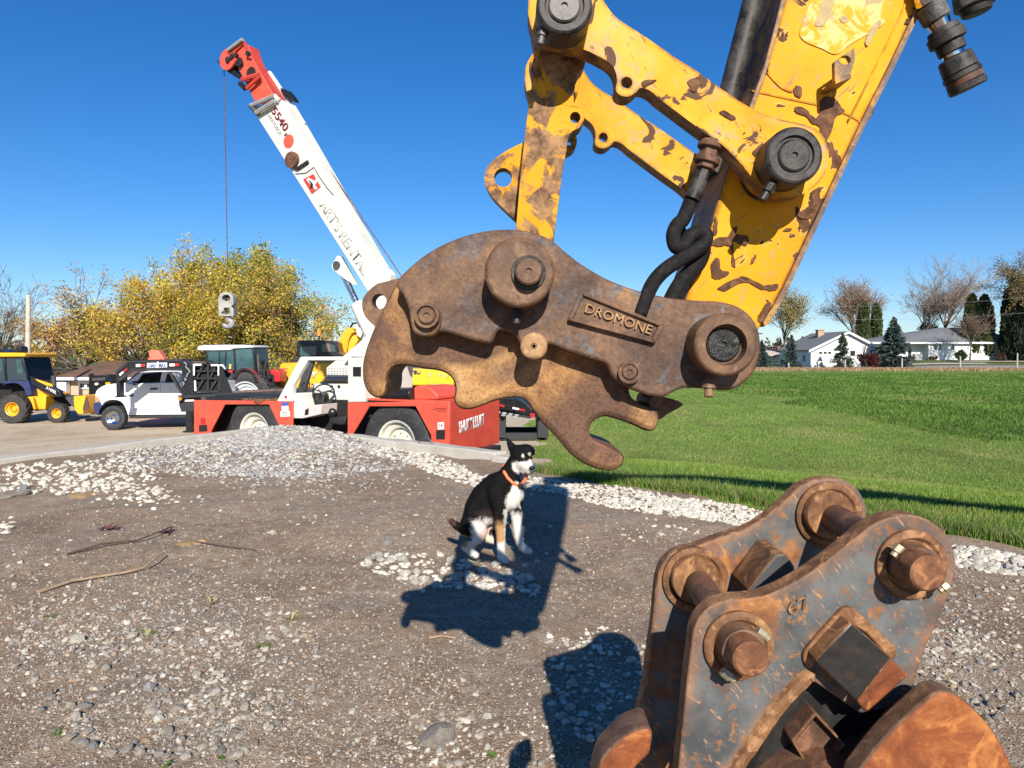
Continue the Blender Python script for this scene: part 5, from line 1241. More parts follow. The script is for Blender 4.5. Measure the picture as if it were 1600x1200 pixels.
mb = MB(); mb.tube([BM.pt(*q, .36) for q in Z6([(760, 735), (830, 830), (885, 875)])], .03, 5); mb.build('wire', M['black'], cr)
ext(BM, Z7([(118, 228), (180, 126), (348, 432), (242, 366), (128, 272)]), .12, .18, 'cylinder_lug', W, cr, .01)
ext(BM, Z7([(630, 235), (700, 275), (735, 325), (728, 390), (660, 392)]), .1, .2, 'base_lug', W, cr, .01)
c_ = BM.pt(*Z7([(165, 228)])[0], .08); mb = MB(); mb.cyl(c_, c_ + cv*.04, BM.scale(525, 414)*5, seg=16); mb.build('pin_end', M['greydark'], cr)
a_, b_ = BM.pt(*Z7([(245, 330)])[0], .2), BM.pt(*Z7([(392, 640)])[0], .2); mb = MB(); mb.cyl(a_, b_, BM.scale(545, 450)*4, seg=16); mb.build('lift_rod', M['chrome'], cr)
d_ = BM.pt(*Z7([(560, 1000)])[0], .2); mb = MB(); mb.cyl(b_ - (d_-b_)*.02, d_ + (d_-b_)*.2, BM.scale(565, 500)*9, seg=20); mb.build('lift_cylinder', M['cranewhite'], cr)
# rope and hook block
tipP = BM.pt(350, 104, .17); blk = Vector((tipP.x, tipP.y, at(366, 458, tipP.y).z))
mb = MB(); mb.cyl(tipP, blk + Vector((0, 0, -.05)), .011, seg=6); mb.build('hoist_rope', M['darkred'] if False else M['castdark'], cr)
mb = MB(); mb.cyl(BM.pt(452, 172, .30), BM.pt(652, 468, .30), .011, seg=6); mb.build('winch_rope', M['castdark'], cr)
sy = tipP.y/FPX; HB = lambda pts: [Vector((blk.x + (p[0])*sy, tipP.y-.12, blk.z - p[1]*sy)) for p in pts]
mb = MB(); mb.prism(HB(sm([(-12, 36, 1), (-12, 8), (-8, 1), (0, -1), (7, 1), (11, 8), (11, 18, 1), (8, 20, 1), (8, 23, 1), (11, 24, 1), (11, 36, 1)], 3)), YV*.24, [HB(circ(0, 8, 6.5, 5, 14)), HB([(-4, 23), (5, 23), (5, 32), (-4, 32)])])
hbk = mb.build('hook_block', M['blockgrey'], cr, .01)
mb = MB(); hp = [(0, 34), (0, 41), (3, 43), (5, 46), (4, 50), (0, 52), (-5, 51), (-7, 47)]; mb.tube([Vector((blk.x+q[0]*sy, tipP.y, blk.z-q[1]*sy)) for q in sm(hp, 3, False)], [.07]*14 + [.05]*8, 8); mb.build('hook', M['grey'], hbk)
mb = MB(); mb.torus(Vector((blk.x, tipP.y, blk.z-9*sy)), YV, .06, .03, 14, 6); mb.build('block_sheave', M['blackmat'], hbk)
# rusty chain heaped on the rear deck
mb = MB()
for s_ in range(5):
    P = []; u0 = u4 + random.uniform(-.1, .1)
    for i in range(26):
        t = i/25; P.append(local(u4 + .0 + t*1.05, .14 + .18*math.sin(t*9 + s_) + .06*s_*.5, ztl + .02 + .035*abs(math.sin(t*14+s_*2))))
    for i in range(25):
        d = P[i+1]-P[i]; mb.torus(P[i], Vector((random.uniform(-1, 1), random.uniform(-1, 1), random.uniform(.2, 1))), .035, .010, 8, 4)
ch = mb.build('chain', M['bead']); tag(ch, 'rusty chain heaped along the orange red deck edge of the crane', 'chain')
# ================================================================ PICKUP
ZT = lambda pts: zz((135, 535), 5.3333, pts); ZS = lambda pts: zz((420, 500), 5.3333, pts); Z3 = lambda pts: zz((0, 530), 8.57, pts)
def gl(x, y): return gz1(x, y)
TP = PL((0, 23.3, 0), (0, 1, 0)); pk = thing('pickup_truck', (-11, 24.3, gl(-11, 24.3)), 'white pickup truck parked beside the black gooseneck trailer', 'pickup truck')
WH = [M['white'], M['white']]
body = ZT([(72, 500, 1), (72, 440), (84, 402), (120, 372), (175, 352), (250, 342), (310, 338), (360, 345), (615, 334), (1050, 334, 1), (1050, 600, 1), (355, 606, 1), (345, 575), (318, 522), (280, 488), (235, 478), (185, 480), (140, 502), (112, 545, 1), (100, 548, 1)])
ext(TP, sm(body, 3), 0, 1.95, 'body', WH, pk, .05)
cabp = ZT([(325, 345), (440, 250), (520, 236), (650, 230), (760, 236), (800, 335)])
ext(TP, cabp, .10, 1.74, 'cab', WH, pk, .06)
ext(TP, ZT([(408, 346), (470, 264), (628, 244), (610, 336)]), .085, .03, 'side_window', M['glass'], pk, 0)
ext(TP, ZT([(655, 333), (672, 262), (688, 258), (725, 330)]), .085, .03, 'side_window', M['glass'], pk, 0)
ext(TP, ZT([(318, 338), (432, 246), (446, 254), (340, 346)]), .25, 1.44, 'windscreen', M['glass'], pk, 0)
ext(TP, ZT([(378, 322), (408, 322), (408, 356), (384, 360)]), -.20, .16, 'wing_mirror', M['black'], pk, .02)
ext(TP, ZT([(530, 383), (592, 380), (592, 393), (530, 396)]), -.03, .04, 'door_handle', M['blackmat'], pk, .005)
ext(TP, ZT([(348, 434), (395, 431), (395, 453), (350, 456)]), -.006, .01, 'badge', M['grey'], pk, 0)
ext(TP, ZT([(350, 440), (392, 438), (392, 446), (352, 448)]), -.010, .008, 'badge_print', M['black'], pk, 0)
ext(TP, ZT([(305, 445), (330, 437), (326, 452), (308, 455)]), -.006, .01, 'badge', M['grey'], pk, 0)
ext(TP, ZT([(72, 450), (92, 448), (115, 488), (110, 498), (74, 495)]), -.02, .25, 'headlight', simple('amber grey lamp', (.50, .25, .18), .3, 0, .2, 10, 0), pk, .01)
ext(TP, sm(ZT([(58, 512), (75, 500), (120, 502), (125, 540), (108, 560), (100, 606), (80, 600), (58, 560)]), 2), -.06, 2.06, 'bumper', M['navy'], pk, .03)
ext(TP, ZT([(355, 606), (1050, 600), (1050, 628), (355, 634)]), .05, 1.85, 'sill', M['blackmat'], pk, .02)
for x in (347, 616): ext(TP, ZT([(x-1.5, 350), (x+1.5, 350), (x+1.5, 595), (x-1.5, 595)]) if x > 400 else ZT([(348, 470), (351, 470), (372, 596), (368, 596)]), -.003, .006, 'door_seam', M['grey'], pk, 0)
ar = ZT([(102, 548, 1), (112, 522), (140, 492), (185, 468), (240, 466), (290, 480), (328, 520), (358, 606, 1), (346, 606, 1), (318, 530), (282, 490), (235, 479), (185, 482), (142, 504), (114, 550, 1)])
ext(TP, sm(ar, 2), -.05, .12, 'wheel_arch', WH, pk, .01)
zc = lambda p, r: Vector((p.x, p.y, gl(p.x, p.y) + r))
for (x, off) in ((235, .16), (235, 1.80), (940, .12), (940, 1.85)):
    p = TP.pt(*ZT([(x, 618)])[0], off); r = .405; wheel(pk, zc(p, r), (0, -1, 0) if off < 1 else (0, 1, 0), r, .26, .225, M['chrome'], M['rubber'], 0, 8)
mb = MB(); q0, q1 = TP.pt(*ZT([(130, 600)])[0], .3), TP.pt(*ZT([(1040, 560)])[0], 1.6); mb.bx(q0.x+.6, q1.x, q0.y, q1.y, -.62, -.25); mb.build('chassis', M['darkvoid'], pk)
# ================================================================ GOOSENECK TRAILER
GP = PL((0, 22.0, 0), (0, 1, 0)); gt = thing('gooseneck_trailer', (-9, 22.6, gl(-9, 22.6)), 'black gooseneck trailer with red and white tape standing in front of the white pickup', 'trailer')
BK = [M['black'], M['black']]
neck = ZT([(245, 238), (350, 148), (795, 138), (800, 236), (382, 236), (265, 322), (245, 312)])
ext(GP, neck, 0, .14, 'neck_beam', BK, gt, .01); ext(GP, neck, .6, .14, 'neck_beam', BK, gt, .01)
ext(GP, ZT([(352, 150), (795, 140), (795, 152), (356, 162)]), .14, .46, 'neck_top', BK, gt, .01)
for P in ([(250, 244), (352, 158), (790, 149), (790, 154), (354, 163), (254, 249)], [(268, 316), (382, 227), (795, 226), (795, 221), (380, 222), (264, 311)]):
    ext(GP, ZT(P), -.03, .04, 'neck_flange', [M['greydark'], M['greydark']], gt, 0)
ext(GP, ZT([(246, 310), (280, 300), (280, 455), (250, 455)]), .25, .25, 'coupler_post', BK, gt, .01)
ext(GP, ZT([(232, 449), (292, 449), (294, 458), (232, 460)]), .2, .35, 'coupler_plate', BK, gt, .005)
ext(GP, ZT([(795, 138), (830, 145), (885, 180), (890, 445), (795, 445)]), .0, .16, 'neck_upright', BK, gt, .01)
ext(GP, ZT([(680, 250), (700, 250), (800, 420), (785, 430)]), .02, .12, 'neck_brace', [M['blackmat'], M['blackmat']], gt, .005)
ext(GP, ZT([(800, 136), (1030, 150), (1110, 190), (1110, 200), (1030, 160), (800, 148)]), 1.0, .14, 'far_rail', BK, gt, .005)
ext(GP, ZT([(888, 262), (888, 440), (790, 440)]), -.04, .03, 'gusset', BK, gt, 0)
ext(GP, ZT([(1112, 182), (1150, 260), (1215, 422), (1112, 424)]), .0, .05, 'gusset', BK, gt, 0)
for (x0, y0, x1, y1) in ((888, 170, 1112, 184), (888, 236, 1112, 246), (888, 296, 1112, 308), (888, 402, 1112, 414), (888, 170, 905, 440), (1004, 170, 1020, 410), (1098, 170, 1116, 425)):
    ext(GP, ZT([(x0, y0), (x1, y0), (x1, y1), (x0, y1)]), .02, .10, 'headboard_bar', [M['blackmat'], M['blackmat']], gt, .005)
for x in (910, 1020): ext(GP, ZT([(x, 296), (x+20, 296), (x+75, 180), (x+55, 180)]), .06, .06, 'headboard_brace', [M['blackmat'], M['blackmat']], gt, .005); ext(GP, ZT([(x, 400), (x+20, 400), (x+75, 308), (x+55, 308)]), .06, .06, 'headboard_brace', [M['blackmat'], M['blackmat']], gt, .005)
ext(GP, ZT([(900, 184), (1100, 184), (1100, 405), (900, 405)]), .16, .04, 'headboard_panel', [M['darkvoid'], M['darkvoid']], gt, 0)
deck = ZT([(760, 443), (1215, 420), (1900, 392), (1900, 418), (1000, 456), (765, 468)]); ext(GP, deck, -.05, 1.25, 'deck', [M['blackmat'], M['blackmat']], gt, .01)
ext(GP, ZT([(1210, 412), (1900, 384), (1900, 392), (1215, 421)]), .1, 1.0, 'deck_planks', [M['brownwood'], M['brownwood']], gt, .01)
ext(GP, ZT([(768, 468), (900, 460), (900, 575), (790, 580), (770, 520)]), .1, .5, 'frame_box', [M['blackmat'], M['blackmat']], gt, .01)
def tp(P, mat, nm='tape', off=-.02): return ext(GP, ZT(P), off, .015, nm, mat, gt, 0)
for P, Q in (([(412, 182), (450, 180), (450, 203), (412, 205)], [(450, 180), (488, 178), (488, 201), (450, 203)]), ([(692, 177), (735, 176), (735, 198), (692, 200)], [(735, 176), (772, 175), (772, 197), (735, 198)]), ([(270, 266), (302, 240), (312, 252), (280, 280)], [(302, 240), (335, 212), (342, 226), (312, 252)])):
    tp(P, M['offwhite']); tp(Q, M['redtape'])
tp([(505, 172), (672, 168), (672, 208), (505, 213)], M['offwhite'], 'name_sign')
quadtext(GP, 'LOAD', ZT([(510, 207)])[0], ZT([(580, 205)])[0], 5.6, M['blueprint'], gt, -.03, depth=.006, bold=.03, shear=.2); quadtext(GP, 'MAX', ZT([(604, 205)])[0], ZT([(668, 203)])[0], 5.6, M['blueprint'], gt, -.03, depth=.006, bold=.03, shear=.2)
ext(GP, ZT([(590, 160), (600, 160), (604, 188), (598, 218), (588, 190)]), -.04, .01, 'sign_emblem', M['offwhite'], gt, 0)
for P in ([(888, 178), (958, 178), (958, 193), (903, 194), (902, 275), (889, 275)], [(1036, 183), (1106, 183), (1106, 275), (1094, 275), (1093, 197), (1036, 197)], [(1110, 183), (1140, 185), (1160, 220), (1150, 222), (1134, 198), (1110, 196)], [(897, 318), (912, 318), (916, 405), (899, 405)]): tp(P, M['offwhite'], 'white_stripe', -.05)
tp([(822, 478), (896, 476), (896, 490), (822, 493)], M['offwhite'], 'white_stripe', .05)
c_ = GP.pt(*ZT([(778, 470)])[0], -.08); mb = MB(); mb.cyl(c_, c_+YV*.05, .055, seg=14); mb.build('marker_light', M['amber'], gt)
for P in ([(812, 165), (835, 180), (830, 205), (850, 225), (865, 245), (845, 260), (835, 290)], [(800, 330), (815, 345), (805, 360)], [(815, 300), (835, 312), (820, 320)], [(715, 265), (725, 255), (745, 275), (760, 262), (775, 285)]):
    mb = MB(); mb.tube([GP.pt(*q, -.06) for q in ZT(P)], .02, 6); mb.build('safety_chain', M['grey'], gt)
for x in (860, ):
    a_ = GP.pt(*ZT([(x, 500)])[0], .2); mb = MB(); mb.bx(a_.x-.09, a_.x+.09, a_.y-.09, a_.y+.09, gl(a_.x, a_.y)+.05, a_.z); mb.bx(a_.x-.16, a_.x+.16, a_.y-.16, a_.y+.16, gl(a_.x, a_.y), gl(a_.x, a_.y)+.05); mb.build('landing_jack', M['black'], gt)
# ================================================================ TRACTOR
QP = PL((0, 25.6, 0), (0, 1, 0)); tr = thing('tractor', (-10, 26.5, gl(-10, 26.5)), 'red and black farm tractor with silver roof behind the black trailer', 'tractor')
ext(QP, sm(ZT([(922, 48), (950, 26), (1190, 20), (1375, 24), (1396, 42), (1300, 48), (1225, 52), (1200, 64), (930, 66)]), 2), 0, 1.7, 'roof', [M['silver'], M['silver']], tr, .04)
ext(QP, ZT([(985, 62), (1225, 56), (1385, 46), (1402, 215), (1380, 240), (1235, 240), (1000, 205)]), .08, 1.55, 'cab_glass', [M['glassteal'], M['glass']], tr, .02)
for P in ([(1222, 50), (1238, 50), (1248, 245), (1230, 245)], [(980, 62), (1004, 62), (1020, 210), (1000, 210)], [(1378, 46), (1392, 46), (1416, 245), (1400, 245)], [(985, 196), (1235, 225), (1235, 245), (985, 215)], [(1100, 60), (1108, 60), (1112, 215), (1104, 215)], [(1160, 62), (1168, 62), (1160, 215), (1150, 215)]):
    ext(QP, ZT(P), .05, .08, 'cab_post', [M['black'], M['black']], tr, .01)
ext(QP, sm(ZT([(1215, 300, 1), (1232, 250), (1290, 215), (1345, 218), (1400, 250), (1430, 330, 1), (1405, 330, 1), (1375, 262), (1330, 238), (1285, 240), (1245, 300, 1)]), 2), -.1, .55, 'fender', [M['black'], M['tractorred']], tr, .01)
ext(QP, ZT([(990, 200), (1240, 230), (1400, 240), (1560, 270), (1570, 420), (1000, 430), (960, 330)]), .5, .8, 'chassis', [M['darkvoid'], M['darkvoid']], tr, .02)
ext(QP, sm(ZT([(1440, 250, 1), (1520, 230), (1580, 225), (1605, 240), (1618, 262), (1618, 325), (1600, 332), (1560, 330), (1440, 290, 1)]), 2), .55, .75, 'hood', [M['tractorred'], M['tractorred']], tr, .04)
mb = MB(); mb.tube([QP.pt(*q, .45) for q in ZT([(1428, 100), (1430, 200), (1442, 280), (1440, 340)])], [.05, .09, .09, .06], 12); mb.build('exhaust', M['greydark'], tr)
ext(QP, ZT([(1188, 182), (1206, 182), (1206, 222), (1188, 222)]), -.02, .05, 'indicator_lamp', M['sticker'], tr, .005); ext(QP, ZT([(1182, 232), (1218, 232), (1218, 252), (1182, 252)]), -.02, .05, 'tail_lamp', M['redtape'], tr, .005)
for (x, y, r, rim, off) in ((1338, 345, .92, .52, .2), (1338, 345, .92, .52, 1.5), (1570, 372, .6, .34, .3), (1570, 372, .6, .34, 1.4)):
    p = QP.pt(*ZT([(x, y)])[0], off); wheel(tr, zc(p, r), (0, -1, 0) if off < 1 else (0, 1, 0), r, .45, rim, M['silver'], M['rubber'], 16, 8)
for P in ([(1440, 140), (1470, 260)], [(1500, 150), (1480, 240), (1500, 380)], [(1510, 210), (1530, 300)]):
    mb = MB(); mb.tube([QP.pt(*q, .3) for q in ZT(P)], .04, 6); mb.build('loader_pipe', M['blackmat'], tr)
# ================================================================ YELLOW EXCAVATOR BEHIND THE CRANE
SP_ = PL((0, 27.2, 0), (0, 1, 0)); sy_ = thing('excavator', (-7.5, 28.5, gl(-7.5, 28.5)), 'yellow excavator with black cab and a fan of yellow hoses behind the crane', 'excavator')
YL = [M['yellow'], M['yellow']]
ext(SP_, ZS([(85, 385), (92, 366), (110, 358), (420, 350), (700, 348), (700, 540), (265, 582), (100, 578), (84, 566)]), 0, 2.6, 'body', YL, sy_, .08)
ext(SP_, ZS([(190, 348), (200, 312), (240, 304), (618, 296), (612, 310), (600, 352), (420, 356), (200, 360)]), .1, 2.3, 'engine_cover', [M['blackmat'], M['blackmat']], sy_, .03)
ext(SP_, ZS([(230, 304), (230, 190), (246, 172), (410, 166), (545, 176), (568, 190), (584, 262), (588, 300)]), .2, 1.2, 'cab', [M['black'], M['black']], sy_, .03)
ext(SP_, ZS([(262, 298), (264, 224), (398, 218), (392, 296)]), .185, .02, 'cab_window', M['glassteal'], sy_, 0); ext(SP_, ZS([(438, 272), (442, 206), (500, 200), (545, 210), (560, 268)]), .185, .02, 'cab_window', M['glassteal'], sy_, 0)
ext(SP_, ZS([(440, 268), (580, 262), (618, 296), (440, 300)]), .1, 1.2, 'cab_front', [M['black'], M['black']], sy_, .02)
ext(SP_, ZS([(478, 196), (505, 196), (520, 262), (498, 262)]), .17, .03, 'seat', [M['brownwood'], M['brownwood']], sy_, 0)
a_ = SP_.pt(*ZS([(418, 166)])[0], .5); mb = MB(); mb.cyl(a_, a_+Vector((0, 0, .18)), .03, seg=8); mb.build('beacon_post', M['black'], sy_)
mb = MB(); mb.cyl(a_+Vector((0, 0, .16)), a_+Vector((0, 0, .36)), .09, .07, seg=12); mb.build('beacon', M['amber'], sy_)
quadtext(SP_, 'SANY', ZS([(188, 480)])[0], ZS([(412, 478)])[0], 8.6, M['silver'], sy_, -.03, depth=.02, bold=.04, shear=.1)
for P in ([(98, 400), (158, 404), (158, 412), (98, 410)], [(98, 414), (158, 430), (158, 440), (98, 420)]): ext(SP_, ZS(P), -.02, .03, 'red_stripe', M['cranered'], sy_, 0)
bmP = sm(ZS([(590, 330, 1), (610, 220), (640, 120), (690, 72), (735, 80), (765, 120), (740, 180), (690, 260), (680, 330, 1)]), 3); ext(SP_, bmP, 1.2, .6, 'boom', YL, sy_, .03)
for i in range(8):
    t = i/7; mb = MB(); P = sm(ZS([(572+t*70, 300), (585+t*62, 230), (600+t*60, 160), (640+t*50, 95+t*12), (690+t*40, 70+t*25), (735+t*20, 95+t*20)]), 4, False)
    mb.tube([SP_.pt(*q, 1.05+.02*(i % 2)) for q in P], .052, 7); mb.build('hose', M['yellow'], sy_)
mb = MB(); mb.tube([SP_.pt(*q, 1.0) for q in ZS([(680, 60), (700, 30), (740, 22), (760, 60)])], .04, 7); mb.build('hose', M['black'], sy_)
ext(SP_, ZS([(715, 40), (745, 30), (780, 110), (765, 150), (735, 130)]), .98, .2, 'boom_cylinder', [M['rim'], M['rim']], sy_, .02)
mb = MB(); q = SP_.pt(*ZS([(100, 570)])[0]); mb.bx(q.x-.2, q.x+3.6, 27.3, 27.9, gl(q.x, 27.5), gl(q.x, 27.5)+.85); mb.bx(q.x-.2, q.x+3.6, 29.1, 29.7, gl(q.x, 27.5), gl(q.x, 27.5)+.85); mb.bx(q.x+1, q.x+2.4, 27.8, 29.2, gl(q.x, 27.5)+.3, q.z+.2); mb.build('track', M['rubber'], sy_, .2)
# ================================================================ SECOND YELLOW EXCAVATOR, RIGHT
KP = PL((0, 26.4, 0), (0, 1, 0)); km = thing('excavator', (-3.6, 27.4, gl(-3.6, 27.4)), 'bright yellow rounded excavator seen through the hook mouth of the coupler', 'excavator')
ext(KP, sm(ZF([(330, 90, 1), (480, 84), (620, 86), (760, 98), (800, 115), (842, 170), (846, 208), (786, 214), (770, 222), (680, 222), (640, 214, 1), (330, 214, 1)]), 2), 0, 2.4, 'body', [M['yellow2'], M['yellow2']], km, .1)
ext(KP, ZF([(620, 178), (800, 182), (846, 196), (846, 210), (640, 205)]), -.03, .05, 'body_crease', [M['yellow'], M['yellow']], km, .01)
quadtext(KP, 'KOMATSU', ZF([(372, 122)])[0], ZF([(586, 121)])[0], 5.8, M['navy'], km, -.03, depth=.02, bold=.04)
for P in ([(635, 112), (672, 112), (668, 150), (640, 150)], [(715, 114), (770, 116), (775, 142), (718, 146)], [(785, 128), (805, 132), (808, 162), (788, 164)]): ext(KP, sm(ZF([p for p in P]), 2), -.02, .03, 'vent_panel', [M['sticker'], M['sticker']], km, .005)
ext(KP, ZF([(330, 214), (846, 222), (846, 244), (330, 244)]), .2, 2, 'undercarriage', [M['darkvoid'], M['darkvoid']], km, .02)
mb = MB(); q = KP.pt(*ZF([(500, 240)])[0]); g_ = gl(q.x, 27); mb.bx(q.x-1.2, q.x+2.0, 26.5, 27.1, g_, g_+.8); mb.bx(q.x-1.2, q.x+2.0, 28.1, 28.7, g_, g_+.8); mb.bx(q.x-.2, q.x+1, 27.1, 28.1, g_+.3, q.z+.3); mb.build('track', M['rubber'], km, .2)
# ================================================================ LOW TRAILER RIGHT OF THE CRANE
LP = PL((0, 19.5, 0), (.25, .97, 0)); lt = thing('equipment_trailer', (-.6, 20.5, gl(-.6, 20.5)), 'low black equipment trailer with tilted ramp and striped tape right of the crane', 'trailer')
ext(LP, ZF([(1060, 345), (1200, 318), (1330, 311), (1400, 345), (1510, 445), (1510, 458), (1440, 452), (1300, 415), (1060, 372)]), 0, 1.9, 'ramp_deck', BK, lt, .01)
ext(LP, ZF([(1060, 395), (1440, 452), (1440, 470), (1060, 412)]), .0, 1.8, 'ramp_frame', [M['blackmat'], M['blackmat']], lt, .01)
for i in range(6): ext(LP, ZF([(1085+i*48, 395+i*8), (1115+i*48, 398+i*8), (1098+i*48, 432+i*7), (1070+i*48, 428+i*7)]), -.02, .03, 'ramp_rung', M['grey'], lt, 0)
for P, m_ in (([(1143, 343), (1195, 356), (1192, 370), (1140, 357)], 'offwhite'), ([(1195, 356), (1243, 368), (1240, 382), (1192, 370)], 'redtape'), ([(1305, 380), (1356, 390), (1354, 404), (1303, 394)], 'offwhite'), ([(1356, 390), (1402, 402), (1400, 416), (1354, 404)], 'redtape')): ext(LP, ZF(P), -.02, .02, 'tape', M[m_], lt, 0)
ext(LP, ZF([(1440, 428), (1476, 432), (1476, 462), (1440, 460)]), -.03, .05, 'tail_lamp', M['redtape'], lt, .005)
mb = MB(); q = LP.pt(*ZF([(1080, 430)])[0]); q2 = LP.pt(*ZF([(1520, 430)])[0]); g_ = gl(q.x, 20.3)
mb.bx(q.x, q2.x, 19.9, 20.1, g_+.02, g_+.22); mb.bx(q.x, q2.x, 21.4, 21.6, g_+.02, g_+.22); mb.bx(q.x+.3, q.x+.6, 19.8, 21.5, g_+.1, g_+.9); mb.bx(q.x+1.5, q.x+1.8, 19.8, 21.5, g_+.1, g_+.7); mb.build('ramp_rails', M['blackmat'], lt, .01)
# ================================================================ BACKHOE LOADER, LEFT
HP = PL((0, 26.6, 0), (0, 1, 0)); bh = thing('backhoe_loader', (-17.5, 27.6, gl(-17.5, 27.6)), 'yellow and black backhoe loader parked at the left edge', 'backhoe loader')
ext(HP, sm(Z3([(-330, 180, 1), (300, 182), (332, 198), (335, 215), (318, 236), (-330, 240, 1)]), 2), -.1, 1.9, 'roof', YL, bh, .05)
ext(HP, Z3([(-300, 242), (296, 240), (355, 500), (372, 562), (70, 592), (-300, 592)]), .05, 1.6, 'cab_glass', [simple('dark blue cab glass', (.02, .035, .05), .08, 0, .3, 1, 0, .9), M['glass']], bh, .02)
ext(HP, Z3([(215, 275), (285, 268), (305, 440), (230, 468)]), .035, .02, 'cab_window', M['glassteal'], bh, 0)
ext(HP, Z3([(-20, 270), (30, 268), (40, 420), (-20, 440)]), .035, .02, 'cab_window', M['glassteal'], bh, 0)
for P in ([(42, 240), (62, 240), (84, 590), (62, 590)], [(284, 240), (308, 240), (372, 520), (348, 520)], [(66, 560), (372, 540), (372, 566), (66, 592)]): ext(HP, Z3(P), .0, .08, 'cab_post', BK, bh, .01)
ext(HP, sm(Z3([(180, 160), (230, 110), (250, 95), (275, 105), (282, 178), (190, 180)]), 2), .3, .4, 'work_lamps', BK, bh, .02); ext(HP, Z3([(-120, 130), (60, 150), (120, 178), (-120, 178)]), .3, 1, 'roof_hatch', BK, bh, .02)
ext(HP, sm(Z3([(30, 640, 1), (60, 600), (180, 585), (250, 600), (320, 660), (352, 745, 1), (425, 745, 1), (400, 620), (370, 555, 1), (60, 560, 1)]), 2), -.05, .9, 'fender', [M['navy'], M['navy']], bh, .02)
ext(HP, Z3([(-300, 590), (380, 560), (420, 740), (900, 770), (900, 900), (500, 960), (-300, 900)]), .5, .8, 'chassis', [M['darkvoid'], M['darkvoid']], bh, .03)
ext(HP, Z3([(440, 640), (560, 680), (720, 740), (720, 770), (440, 770)]), .3, 1.0, 'engine_cover', YL, bh, .03)
ext(HP, Z3([(365, 775), (440, 765), (472, 940), (450, 942), (425, 860), (390, 800)]), .0, .2, 'step', YL, bh, .01); ext(HP, Z3([(442, 768), (616, 760), (606, 940), (515, 942), (470, 800)]), .02, .5, 'tank', YL, bh, .02)
ext(HP, Z3([(400, 490), (470, 525), (640, 600), (780, 680), (830, 745), (800, 775), (720, 765), (560, 690), (420, 590)]), .0, .18, 'loader_arm', BK, bh, .01)
ext(HP, Z3([(470, 530), (690, 600), (705, 638), (620, 618), (500, 562)]), -.02, .05, 'loader_panel', YL, bh, .005)
quadtext(HP, '310SL', Z3([(612, 660)])[0], Z3([(752, 735)])[0], 4.2, M['offwhite'], bh, -.015, depth=.01, bold=.03)
mb = MB(); mb.cyl(HP.pt(*Z3([(715, 490)])[0], .6), HP.pt(*Z3([(725, 650)])[0], .6), .09, seg=12); mb.build('exhaust', M['greydark'], bh)
mb = MB(); mb.tube([HP.pt(*q, .3) for q in Z3([(395, 470), (430, 560), (440, 640), (410, 700)])], .04, 6); mb.build('hose', M['black'], bh)
ext(HP, Z3([(870, 770), (980, 768), (1000, 860), (1060, 1000), (960, 900), (880, 800)]), .2, 1.4, 'bucket_linkage', [M['greydark'], M['greydark']], bh, .02)
ext(HP, Z3([(985, 762), (1150, 756), (1160, 800), (1205, 930), (1205, 940), (1115, 1003), (1045, 1004), (990, 930)]), -.1, 2.1, 'loader_bucket', YL, bh, .02)
ext(HP, Z3([(1150, 758), (1206, 932), (1118, 1000), (1110, 920)]), -.115, .02, 'bucket_cheek', [M['castdark'], M['castdark']], bh, 0)
for (x, y, r, rim, off) in ((205, 900, .545, .26, .1), (205, 900, .545, .26, 1.7), (782, 905, .36, .18, .15), (782, 905, .36, .18, 1.6)):
    p = HP.pt(*Z3([(x, y)])[0], off); wheel(bh, p if False else zc(p, r), (0, -1, 0) if off < 1 else (0, 1, 0), r, .42 if r > .5 else .3, rim, M['yellow'], M['rubberbrown'], 15, 8)
# ================================================================ BLACK MACHINE AND ORANGE ARM BEHIND THE PICKUP
NP = PL((0, 30, 0), (0, 1, 0)); bm_ = thing('skid_loader', (-17, 31, gl(-17, 31)), 'black machine with a yellow corner between the backhoe bucket and the pickup', 'loader')
ext(NP, Z3([(1185, 490), (1440, 480), (1440, 745), (1185, 745)]), 0, 1.6, 'engine_box', BK, bm_, .03); ext(NP, Z3([(1230, 520), (1410, 510), (1410, 550), (1230, 560)]), -.03, .05, 'grille', [M['greydark'], M['greydark']], bm_, 0)
ext(NP, Z3([(1410, 580), (1470, 575), (1470, 625), (1410, 628)]), -.02, .05, 'yellow_panel', YL, bm_, .01); ext(NP, circ(150.5, 600, 3, 2, 12), -.04, .05, 'lamp', M['offwhite'], bm_, 0)
ext(NP, Z3([(1195, 745), (1265, 745), (1250, 1000), (1205, 1000)]), .1, .3, 'stand_leg', BK, bm_, .02); ext(NP, Z3([(1300, 745), (1440, 745), (1440, 1000), (1300, 1000)]), .3, .9, 'lower_frame', [M['darkvoid'], M['darkvoid']], bm_, .02)
for P in ([(1180, 470), (1200, 460), (1220, 600), (1200, 600)], [(1415, 480), (1440, 470), (1457, 580), (1430, 580)]): ext(NP, Z3(P), -.02, .3, 'cab_bar', BK, bm_, .01)
OP = PL((0, 28, 0), (0, 1, 0)); oa = thing('loader_crane', (-13.8, 28.3, gl(-13.8, 28.3)), 'faded orange folding crane arm poking up above the black trailer neck', 'loader crane')
ext(OP, sm(ZT([(528, 150, 1), (516, 82), (525, 66), (580, 62), (600, 72), (655, 150, 1)]), 2), 0, .35, 'arm', [M['orangearm'], M['orangearm']], oa, .03)
q = OP.pt(*ZT([(585, 150)])[0], .17); mb = MB(); mb.bx(q.x-.25, q.x+.25, q.y-.2, q.y+.2, gl(q.x, q.y)-.05, q.z+.1); mb.build('column', M['orangearm'], oa, .02)
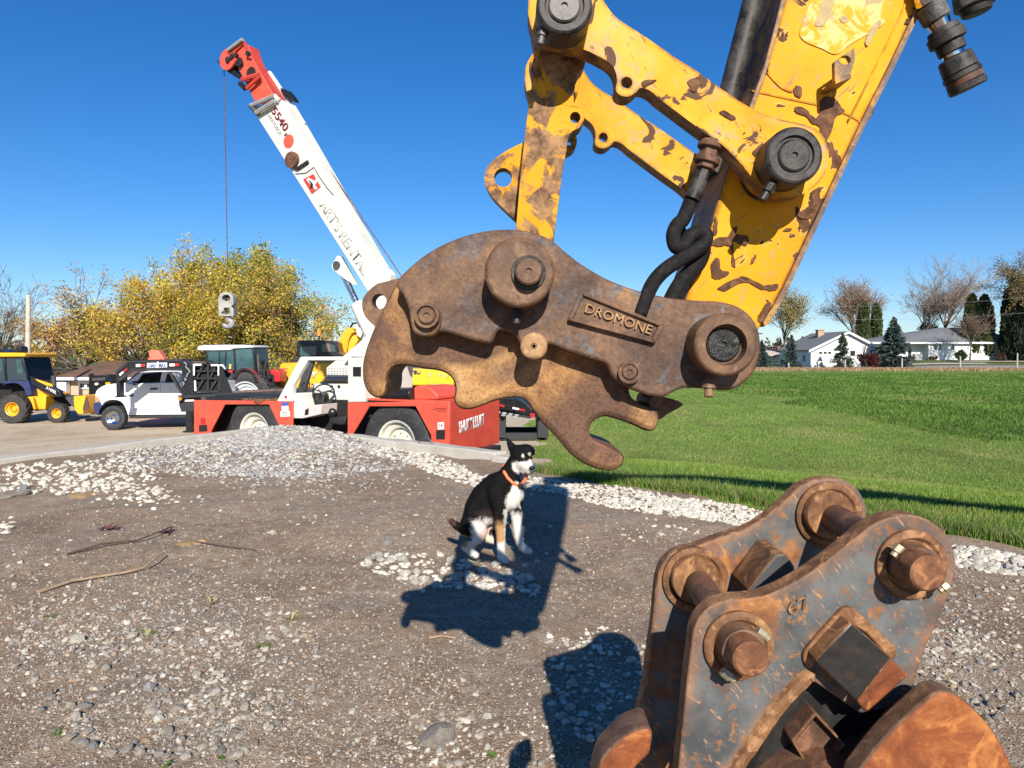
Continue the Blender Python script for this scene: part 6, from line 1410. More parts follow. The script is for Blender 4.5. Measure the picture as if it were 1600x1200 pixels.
# ================================================================ DOG
DS = 5.15/FPX/5.0
def dp(zx, zy, w=0):
    p = at(660 + zx/5, 660 + zy/5, 5.15); return Vector((p.x, p.y + w*DS, p.z))
dg = thing('dog', tuple(dp(600, 1000)), 'black dog with white chest and tan marks sitting on the gravel in an orange collar', 'dog')
_sv, _sf = ico(2); DV = []; DF = []
def chain(bm, pts):
    for (a, b) in zip(pts[:-1], pts[1:]):
        L = math.dist(a[:3], b[:3]); n = max(3, int(L/14))
        for i in range(n + 1):
            t = i/n; q = [a[k]*(1-t)+b[k]*t for k in range(4)]
            DF.append(_sf + len(DV)*len(_sv)); DV.append(_sv*(q[3]*DS) + np.array(dp(q[0], q[1], q[2])))
bm = None
chain(bm, [(385, 810, 60, 92), (420, 690, 60, 100), (480, 580, 45, 102), (560, 500, 25, 100), (640, 450, 5, 84), (690, 380, -10, 72), (735, 300, -15, 66)])
chain(bm, [(560, 500, 25, 98), (640, 560, 0, 100), (690, 590, -15, 88), (715, 560, -30, 78)]); chain(bm, [(640, 600, 10, 100), (540, 690, 30, 92), (450, 760, 50, 90)])
chain(bm, [(690, 420, -20, 66), (720, 520, -35, 72)])
chain(bm, [(775, 265, -20, 84), (785, 290, -45, 76)]); chain(bm, [(790, 305, -50, 64), (825, 325, -85, 48), (852, 338, -112, 33), (858, 338, -120, 28)]); chain(bm, [(800, 350, -50, 46), (838, 366, -95, 26)])
chain(bm, [(745, 235, -10, 64), (810, 222, -15, 58)])
chain(bm, [(695, 205, 0, 26), (678, 165, 2, 20), (664, 132, 4, 11), (657, 118, 5, 5)]); chain(bm, [(720, 200, 0, 24), (690, 160, 2, 16), (664, 128, 4, 8)])
chain(bm, [(840, 205, 20, 26), (862, 225, 45, 22), (868, 255, 60, 14)])
chain(bm, [(585, 520, -30, 88), (600, 580, -62, 74), (608, 650, -72, 60)]); chain(bm, [(605, 580, -70, 74), (612, 690, -85, 54), (612, 790, -90, 42), (615, 900, -95, 35), (618, 985, -100, 33)]); chain(bm, [(618, 1015, -105, 36), (640, 1035, -130, 34), (655, 1042, -140, 27)])
chain(bm, [(725, 600, 20, 66), (735, 700, 20, 48), (740, 800, 15, 39), (750, 890, 10, 33), (765, 945, 0, 31)]); chain(bm, [(780, 970, -10, 33), (815, 990, -35, 30), (838, 992, -50, 23)])
chain(bm, [(375, 800, -20, 88), (420, 790, -60, 74), (462, 830, -95, 56), (440, 880, -95, 44), (370, 935, -85, 40), (345, 945, -85, 38), (390, 985, -105, 33), (425, 1000, -120, 28)])
chain(bm, [(440, 800, 120, 66), (520, 840, 125, 50), (530, 890, 115, 40), (500, 930, 110, 34), (545, 945, 90, 28)])
chain(bm, [(345, 860, 60, 52), (300, 850, 80, 34), (250, 820, 90, 32), (218, 795, 95, 24)])
tmp = np_mesh('tmp', np.concatenate(DV), np.concatenate(DF), M['fur'])
rm = tmp.modifiers.new('r', 'REMESH'); rm.mode = 'VOXEL'; rm.voxel_size = .0062
smo = tmp.modifiers.new('s', 'SMOOTH'); smo.iterations = 7; smo.factor = .5
bpy.context.view_layer.update()
me2 = bpy.data.meshes.new_from_object(tmp.evaluated_get(bpy.context.evaluated_depsgraph_get())); bpy.data.objects.remove(tmp)
n = len(me2.vertices); co = np.empty(n*3, np.float32); me2.vertices.foreach_get('co', co); co = co.reshape(-1, 3).astype(float)
b0 = dp(0, 0); zx = np.empty(n); zy = np.empty(n)
zx = (co[:, 0]-b0.x)/DS; zy = -(co[:, 2]-b0.z)/DS; wd = (co[:, 1]-b0.y)/DS
BLK = np.array((.006, .0055, .006)); WHT = np.array((.62, .58, .52)); TAN = np.array((.40, .22, .095)); PNK = np.array((.50, .36, .31)); CRM = np.array((.60, .50, .38))
col = np.repeat(BLK[None], n, 0)
jit = vnoise(zx, zy, .06)*30 + vnoise(zx, zy, .17)*22
def paint(mask, c, soft=None):
    k = np.clip(mask, 0, 1)[:, None]; global col; col = col*(1-k) + c*k
el = lambda cx, cy, rx, ry, s=.2: np.clip((1 - np.sqrt(((zx+jit*.35-cx)/rx)**2 + ((zy+jit*.35-cy)/ry)**2))/s, 0, 1)
head = (zy < 415)
paint(el(765, 335, 68, 62)*head*(zy+jit*.3 > 262), WHT); paint(el(830, 345, 70, 58)*head, WHT); paint(el(800, 385, 60, 36)*head, WHT); paint(el(862, 300, 24, 60)*head*(zy > 285), WHT); paint(el(842, 290, 9, 30)*head, WHT)
paint(el(766, 276, 30, 22), BLK); paint(el(856, 264, 24, 18), BLK); paint(el(789, 248, 15, 14, .4), CRM); paint(el(838, 239, 13, 14, .4), CRM)
ch = (wd < 30)
paint(el(745, 600, 105, 90)*ch*(zx+jit > 645), WHT); paint(el(735, 505, 36, 60)*ch, WHT); paint(el(690, 660, 40, 70)*ch, WHT)
paint(el(795, 640, 30, 70)*ch, BLK*1.0); paint(el(745, 690, 24, 40)*ch, BLK)
lf = (zx > 702) & (zy > 690); paint(np.clip((zy+jit-690)/40, 0, 1)*lf, WHT)
lg1 = (zx > 560) & (zx < 700) & (wd < -40)
paint(np.clip((zy+jit-735)/60, 0, 1)*lg1, TAN); paint(np.clip((zx+jit*.4-636)/12, 0, 1)*lg1*(zy > 660), WHT); paint(np.clip((zy+jit-905)/30, 0, 1)*lg1, WHT*.97)
hind = (zx < 560) & (zy > 720) & (zx > 285)
paint(np.clip((zx+jit-372)/22, 0, 1)*np.clip((zy+jit-735)/20, 0, 1)*hind, WHT*.95); paint(el(505, 850, 60, 55)*hind, PNK); paint(el(540, 900, 30, 40)*hind, BLK*2)
paint(np.clip((zy+jit-905)/30, 0, 1)*hind, CRM); paint(el(325, 925, 40, 40)*hind, TAN)
paint(np.clip((zy-955)/25, 0, 1)*(zx < 560), WHT*.95); paint(el(218, 800, 45, 45), np.array((.055, .03, .025)))
gr = np.clip(vnoise(zx, zy, .03)*1.5+.2, 0, 1)[:, None]
paint((el(500, 720, 110, 60, .6)*.5), np.array((.045, .028, .02)))
a = me2.color_attributes.new('col', 'FLOAT_COLOR', 'POINT'); c4 = np.ones((n, 4), np.float32); c4[:, :3] = np.clip(col, 0, 1); a.data.foreach_set('color', c4.ravel())
co2 = (co - np.array(origin_of(dg))).astype(np.float32); me2.vertices.foreach_set('co', co2.ravel())
me2.materials.clear(); me2.materials.append(M['fur']); me2.polygons.foreach_set('use_smooth', np.ones(len(me2.polygons), bool)); me2.update()
db = bpy.data.objects.new('body', me2); COL.objects.link(db); db.parent = dg
# short fur: thin strands over the coat, lying back along the body
nr = np.empty(n*3, np.float32); me2.vertices.foreach_get('normal', nr); nr = nr.reshape(-1, 3)
ids = rng.integers(0, n, 26000); P = co[ids] + rng.normal(0, .002, (26000, 3)); N_ = nr[ids]
flow = np.array([-.5, .1, -.8]) + rng.normal(0, .25, (26000, 3)); flow -= (flow*N_).sum(1)[:, None]*N_; flow /= np.linalg.norm(flow, axis=1)[:, None]+1e-6
Ls = (.013 + .013*rng.uniform(0, 1, 26000))[:, None]*np.where((zy[ids] < 415) | (zy[ids] > 760), .55, 1)[:, None]
sd = np.cross(flow, N_)*.0011; T_ = P + (flow*.9 + N_*.42)*Ls
Vf = np.stack([P-sd-N_*.001, P+sd-N_*.001, T_], 1).reshape(-1, 3)
fo = np_mesh('fur', Vf, np.arange(78000).reshape(-1, 3), M['fur'], dg, np.repeat(np.clip(col[ids]*rng.uniform(.8, 1.35, (26000, 1)), 0, 1), 3, 0)); fo['kind'] = 'stuff'
M['nose'] = simple('wet black nose', (.012, .011, .011), .25, 0, .2, 20, 0); M['eye'] = simple('dark brown eye', (.02, .010, .006), .1, 0, .1, 10, 0)
def on_head(x, y, w0):            # nearest body surface in front of the camera
    m = (np.abs(zx-x) < 7) & (np.abs(zy-y) < 7); return float(wd[m].min()) if m.any() else w0
mb = MB(); w_ = on_head(850, 335, -140); mb.ball(dp(850, 333, w_-2), 22*DS, 16*DS, 16*DS); mb.build('nose', M['nose'], dg)
for (x, y) in ((768, 276), (853, 264)):
    w_ = on_head(x, y, -80); mb = MB(); mb.ball(dp(x, y, w_+4), 10*DS, 8*DS, 7*DS); mb.build('eye', M['eye'], dg)
mb = MB(); mb.tube([dp(x, y, on_head(x, y, -90)-1) for x, y in ((795, 372), (815, 385), (838, 384), (852, 370), (860, 362))], 3.2*DS, 6); mb.build('mouth', M['nose'], dg)
M['collar_orange'] = simple('orange dog collar', (.78, .16, .05), .5, 0, .1, 20, .1)
cc = [(632, 350, 40), (640, 378, -40), (668, 420, -84), (705, 455, -100), (745, 475, -108), (775, 468, -90), (800, 440, -60), (815, 420, -20), (800, 395, 40), (730, 345, 75), (660, 335, 70)]
mb = MB(); L = []
P = [dp(q[0], q[1], on_head(q[0], q[1], q[2]) - 4 if 1 <= i <= 6 else q[2]) for i, q in enumerate(cc)]; n_ = len(P)
mb.tube([P[i % n_] for i in range(n_+1)], 12*DS, 10); mb.build('dog_collar', M['collar_orange'], dg)
w_ = -116; mb = MB(); mb.box(dp(768, 470, w_), (18*DS, 0, 6*DS), (0, 12*DS, 0), (-5*DS, 0, 16*DS)); mb.build('collar_box', M['black'], dg, .004)
# ================================================================ TREES AND SHRUBS
def grow(rs, base, H, r0, lev, spread, up, trunk_frac, n1=6, n2=6, n3=5, n4=4, lean=(0, 0), wig=.16):
    """returns tapered segments [(p0,p1,ra,rb,level)] and twig tips"""
    segs, tips = [], []
    def branch(p, d, L, r, level, kids):
        n = 5 if level == 0 else (4 if level == 1 else 3); q = p; pts = [p]
        for i in range(n):
            d = d + rs.normal(0, wig*(.5 if level == 0 else 1), 3) + np.array([0, 0, up[min(level, len(up)-1)]]); d = d/np.linalg.norm(d)
            q2 = q + d*L/n; ra = r*(1-.62*i/n); rb = r*(1-.62*(i+1)/n); segs.append((q, q2, ra, rb, level)); q = q2; pts.append(q)
        if level >= lev:
            tips.append((q, d)); tips.append((pts[-2], d)); return
        for k in range(kids[level]):
            f = 1 - .70*rs.random()*(1 if level else .5); i = min(n-1, int(f*n)); t = f*n - i
            b = pts[i]*(1-t) + pts[min(i+1, n)]*t
            az = rs.uniform(0, 6.283); sp = spread[min(level, len(spread)-1)]*rs.uniform(.6, 1.3)
            x = np.cross(d, [0, 0, 1.0]); x = x/np.linalg.norm(x) if np.linalg.norm(x) > .1 else np.array([1.0, 0, 0]); y = np.cross(x, d)
            e = d*math.cos(sp) + (x*math.cos(az) + y*math.sin(az))*math.sin(sp)
            branch(b, e, L*rs.uniform(.45, .72)*(1.0 if level else 1/trunk_frac*.62), r*(1-.62*f)*rs.uniform(.5, .72), level + 1, kids)
    branch(np.array(base, float), np.array([lean[0], lean[1], 1.0]), H*trunk_frac, r0, 0, (n1, n2, n3, n4))
    return segs, tips
def seg_mesh(name, segs, lv0, lv1, mat, parent, rmin):
    S_ = [s for s in segs if lv0 <= s[4] <= lv1]; n = len(S_)
    if not n: return
    a = np.array([s[0] for s in S_]); b = np.array([s[1] for s in S_]); ra = np.maximum(np.array([s[2] for s in S_]), rmin); rb = np.maximum(np.array([s[3] for s in S_]), rmin)
    d = b - a; d /= np.linalg.norm(d, axis=1)[:, None] + 1e-9
    x = np.cross(d, np.array([.31, .77, .55])); x /= np.linalg.norm(x, axis=1)[:, None]; y = np.cross(d, x); k = 6 if lv0 == 0 else 3
    ang = np.arange(k)*2*np.pi/k; c = np.cos(ang)[None, :, None]; s = np.sin(ang)[None, :, None]
    ring = x[:, None]*c + y[:, None]*s
    V_ = np.concatenate([a[:, None] + ring*ra[:, None, None], b[:, None] + ring*rb[:, None, None]], 1)
    i = np.arange(k); f = np.stack([i, (i+1) % k, (i+1) % k + k, i + k], 1)
    F_ = f[None] + (np.arange(n)*2*k)[:, None, None]
    return np_mesh(name, V_.reshape(-1, 3), F_.reshape(-1, 4), mat, parent, smooth=True)
def leaf_mesh(name, C_, n, spread, size, cols, parent, rs, weights=None, mat='leaf', squash=1.0):
    ids = rs.integers(0, len(C_), n); p = np.array(C_)[ids] + rs.normal(0, spread, (n, 3))*np.array([1, 1, squash])
    u = rs.normal(size=(n, 3)); u /= np.linalg.norm(u, axis=1)[:, None]; v = np.cross(u, rs.normal(size=(n, 3))); v /= np.linalg.norm(v, axis=1)[:, None]
    s = size*rs.uniform(.55, 1.25, (n, 1)); q = np.stack([p-u*s, p+v*s*.6, p+u*s, p-v*s*.6], 1)
    cl = rs.uniform(.68, 1.3, len(C_)); ci = rs.integers(0, len(cols), len(C_))
    pick = np.where(rs.random(n) < .6, ci[ids], rs.integers(0, len(cols), n))
    col = np.array(cols)[pick]*(rs.uniform(.75, 1.2, n)*cl[ids])[:, None]
    return np_mesh(name, q.reshape(-1, 3), np.arange(4*n).reshape(-1, 4), M[mat], parent, np.repeat(col, 4, 0))
def tree(px, ybase, ytop, Y, label, group, cols=None, nleaf=0, lsize=.16, spread=(.7, .7, .6), up=(.12, .10, .04), tf=.42, kids=(7, 6, 5), r=.28, lean=(0, 0), seed=1, lev=3, lspread=.5, name='tree', tw=.018, bark='bark', twig='twig', sel=None):
    rs = np.random.default_rng(seed); b = at(px, ybase, Y); g_ = gz1(b.x, Y); H = at(px, ytop, Y).z - g_
    root = thing(name, (b.x, Y, g_), label, 'tree', group)
    segs, tips = grow(rs, (b.x, Y, g_-.1), H, r, lev, spread, up, tf, *kids, lean=lean)
    zt = max(s[1][2] for s in segs); k = H/(zt - g_)          # scale so the tallest twig reaches the height in the photograph
    bb = np.array([b.x, Y, g_]); sc_ = np.array([k, k, k]); segs = [(bb + (s[0]-bb)*sc_, bb + (s[1]-bb)*sc_, s[2], s[3], s[4]) for s in segs]; tips = [bb + (t[0]-bb)*sc_ for t in tips]
    seg_mesh('trunk', segs, 0, 1, M[bark], root, .05); seg_mesh('branches', segs, 2, 9, M[twig], root, tw)
    if nleaf:
        if sel is not None: tips = [t for t in tips if rs.random() < sel]
        leaf_mesh('crown', tips, nleaf, lspread, lsize, cols, root, rs)
    return root
YG = [(.60, .42, .05), (.66, .47, .07), (.50, .40, .05), (.36, .34, .045), (.56, .35, .05), (.70, .52, .12)]
GG = [(.34, .34, .05), (.22, .26, .04), (.46, .39, .055), (.54, .43, .07), (.29, .28, .045)]
OG = [(.56, .30, .09), (.48, .25, .08), (.60, .38, .12), (.42, .24, .09)]
GT = 'trees behind the machines'; GH = 'bare trees behind the white houses'
tree(5, 600, 402, 58, 'bare grey tree at the left edge behind the utility pole', GT, seed=3, r=.30, kids=(8, 6, 5, 4), spread=(.65, .6, .6, .6), up=(.1, .12, .06, .03), tf=.42, lev=4, tw=.013)
tree(138, 600, 420, 56, 'sparse orange brown tree with bare lower limbs right of the utility pole', GT, OG + YG[:2], 14000, .09, seed=14, r=.42, kids=(10, 7, 5, 3), spread=(.85, .6, .6, .6), up=(.05, .12, .05, .02), tf=.36, lspread=.3, sel=.5, tw=.02, twig='bark')
tree(300, 600, 379, 58, 'largest yellow leaved tree above the pickup and trailer', GT, YG, 46000, .105, seed=5, r=.48, kids=(11, 8, 5), spread=(.95, .8, .7), up=(.04, .06, .03), tf=.36, lspread=.34, sel=.75)
tree(232, 600, 440, 55, 'low yellow tree below the left side of the largest yellow tree', GT, YG + OG[:2], 9000, .095, seed=17, r=.3, kids=(9, 7, 5), spread=(1.0, .8, .7), up=(.03, .06, .02), tf=.34, lspread=.30, sel=.6)
tree(392, 600, 388, 59, 'olive green and yellow tree behind the silver roofed tractor', GT, GG + YG[:1], 38000, .105, seed=21, r=.42, kids=(10, 8, 5), spread=(.8, .8, .7), up=(.06, .08, .03), tf=.38, lspread=.34, sel=.75)
tree(345, 600, 455, 54, 'low green yellow tree just behind the tractor roof', GT, GG, 9000, .095, seed=27, r=.24, kids=(8, 7, 5), spread=(1.0, .8, .7), up=(.02, .05, .02), tf=.34, lspread=.32, sel=.7)
tree(462, 600, 428, 57, 'orange tipped olive tree left of the raised crane boom', GT, OG + GG + YG[:3], 18000, .095, seed=33, r=.34, kids=(10, 7, 5), spread=(1.0, .8, .65), up=(.03, .06, .02), tf=.36, lspread=.30, sel=.6)
def shrub(px, ybase, ytop, Y, wpx, cols, label, n=2500, size=.12, name='shrub', cat='shrub', group=None, lumps=7, seed=2, mat='leaf'):
    rs = np.random.default_rng(seed); b = at(px, ybase, Y); g_ = gz1(b.x, Y); H = max(.5, at(px, ytop, Y).z - g_); W_ = wpx/FPX*Y
    root = thing(name, (b.x, Y, g_), label, cat, group); L = []
    for i in range(lumps):
        c = np.array([b.x + rs.uniform(-.33, .33)*W_, Y + rs.uniform(-.3, .3)*W_, g_ + H*rs.uniform(.3, .75)]); rr = rs.uniform(.16, .26)*min(W_, H*1.2)
        d = rs.normal(size=(60, 3)); d /= np.linalg.norm(d, axis=1)[:, None]; L += list(c + d*rr*rs.uniform(.7, 1.05, (60, 1)))
    leaf_mesh('foliage', L, n, .07*min(W_, H), size, cols, root, rs, mat=mat)
    mb = MB()
    for i in range(5): mb.tube([Vector((b.x, Y, g_-.1)), Vector((b.x + rs.uniform(-.3, .3)*W_, Y + rs.uniform(-.2, .2)*W_, g_ + H*.6))], [.04, .015], 5)
    mb.build('stems', M['bark'], root); return root
shrub(478, 600, 536, 50, 60, [(.06, .085, .02), (.04, .06, .015), (.10, .11, .025)], 'dark green shrub between the tractor and the black cab', 3000, .15, seed=4)
shrub(505, 600, 545, 52, 50, [(.09, .10, .025), (.05, .07, .018)], 'olive shrub left of the black excavator cab', 2200, .15, seed=5)
shrub(70, 606, 578, 50, 60, [(.07, .055, .03), (.10, .075, .04)], 'low brown shrub by the brown roof at left', 1200, .15, seed=6)
# right hand side
tree(1226, 574, 440, 128, 'pale yellow half bare upright tree left of the gabled garage', GH, [(.42, .33, .08), (.36, .30, .09), (.46, .38, .14)], 6500, .14, seed=41, r=.3, kids=(11, 7, 5), spread=(.38, .5, .5), up=(.1, .16, .08), tf=.42, lspread=.45, tw=.026, sel=.6)
tree(1331, 574, 430, 142, 'wide bare tan tree behind the gabled garage', GH, [(.40, .25, .12), (.35, .24, .14)], 5000, .13, seed=44, r=.36, kids=(13, 7, 5, 4), spread=(.55, .5, .5, .5), up=(.1, .15, .08, .04), lev=4, tf=.36, lspread=.5, tw=.024, sel=.5, twig='twigpale')
tree(1478, 574, 390, 140, 'tall bare grey tree behind the ranch house roof', GH, None, 0, seed=52, r=.5, kids=(11, 7, 5, 4), spread=(.55, .5, .5, .5), up=(.1, .16, .08, .04), tf=.40, tw=.022, lev=4, twig='twigpale')
tree(1440, 574, 424, 142, 'bare grey tree left of the tall bare tree', GH, None, 0, seed=57, r=.34, kids=(10, 7, 5, 4), spread=(.5, .5, .5, .5), up=(.1, .16, .08, .04), tf=.42, tw=.022, lev=4, twig='twigpale')
tree(1592, 574, 388, 116, 'orange brown feathery tree at the right edge', GH, [(.32, .20, .06), (.22, .17, .06), (.15, .14, .05), (.40, .25, .08)], 15000, .13, seed=61, r=.36, kids=(11, 8, 5), spread=(.9, .6, .5), up=(.1, .05, .0), tf=.55, lspread=.4, tw=.03)
tree(1515, 566, 470, 112, 'small bare brown tree in front of the ranch house', GH, [(.16, .10, .05), (.22, .14, .07)], 900, .10, seed=66, r=.16, kids=(9, 7, 6), spread=(.7, .6, .6), up=(.1, .08, .02), tf=.36, lspread=.5, tw=.022, twig='twig')
tree(1348, 574, 524, 108, 'slim bare sapling before the white garage gable', GH, None, 0, seed=69, r=.05, kids=(6, 5, 3), spread=(.4, .4, .4), up=(.2, .2, .1), tf=.6, lev=2, tw=.012)
def conifer(px, ybase, ytop, Y, wpx, cols, label, group, column=False, n=5200, seed=1, name='spruce_tree'):
    rs = np.random.default_rng(seed); b = at(px, ybase, Y); g_ = gz1(b.x, Y); H = at(px, ytop, Y).z - g_; W_ = wpx/FPX*Y/2
    root = thing(name, (b.x, Y, g_), label, 'tree', group)
    mb = MB(); mb.cyl((b.x, Y, g_-.1), (b.x, Y, g_+H*(.97 if not column else .8)), .10 + .006*H, .02, 7); mb.build('trunk', M['bark'], root)
    if column:
        t = rs.uniform(0, 1, n); prof = np.where(t < .12, .55+t*3.5, np.sqrt(np.clip(1-((t-.12)/.88)**2.6, 0, 1))); a = rs.uniform(0, 6.283, n)
        lump = 1 + .16*np.sin(a*3 + t*9 + seed) + .10*np.sin(a*5 - t*17); rr = W_*prof*lump*rs.uniform(.72, 1.02, n)
        p = np.stack([b.x + np.cos(a)*rr, Y + np.sin(a)*rr, g_ + .05 + t*H], 1); u = np.stack([np.cos(a)*.35, np.sin(a)*.35, np.ones(n)], 1) + rs.normal(0, .3, (n, 3)); L = .30
    else:
        t = rs.uniform(0, 1, n)**.62; t = 1 - t; nb = 7; tier = np.floor(t*14 + rs.uniform(-.25, .25, n))/14; a0 = rs.uniform(0, 6.283, (20, nb)); pick = rs.integers(0, nb, n)
        a = a0[np.clip((tier*14).astype(int), 0, 19), pick] + rs.normal(0, .16, n); out = rs.uniform(.12, 1, n)**.7; rr = W_*(1-t)**.85*out*(1 + .25*np.sin(a*5 + tier*40))
        p = np.stack([b.x + np.cos(a)*rr, Y + np.sin(a)*rr, g_ + .12 + t*H*.97 - rr*.10 + rs.normal(0, .04, n)], 1); u = np.stack([np.cos(a), np.sin(a), np.full(n, .12)], 1) + rs.normal(0, .35, (n, 3)); L = .26
    u /= np.linalg.norm(u, axis=1)[:, None]; v = np.cross(u, rs.normal(size=(n, 3))); v /= np.linalg.norm(v, axis=1)[:, None]; s = L*rs.uniform(.6, 1.3, (n, 1))*max(.7, H/6)
    q = np.stack([p-u*s*.5-v*s*.28, p-u*s*.5+v*s*.28, p+u*s*.7+v*s*.10, p+u*s*.7-v*s*.10], 1)
    col = np.array(cols)[rs.integers(0, len(cols), n)]*rs.uniform(.7, 1.3, (n, 1))
    np_mesh('crown', q.reshape(-1, 3), np.arange(4*n).reshape(-1, 4), M['needle'], root, np.repeat(col, 4, 0)); return root
SPC = [(.075, .105, .095), (.055, .085, .075), (.10, .135, .125), (.045, .07, .055)]; ARB = [(.045, .07, .018), (.03, .05, .014), (.065, .085, .025), (.09, .085, .03)]; DRK = [(.012, .022, .010), (.018, .03, .013), (.009, .016, .008)]
GS = 'blue spruces on the house lawn'
conifer(1190, 579, 531, 102, 34, SPC, 'blue spruce half hidden behind the coupler tip', GS, seed=1); conifer(1236, 577, 523, 103, 34, SPC, 'blue spruce before the left wall of the garage', GS, seed=2)
conifer(1316, 574, 520, 106, 42, [(.055, .075, .05), (.04, .058, .035), (.075, .095, .065)], 'dark open spruce in front of the garage door', GS, seed=3, n=4000); conifer(1395, 573, 495, 107, 62, SPC, 'largest blue spruce between garage and ranch house', GS, seed=4, n=9000)
GA = 'columnar evergreens by the houses'
conifer(1348, 574, 474, 128, 20, ARB, 'left column evergreen of the pair behind the garage roof', GA, True, 3600, 1, 'column_evergreen'); conifer(1367, 574, 476, 128, 19, ARB, 'right column evergreen of the pair behind the garage roof', GA, True, 3600, 2, 'column_evergreen')
conifer(1516, 566, 462, 119, 24, ARB, 'left of the two browned column evergreens at the ranch house', GA, True, 4200, 3, 'column_evergreen'); conifer(1536, 566, 463, 119, 26, ARB, 'right of the two browned column evergreens at the ranch house', GA, True, 4200, 4, 'column_evergreen')
conifer(1573, 566, 454, 116, 20, DRK, 'slim blackish evergreen left of the right edge mass', GA, True, 4200, 5, 'column_evergreen'); conifer(1591, 566, 458, 115, 26, DRK, 'broad blackish evergreen at the right edge', GA, True, 5200, 6, 'column_evergreen'); conifer(1612, 566, 460, 115, 24, DRK, 'blackish evergreen cut by the right edge of the frame', GA, True, 4200, 7, 'column_evergreen')
shrub(1356, 574, 551, 105, 30, [(.10, .02, .022), (.07, .018, .02), (.14, .035, .03)], 'dark red barberry shrub before the garage', 2400, .14, seed=9, lumps=9)
shrub(1345, 574, 547, 106, 14, [(.07, .03, .03), (.05, .025, .02)], 'taller maroon shrub left of the red shrub', 900, .14, seed=10)
shrub(1502, 568, 546, 112, 22, [(.05, .085, .025), (.035, .065, .018)], 'rounded green shrub beside the small bare tree', 1800, .14, seed=11, lumps=4)
shrub(1461, 566, 556, 117, 20, [(.14, .10, .06), (.20, .14, .09)], 'low brown shrub under the ranch house windows', 700, .12, seed=12); shrub(1423, 566, 556, 117, 10, [(.12, .04, .035), (.16, .07, .05)], 'small reddish shrub by the ranch porch', 500, .12, seed=13)
shrub(1560, 568, 552, 114, 26, [(.10, .06, .04), (.06, .05, .03)], 'reddish low shrub under the dark evergreens', 900, .13, seed=14); shrub(1420, 566, 515, 146, 40, [(.09, .09, .035), (.06, .06, .025), (.13, .10, .05)], 'olive brown tree mass behind the ranch roof', 2600, .25, seed=15, lumps=10); shrub(1452, 566, 498, 147, 36, [(.08, .085, .03), (.06, .06, .02)], 'dark olive evergreen shrub behind the ranch ridge', 2200, .25, seed=16, lumps=9)
shrub(1212, 574, 541, 150, 50, [(.16, .07, .05), (.20, .10, .07), (.12, .06, .05)], 'reddish brush behind the open shed', 1500, .22, seed=18, lumps=9)
# far tree line at the horizon
rs = np.random.default_rng(5); C_ = []
for x in np.linspace(-420, 520, 260): C_ += [np.array([x + rs.uniform(-3, 3), 380 + rs.uniform(-30, 30), rs.uniform(0, 6)]) for _ in range(6)]
o = leaf_mesh('far_wood', C_, 9000, 1.6, 1.5, [(.10, .09, .06), (.13, .11, .07), (.08, .075, .05), (.15, .11, .06)], None, rs); tag(o, 'distant low brown tree line along the horizon', 'far wood', kind='stuff')
# ================================================================ HOUSES
def house(name, corner_px, Y, label, cat='house'):
    b = at(*corner_px, Y); return thing(name, (b.x, Y, gz1(b.x, Y)), label, cat)
hA = house('house', (1320, 574), 112, 'white gabled garage house with grey shingle roof and brick chimney')
P0 = lambda px, py, Y=112: at(px, py, Y)
gA = gz1(P0(1320, 574).x, 112); xl = P0(1267, 560).x; xr = P0(1376, 560).x; ez = P0(1267, 546).z; az_ = P0(1323.7, 519); D = 13.0
mb = MB(); mb.prism([(xl, 112, gA-.3), (xr, 112, gA-.3), (xr, 112, ez), (az_.x, 112, az_.z-.15), (xl, 112, ez)], (0, D, 0)); mb.build('wall', M['siding'], hA)
for k in range(13):
    z = gA + .2 + k*.22; half = 1.0
    if z > ez: f = (z-ez)/(az_.z-ez); x0 = xl + (az_.x-xl)*f; x1 = xr + (az_.x-xr)*f
    else: x0, x1 = xl, xr
    mb = MB(); mb.bx(x0+.05, x1-.05, 111.97, 112.01, z, z+.03); mb.build('siding_course', M['siding'], hA)
def roof_slab(P, th, mat, parent, name='roof', bevel=0):
    mb = MB(); mb.prism(P, Vector((0, 0, th))); return mb.build(name, mat, parent, bevel)
ov = .55
for sx, xe in ((-1, xl), (1, xr)):
    sl_ = (az_.z - ez)/abs(az_.x - xe); xo = xe + sx*ov; zo = ez - ov*sl_
    roof_slab([(xo, 111.5, zo), (az_.x, 111.5, az_.z), (az_.x, 112+D+.4, az_.z), (xo, 112+D+.4, zo)], .16, M['shingle'], hA)
    mb = MB(); mb.prism([(xo, 111.42, zo-.22), (az_.x, 111.42, az_.z-.2), (az_.x, 111.42, az_.z+.17), (xo, 111.42, zo+.17)], (0, .07, 0)); mb.build('bargeboard', M['white'], hA)
mb = MB(); c_ = P0(1281, 520, 119); mb.bx(c_.x-.5, c_.x+.5, 118.5, 119.5, az_.z-1.6, P0(1281, 515, 119).z); mb.bx(c_.x-.6, c_.x+.6, 118.4, 119.6, P0(1281, 516.3, 119).z, P0(1281, 515.4, 119).z+.02); mb.build('chimney', M['brick'], hA)
def opening(px0, py0, px1, py1, Y, mat, parent, name, th=.05, dy=-.06, frame_=None):
    a = at(px0, py1, Y); b = at(px1, py0, Y); mb = MB(); mb.bx(a.x, b.x, Y+dy, Y+dy+th, a.z, b.z); o = mb.build(name, mat, parent)
    if frame_:
        w_ = .09
        mb = MB(); mb.bx(a.x-w_, b.x+w_, Y+dy-.03, Y+dy+.02, b.z, b.z+w_); mb.bx(a.x-w_, b.x+w_, Y+dy-.03, Y+dy+.02, a.z-w_, a.z); mb.bx(a.x-w_, a.x, Y+dy-.03, Y+dy+.02, a.z, b.z); mb.bx(b.x, b.x+w_, Y+dy-.03, Y+dy+.02, a.z, b.z)
        mb.build('frame', frame_, o)
    return o
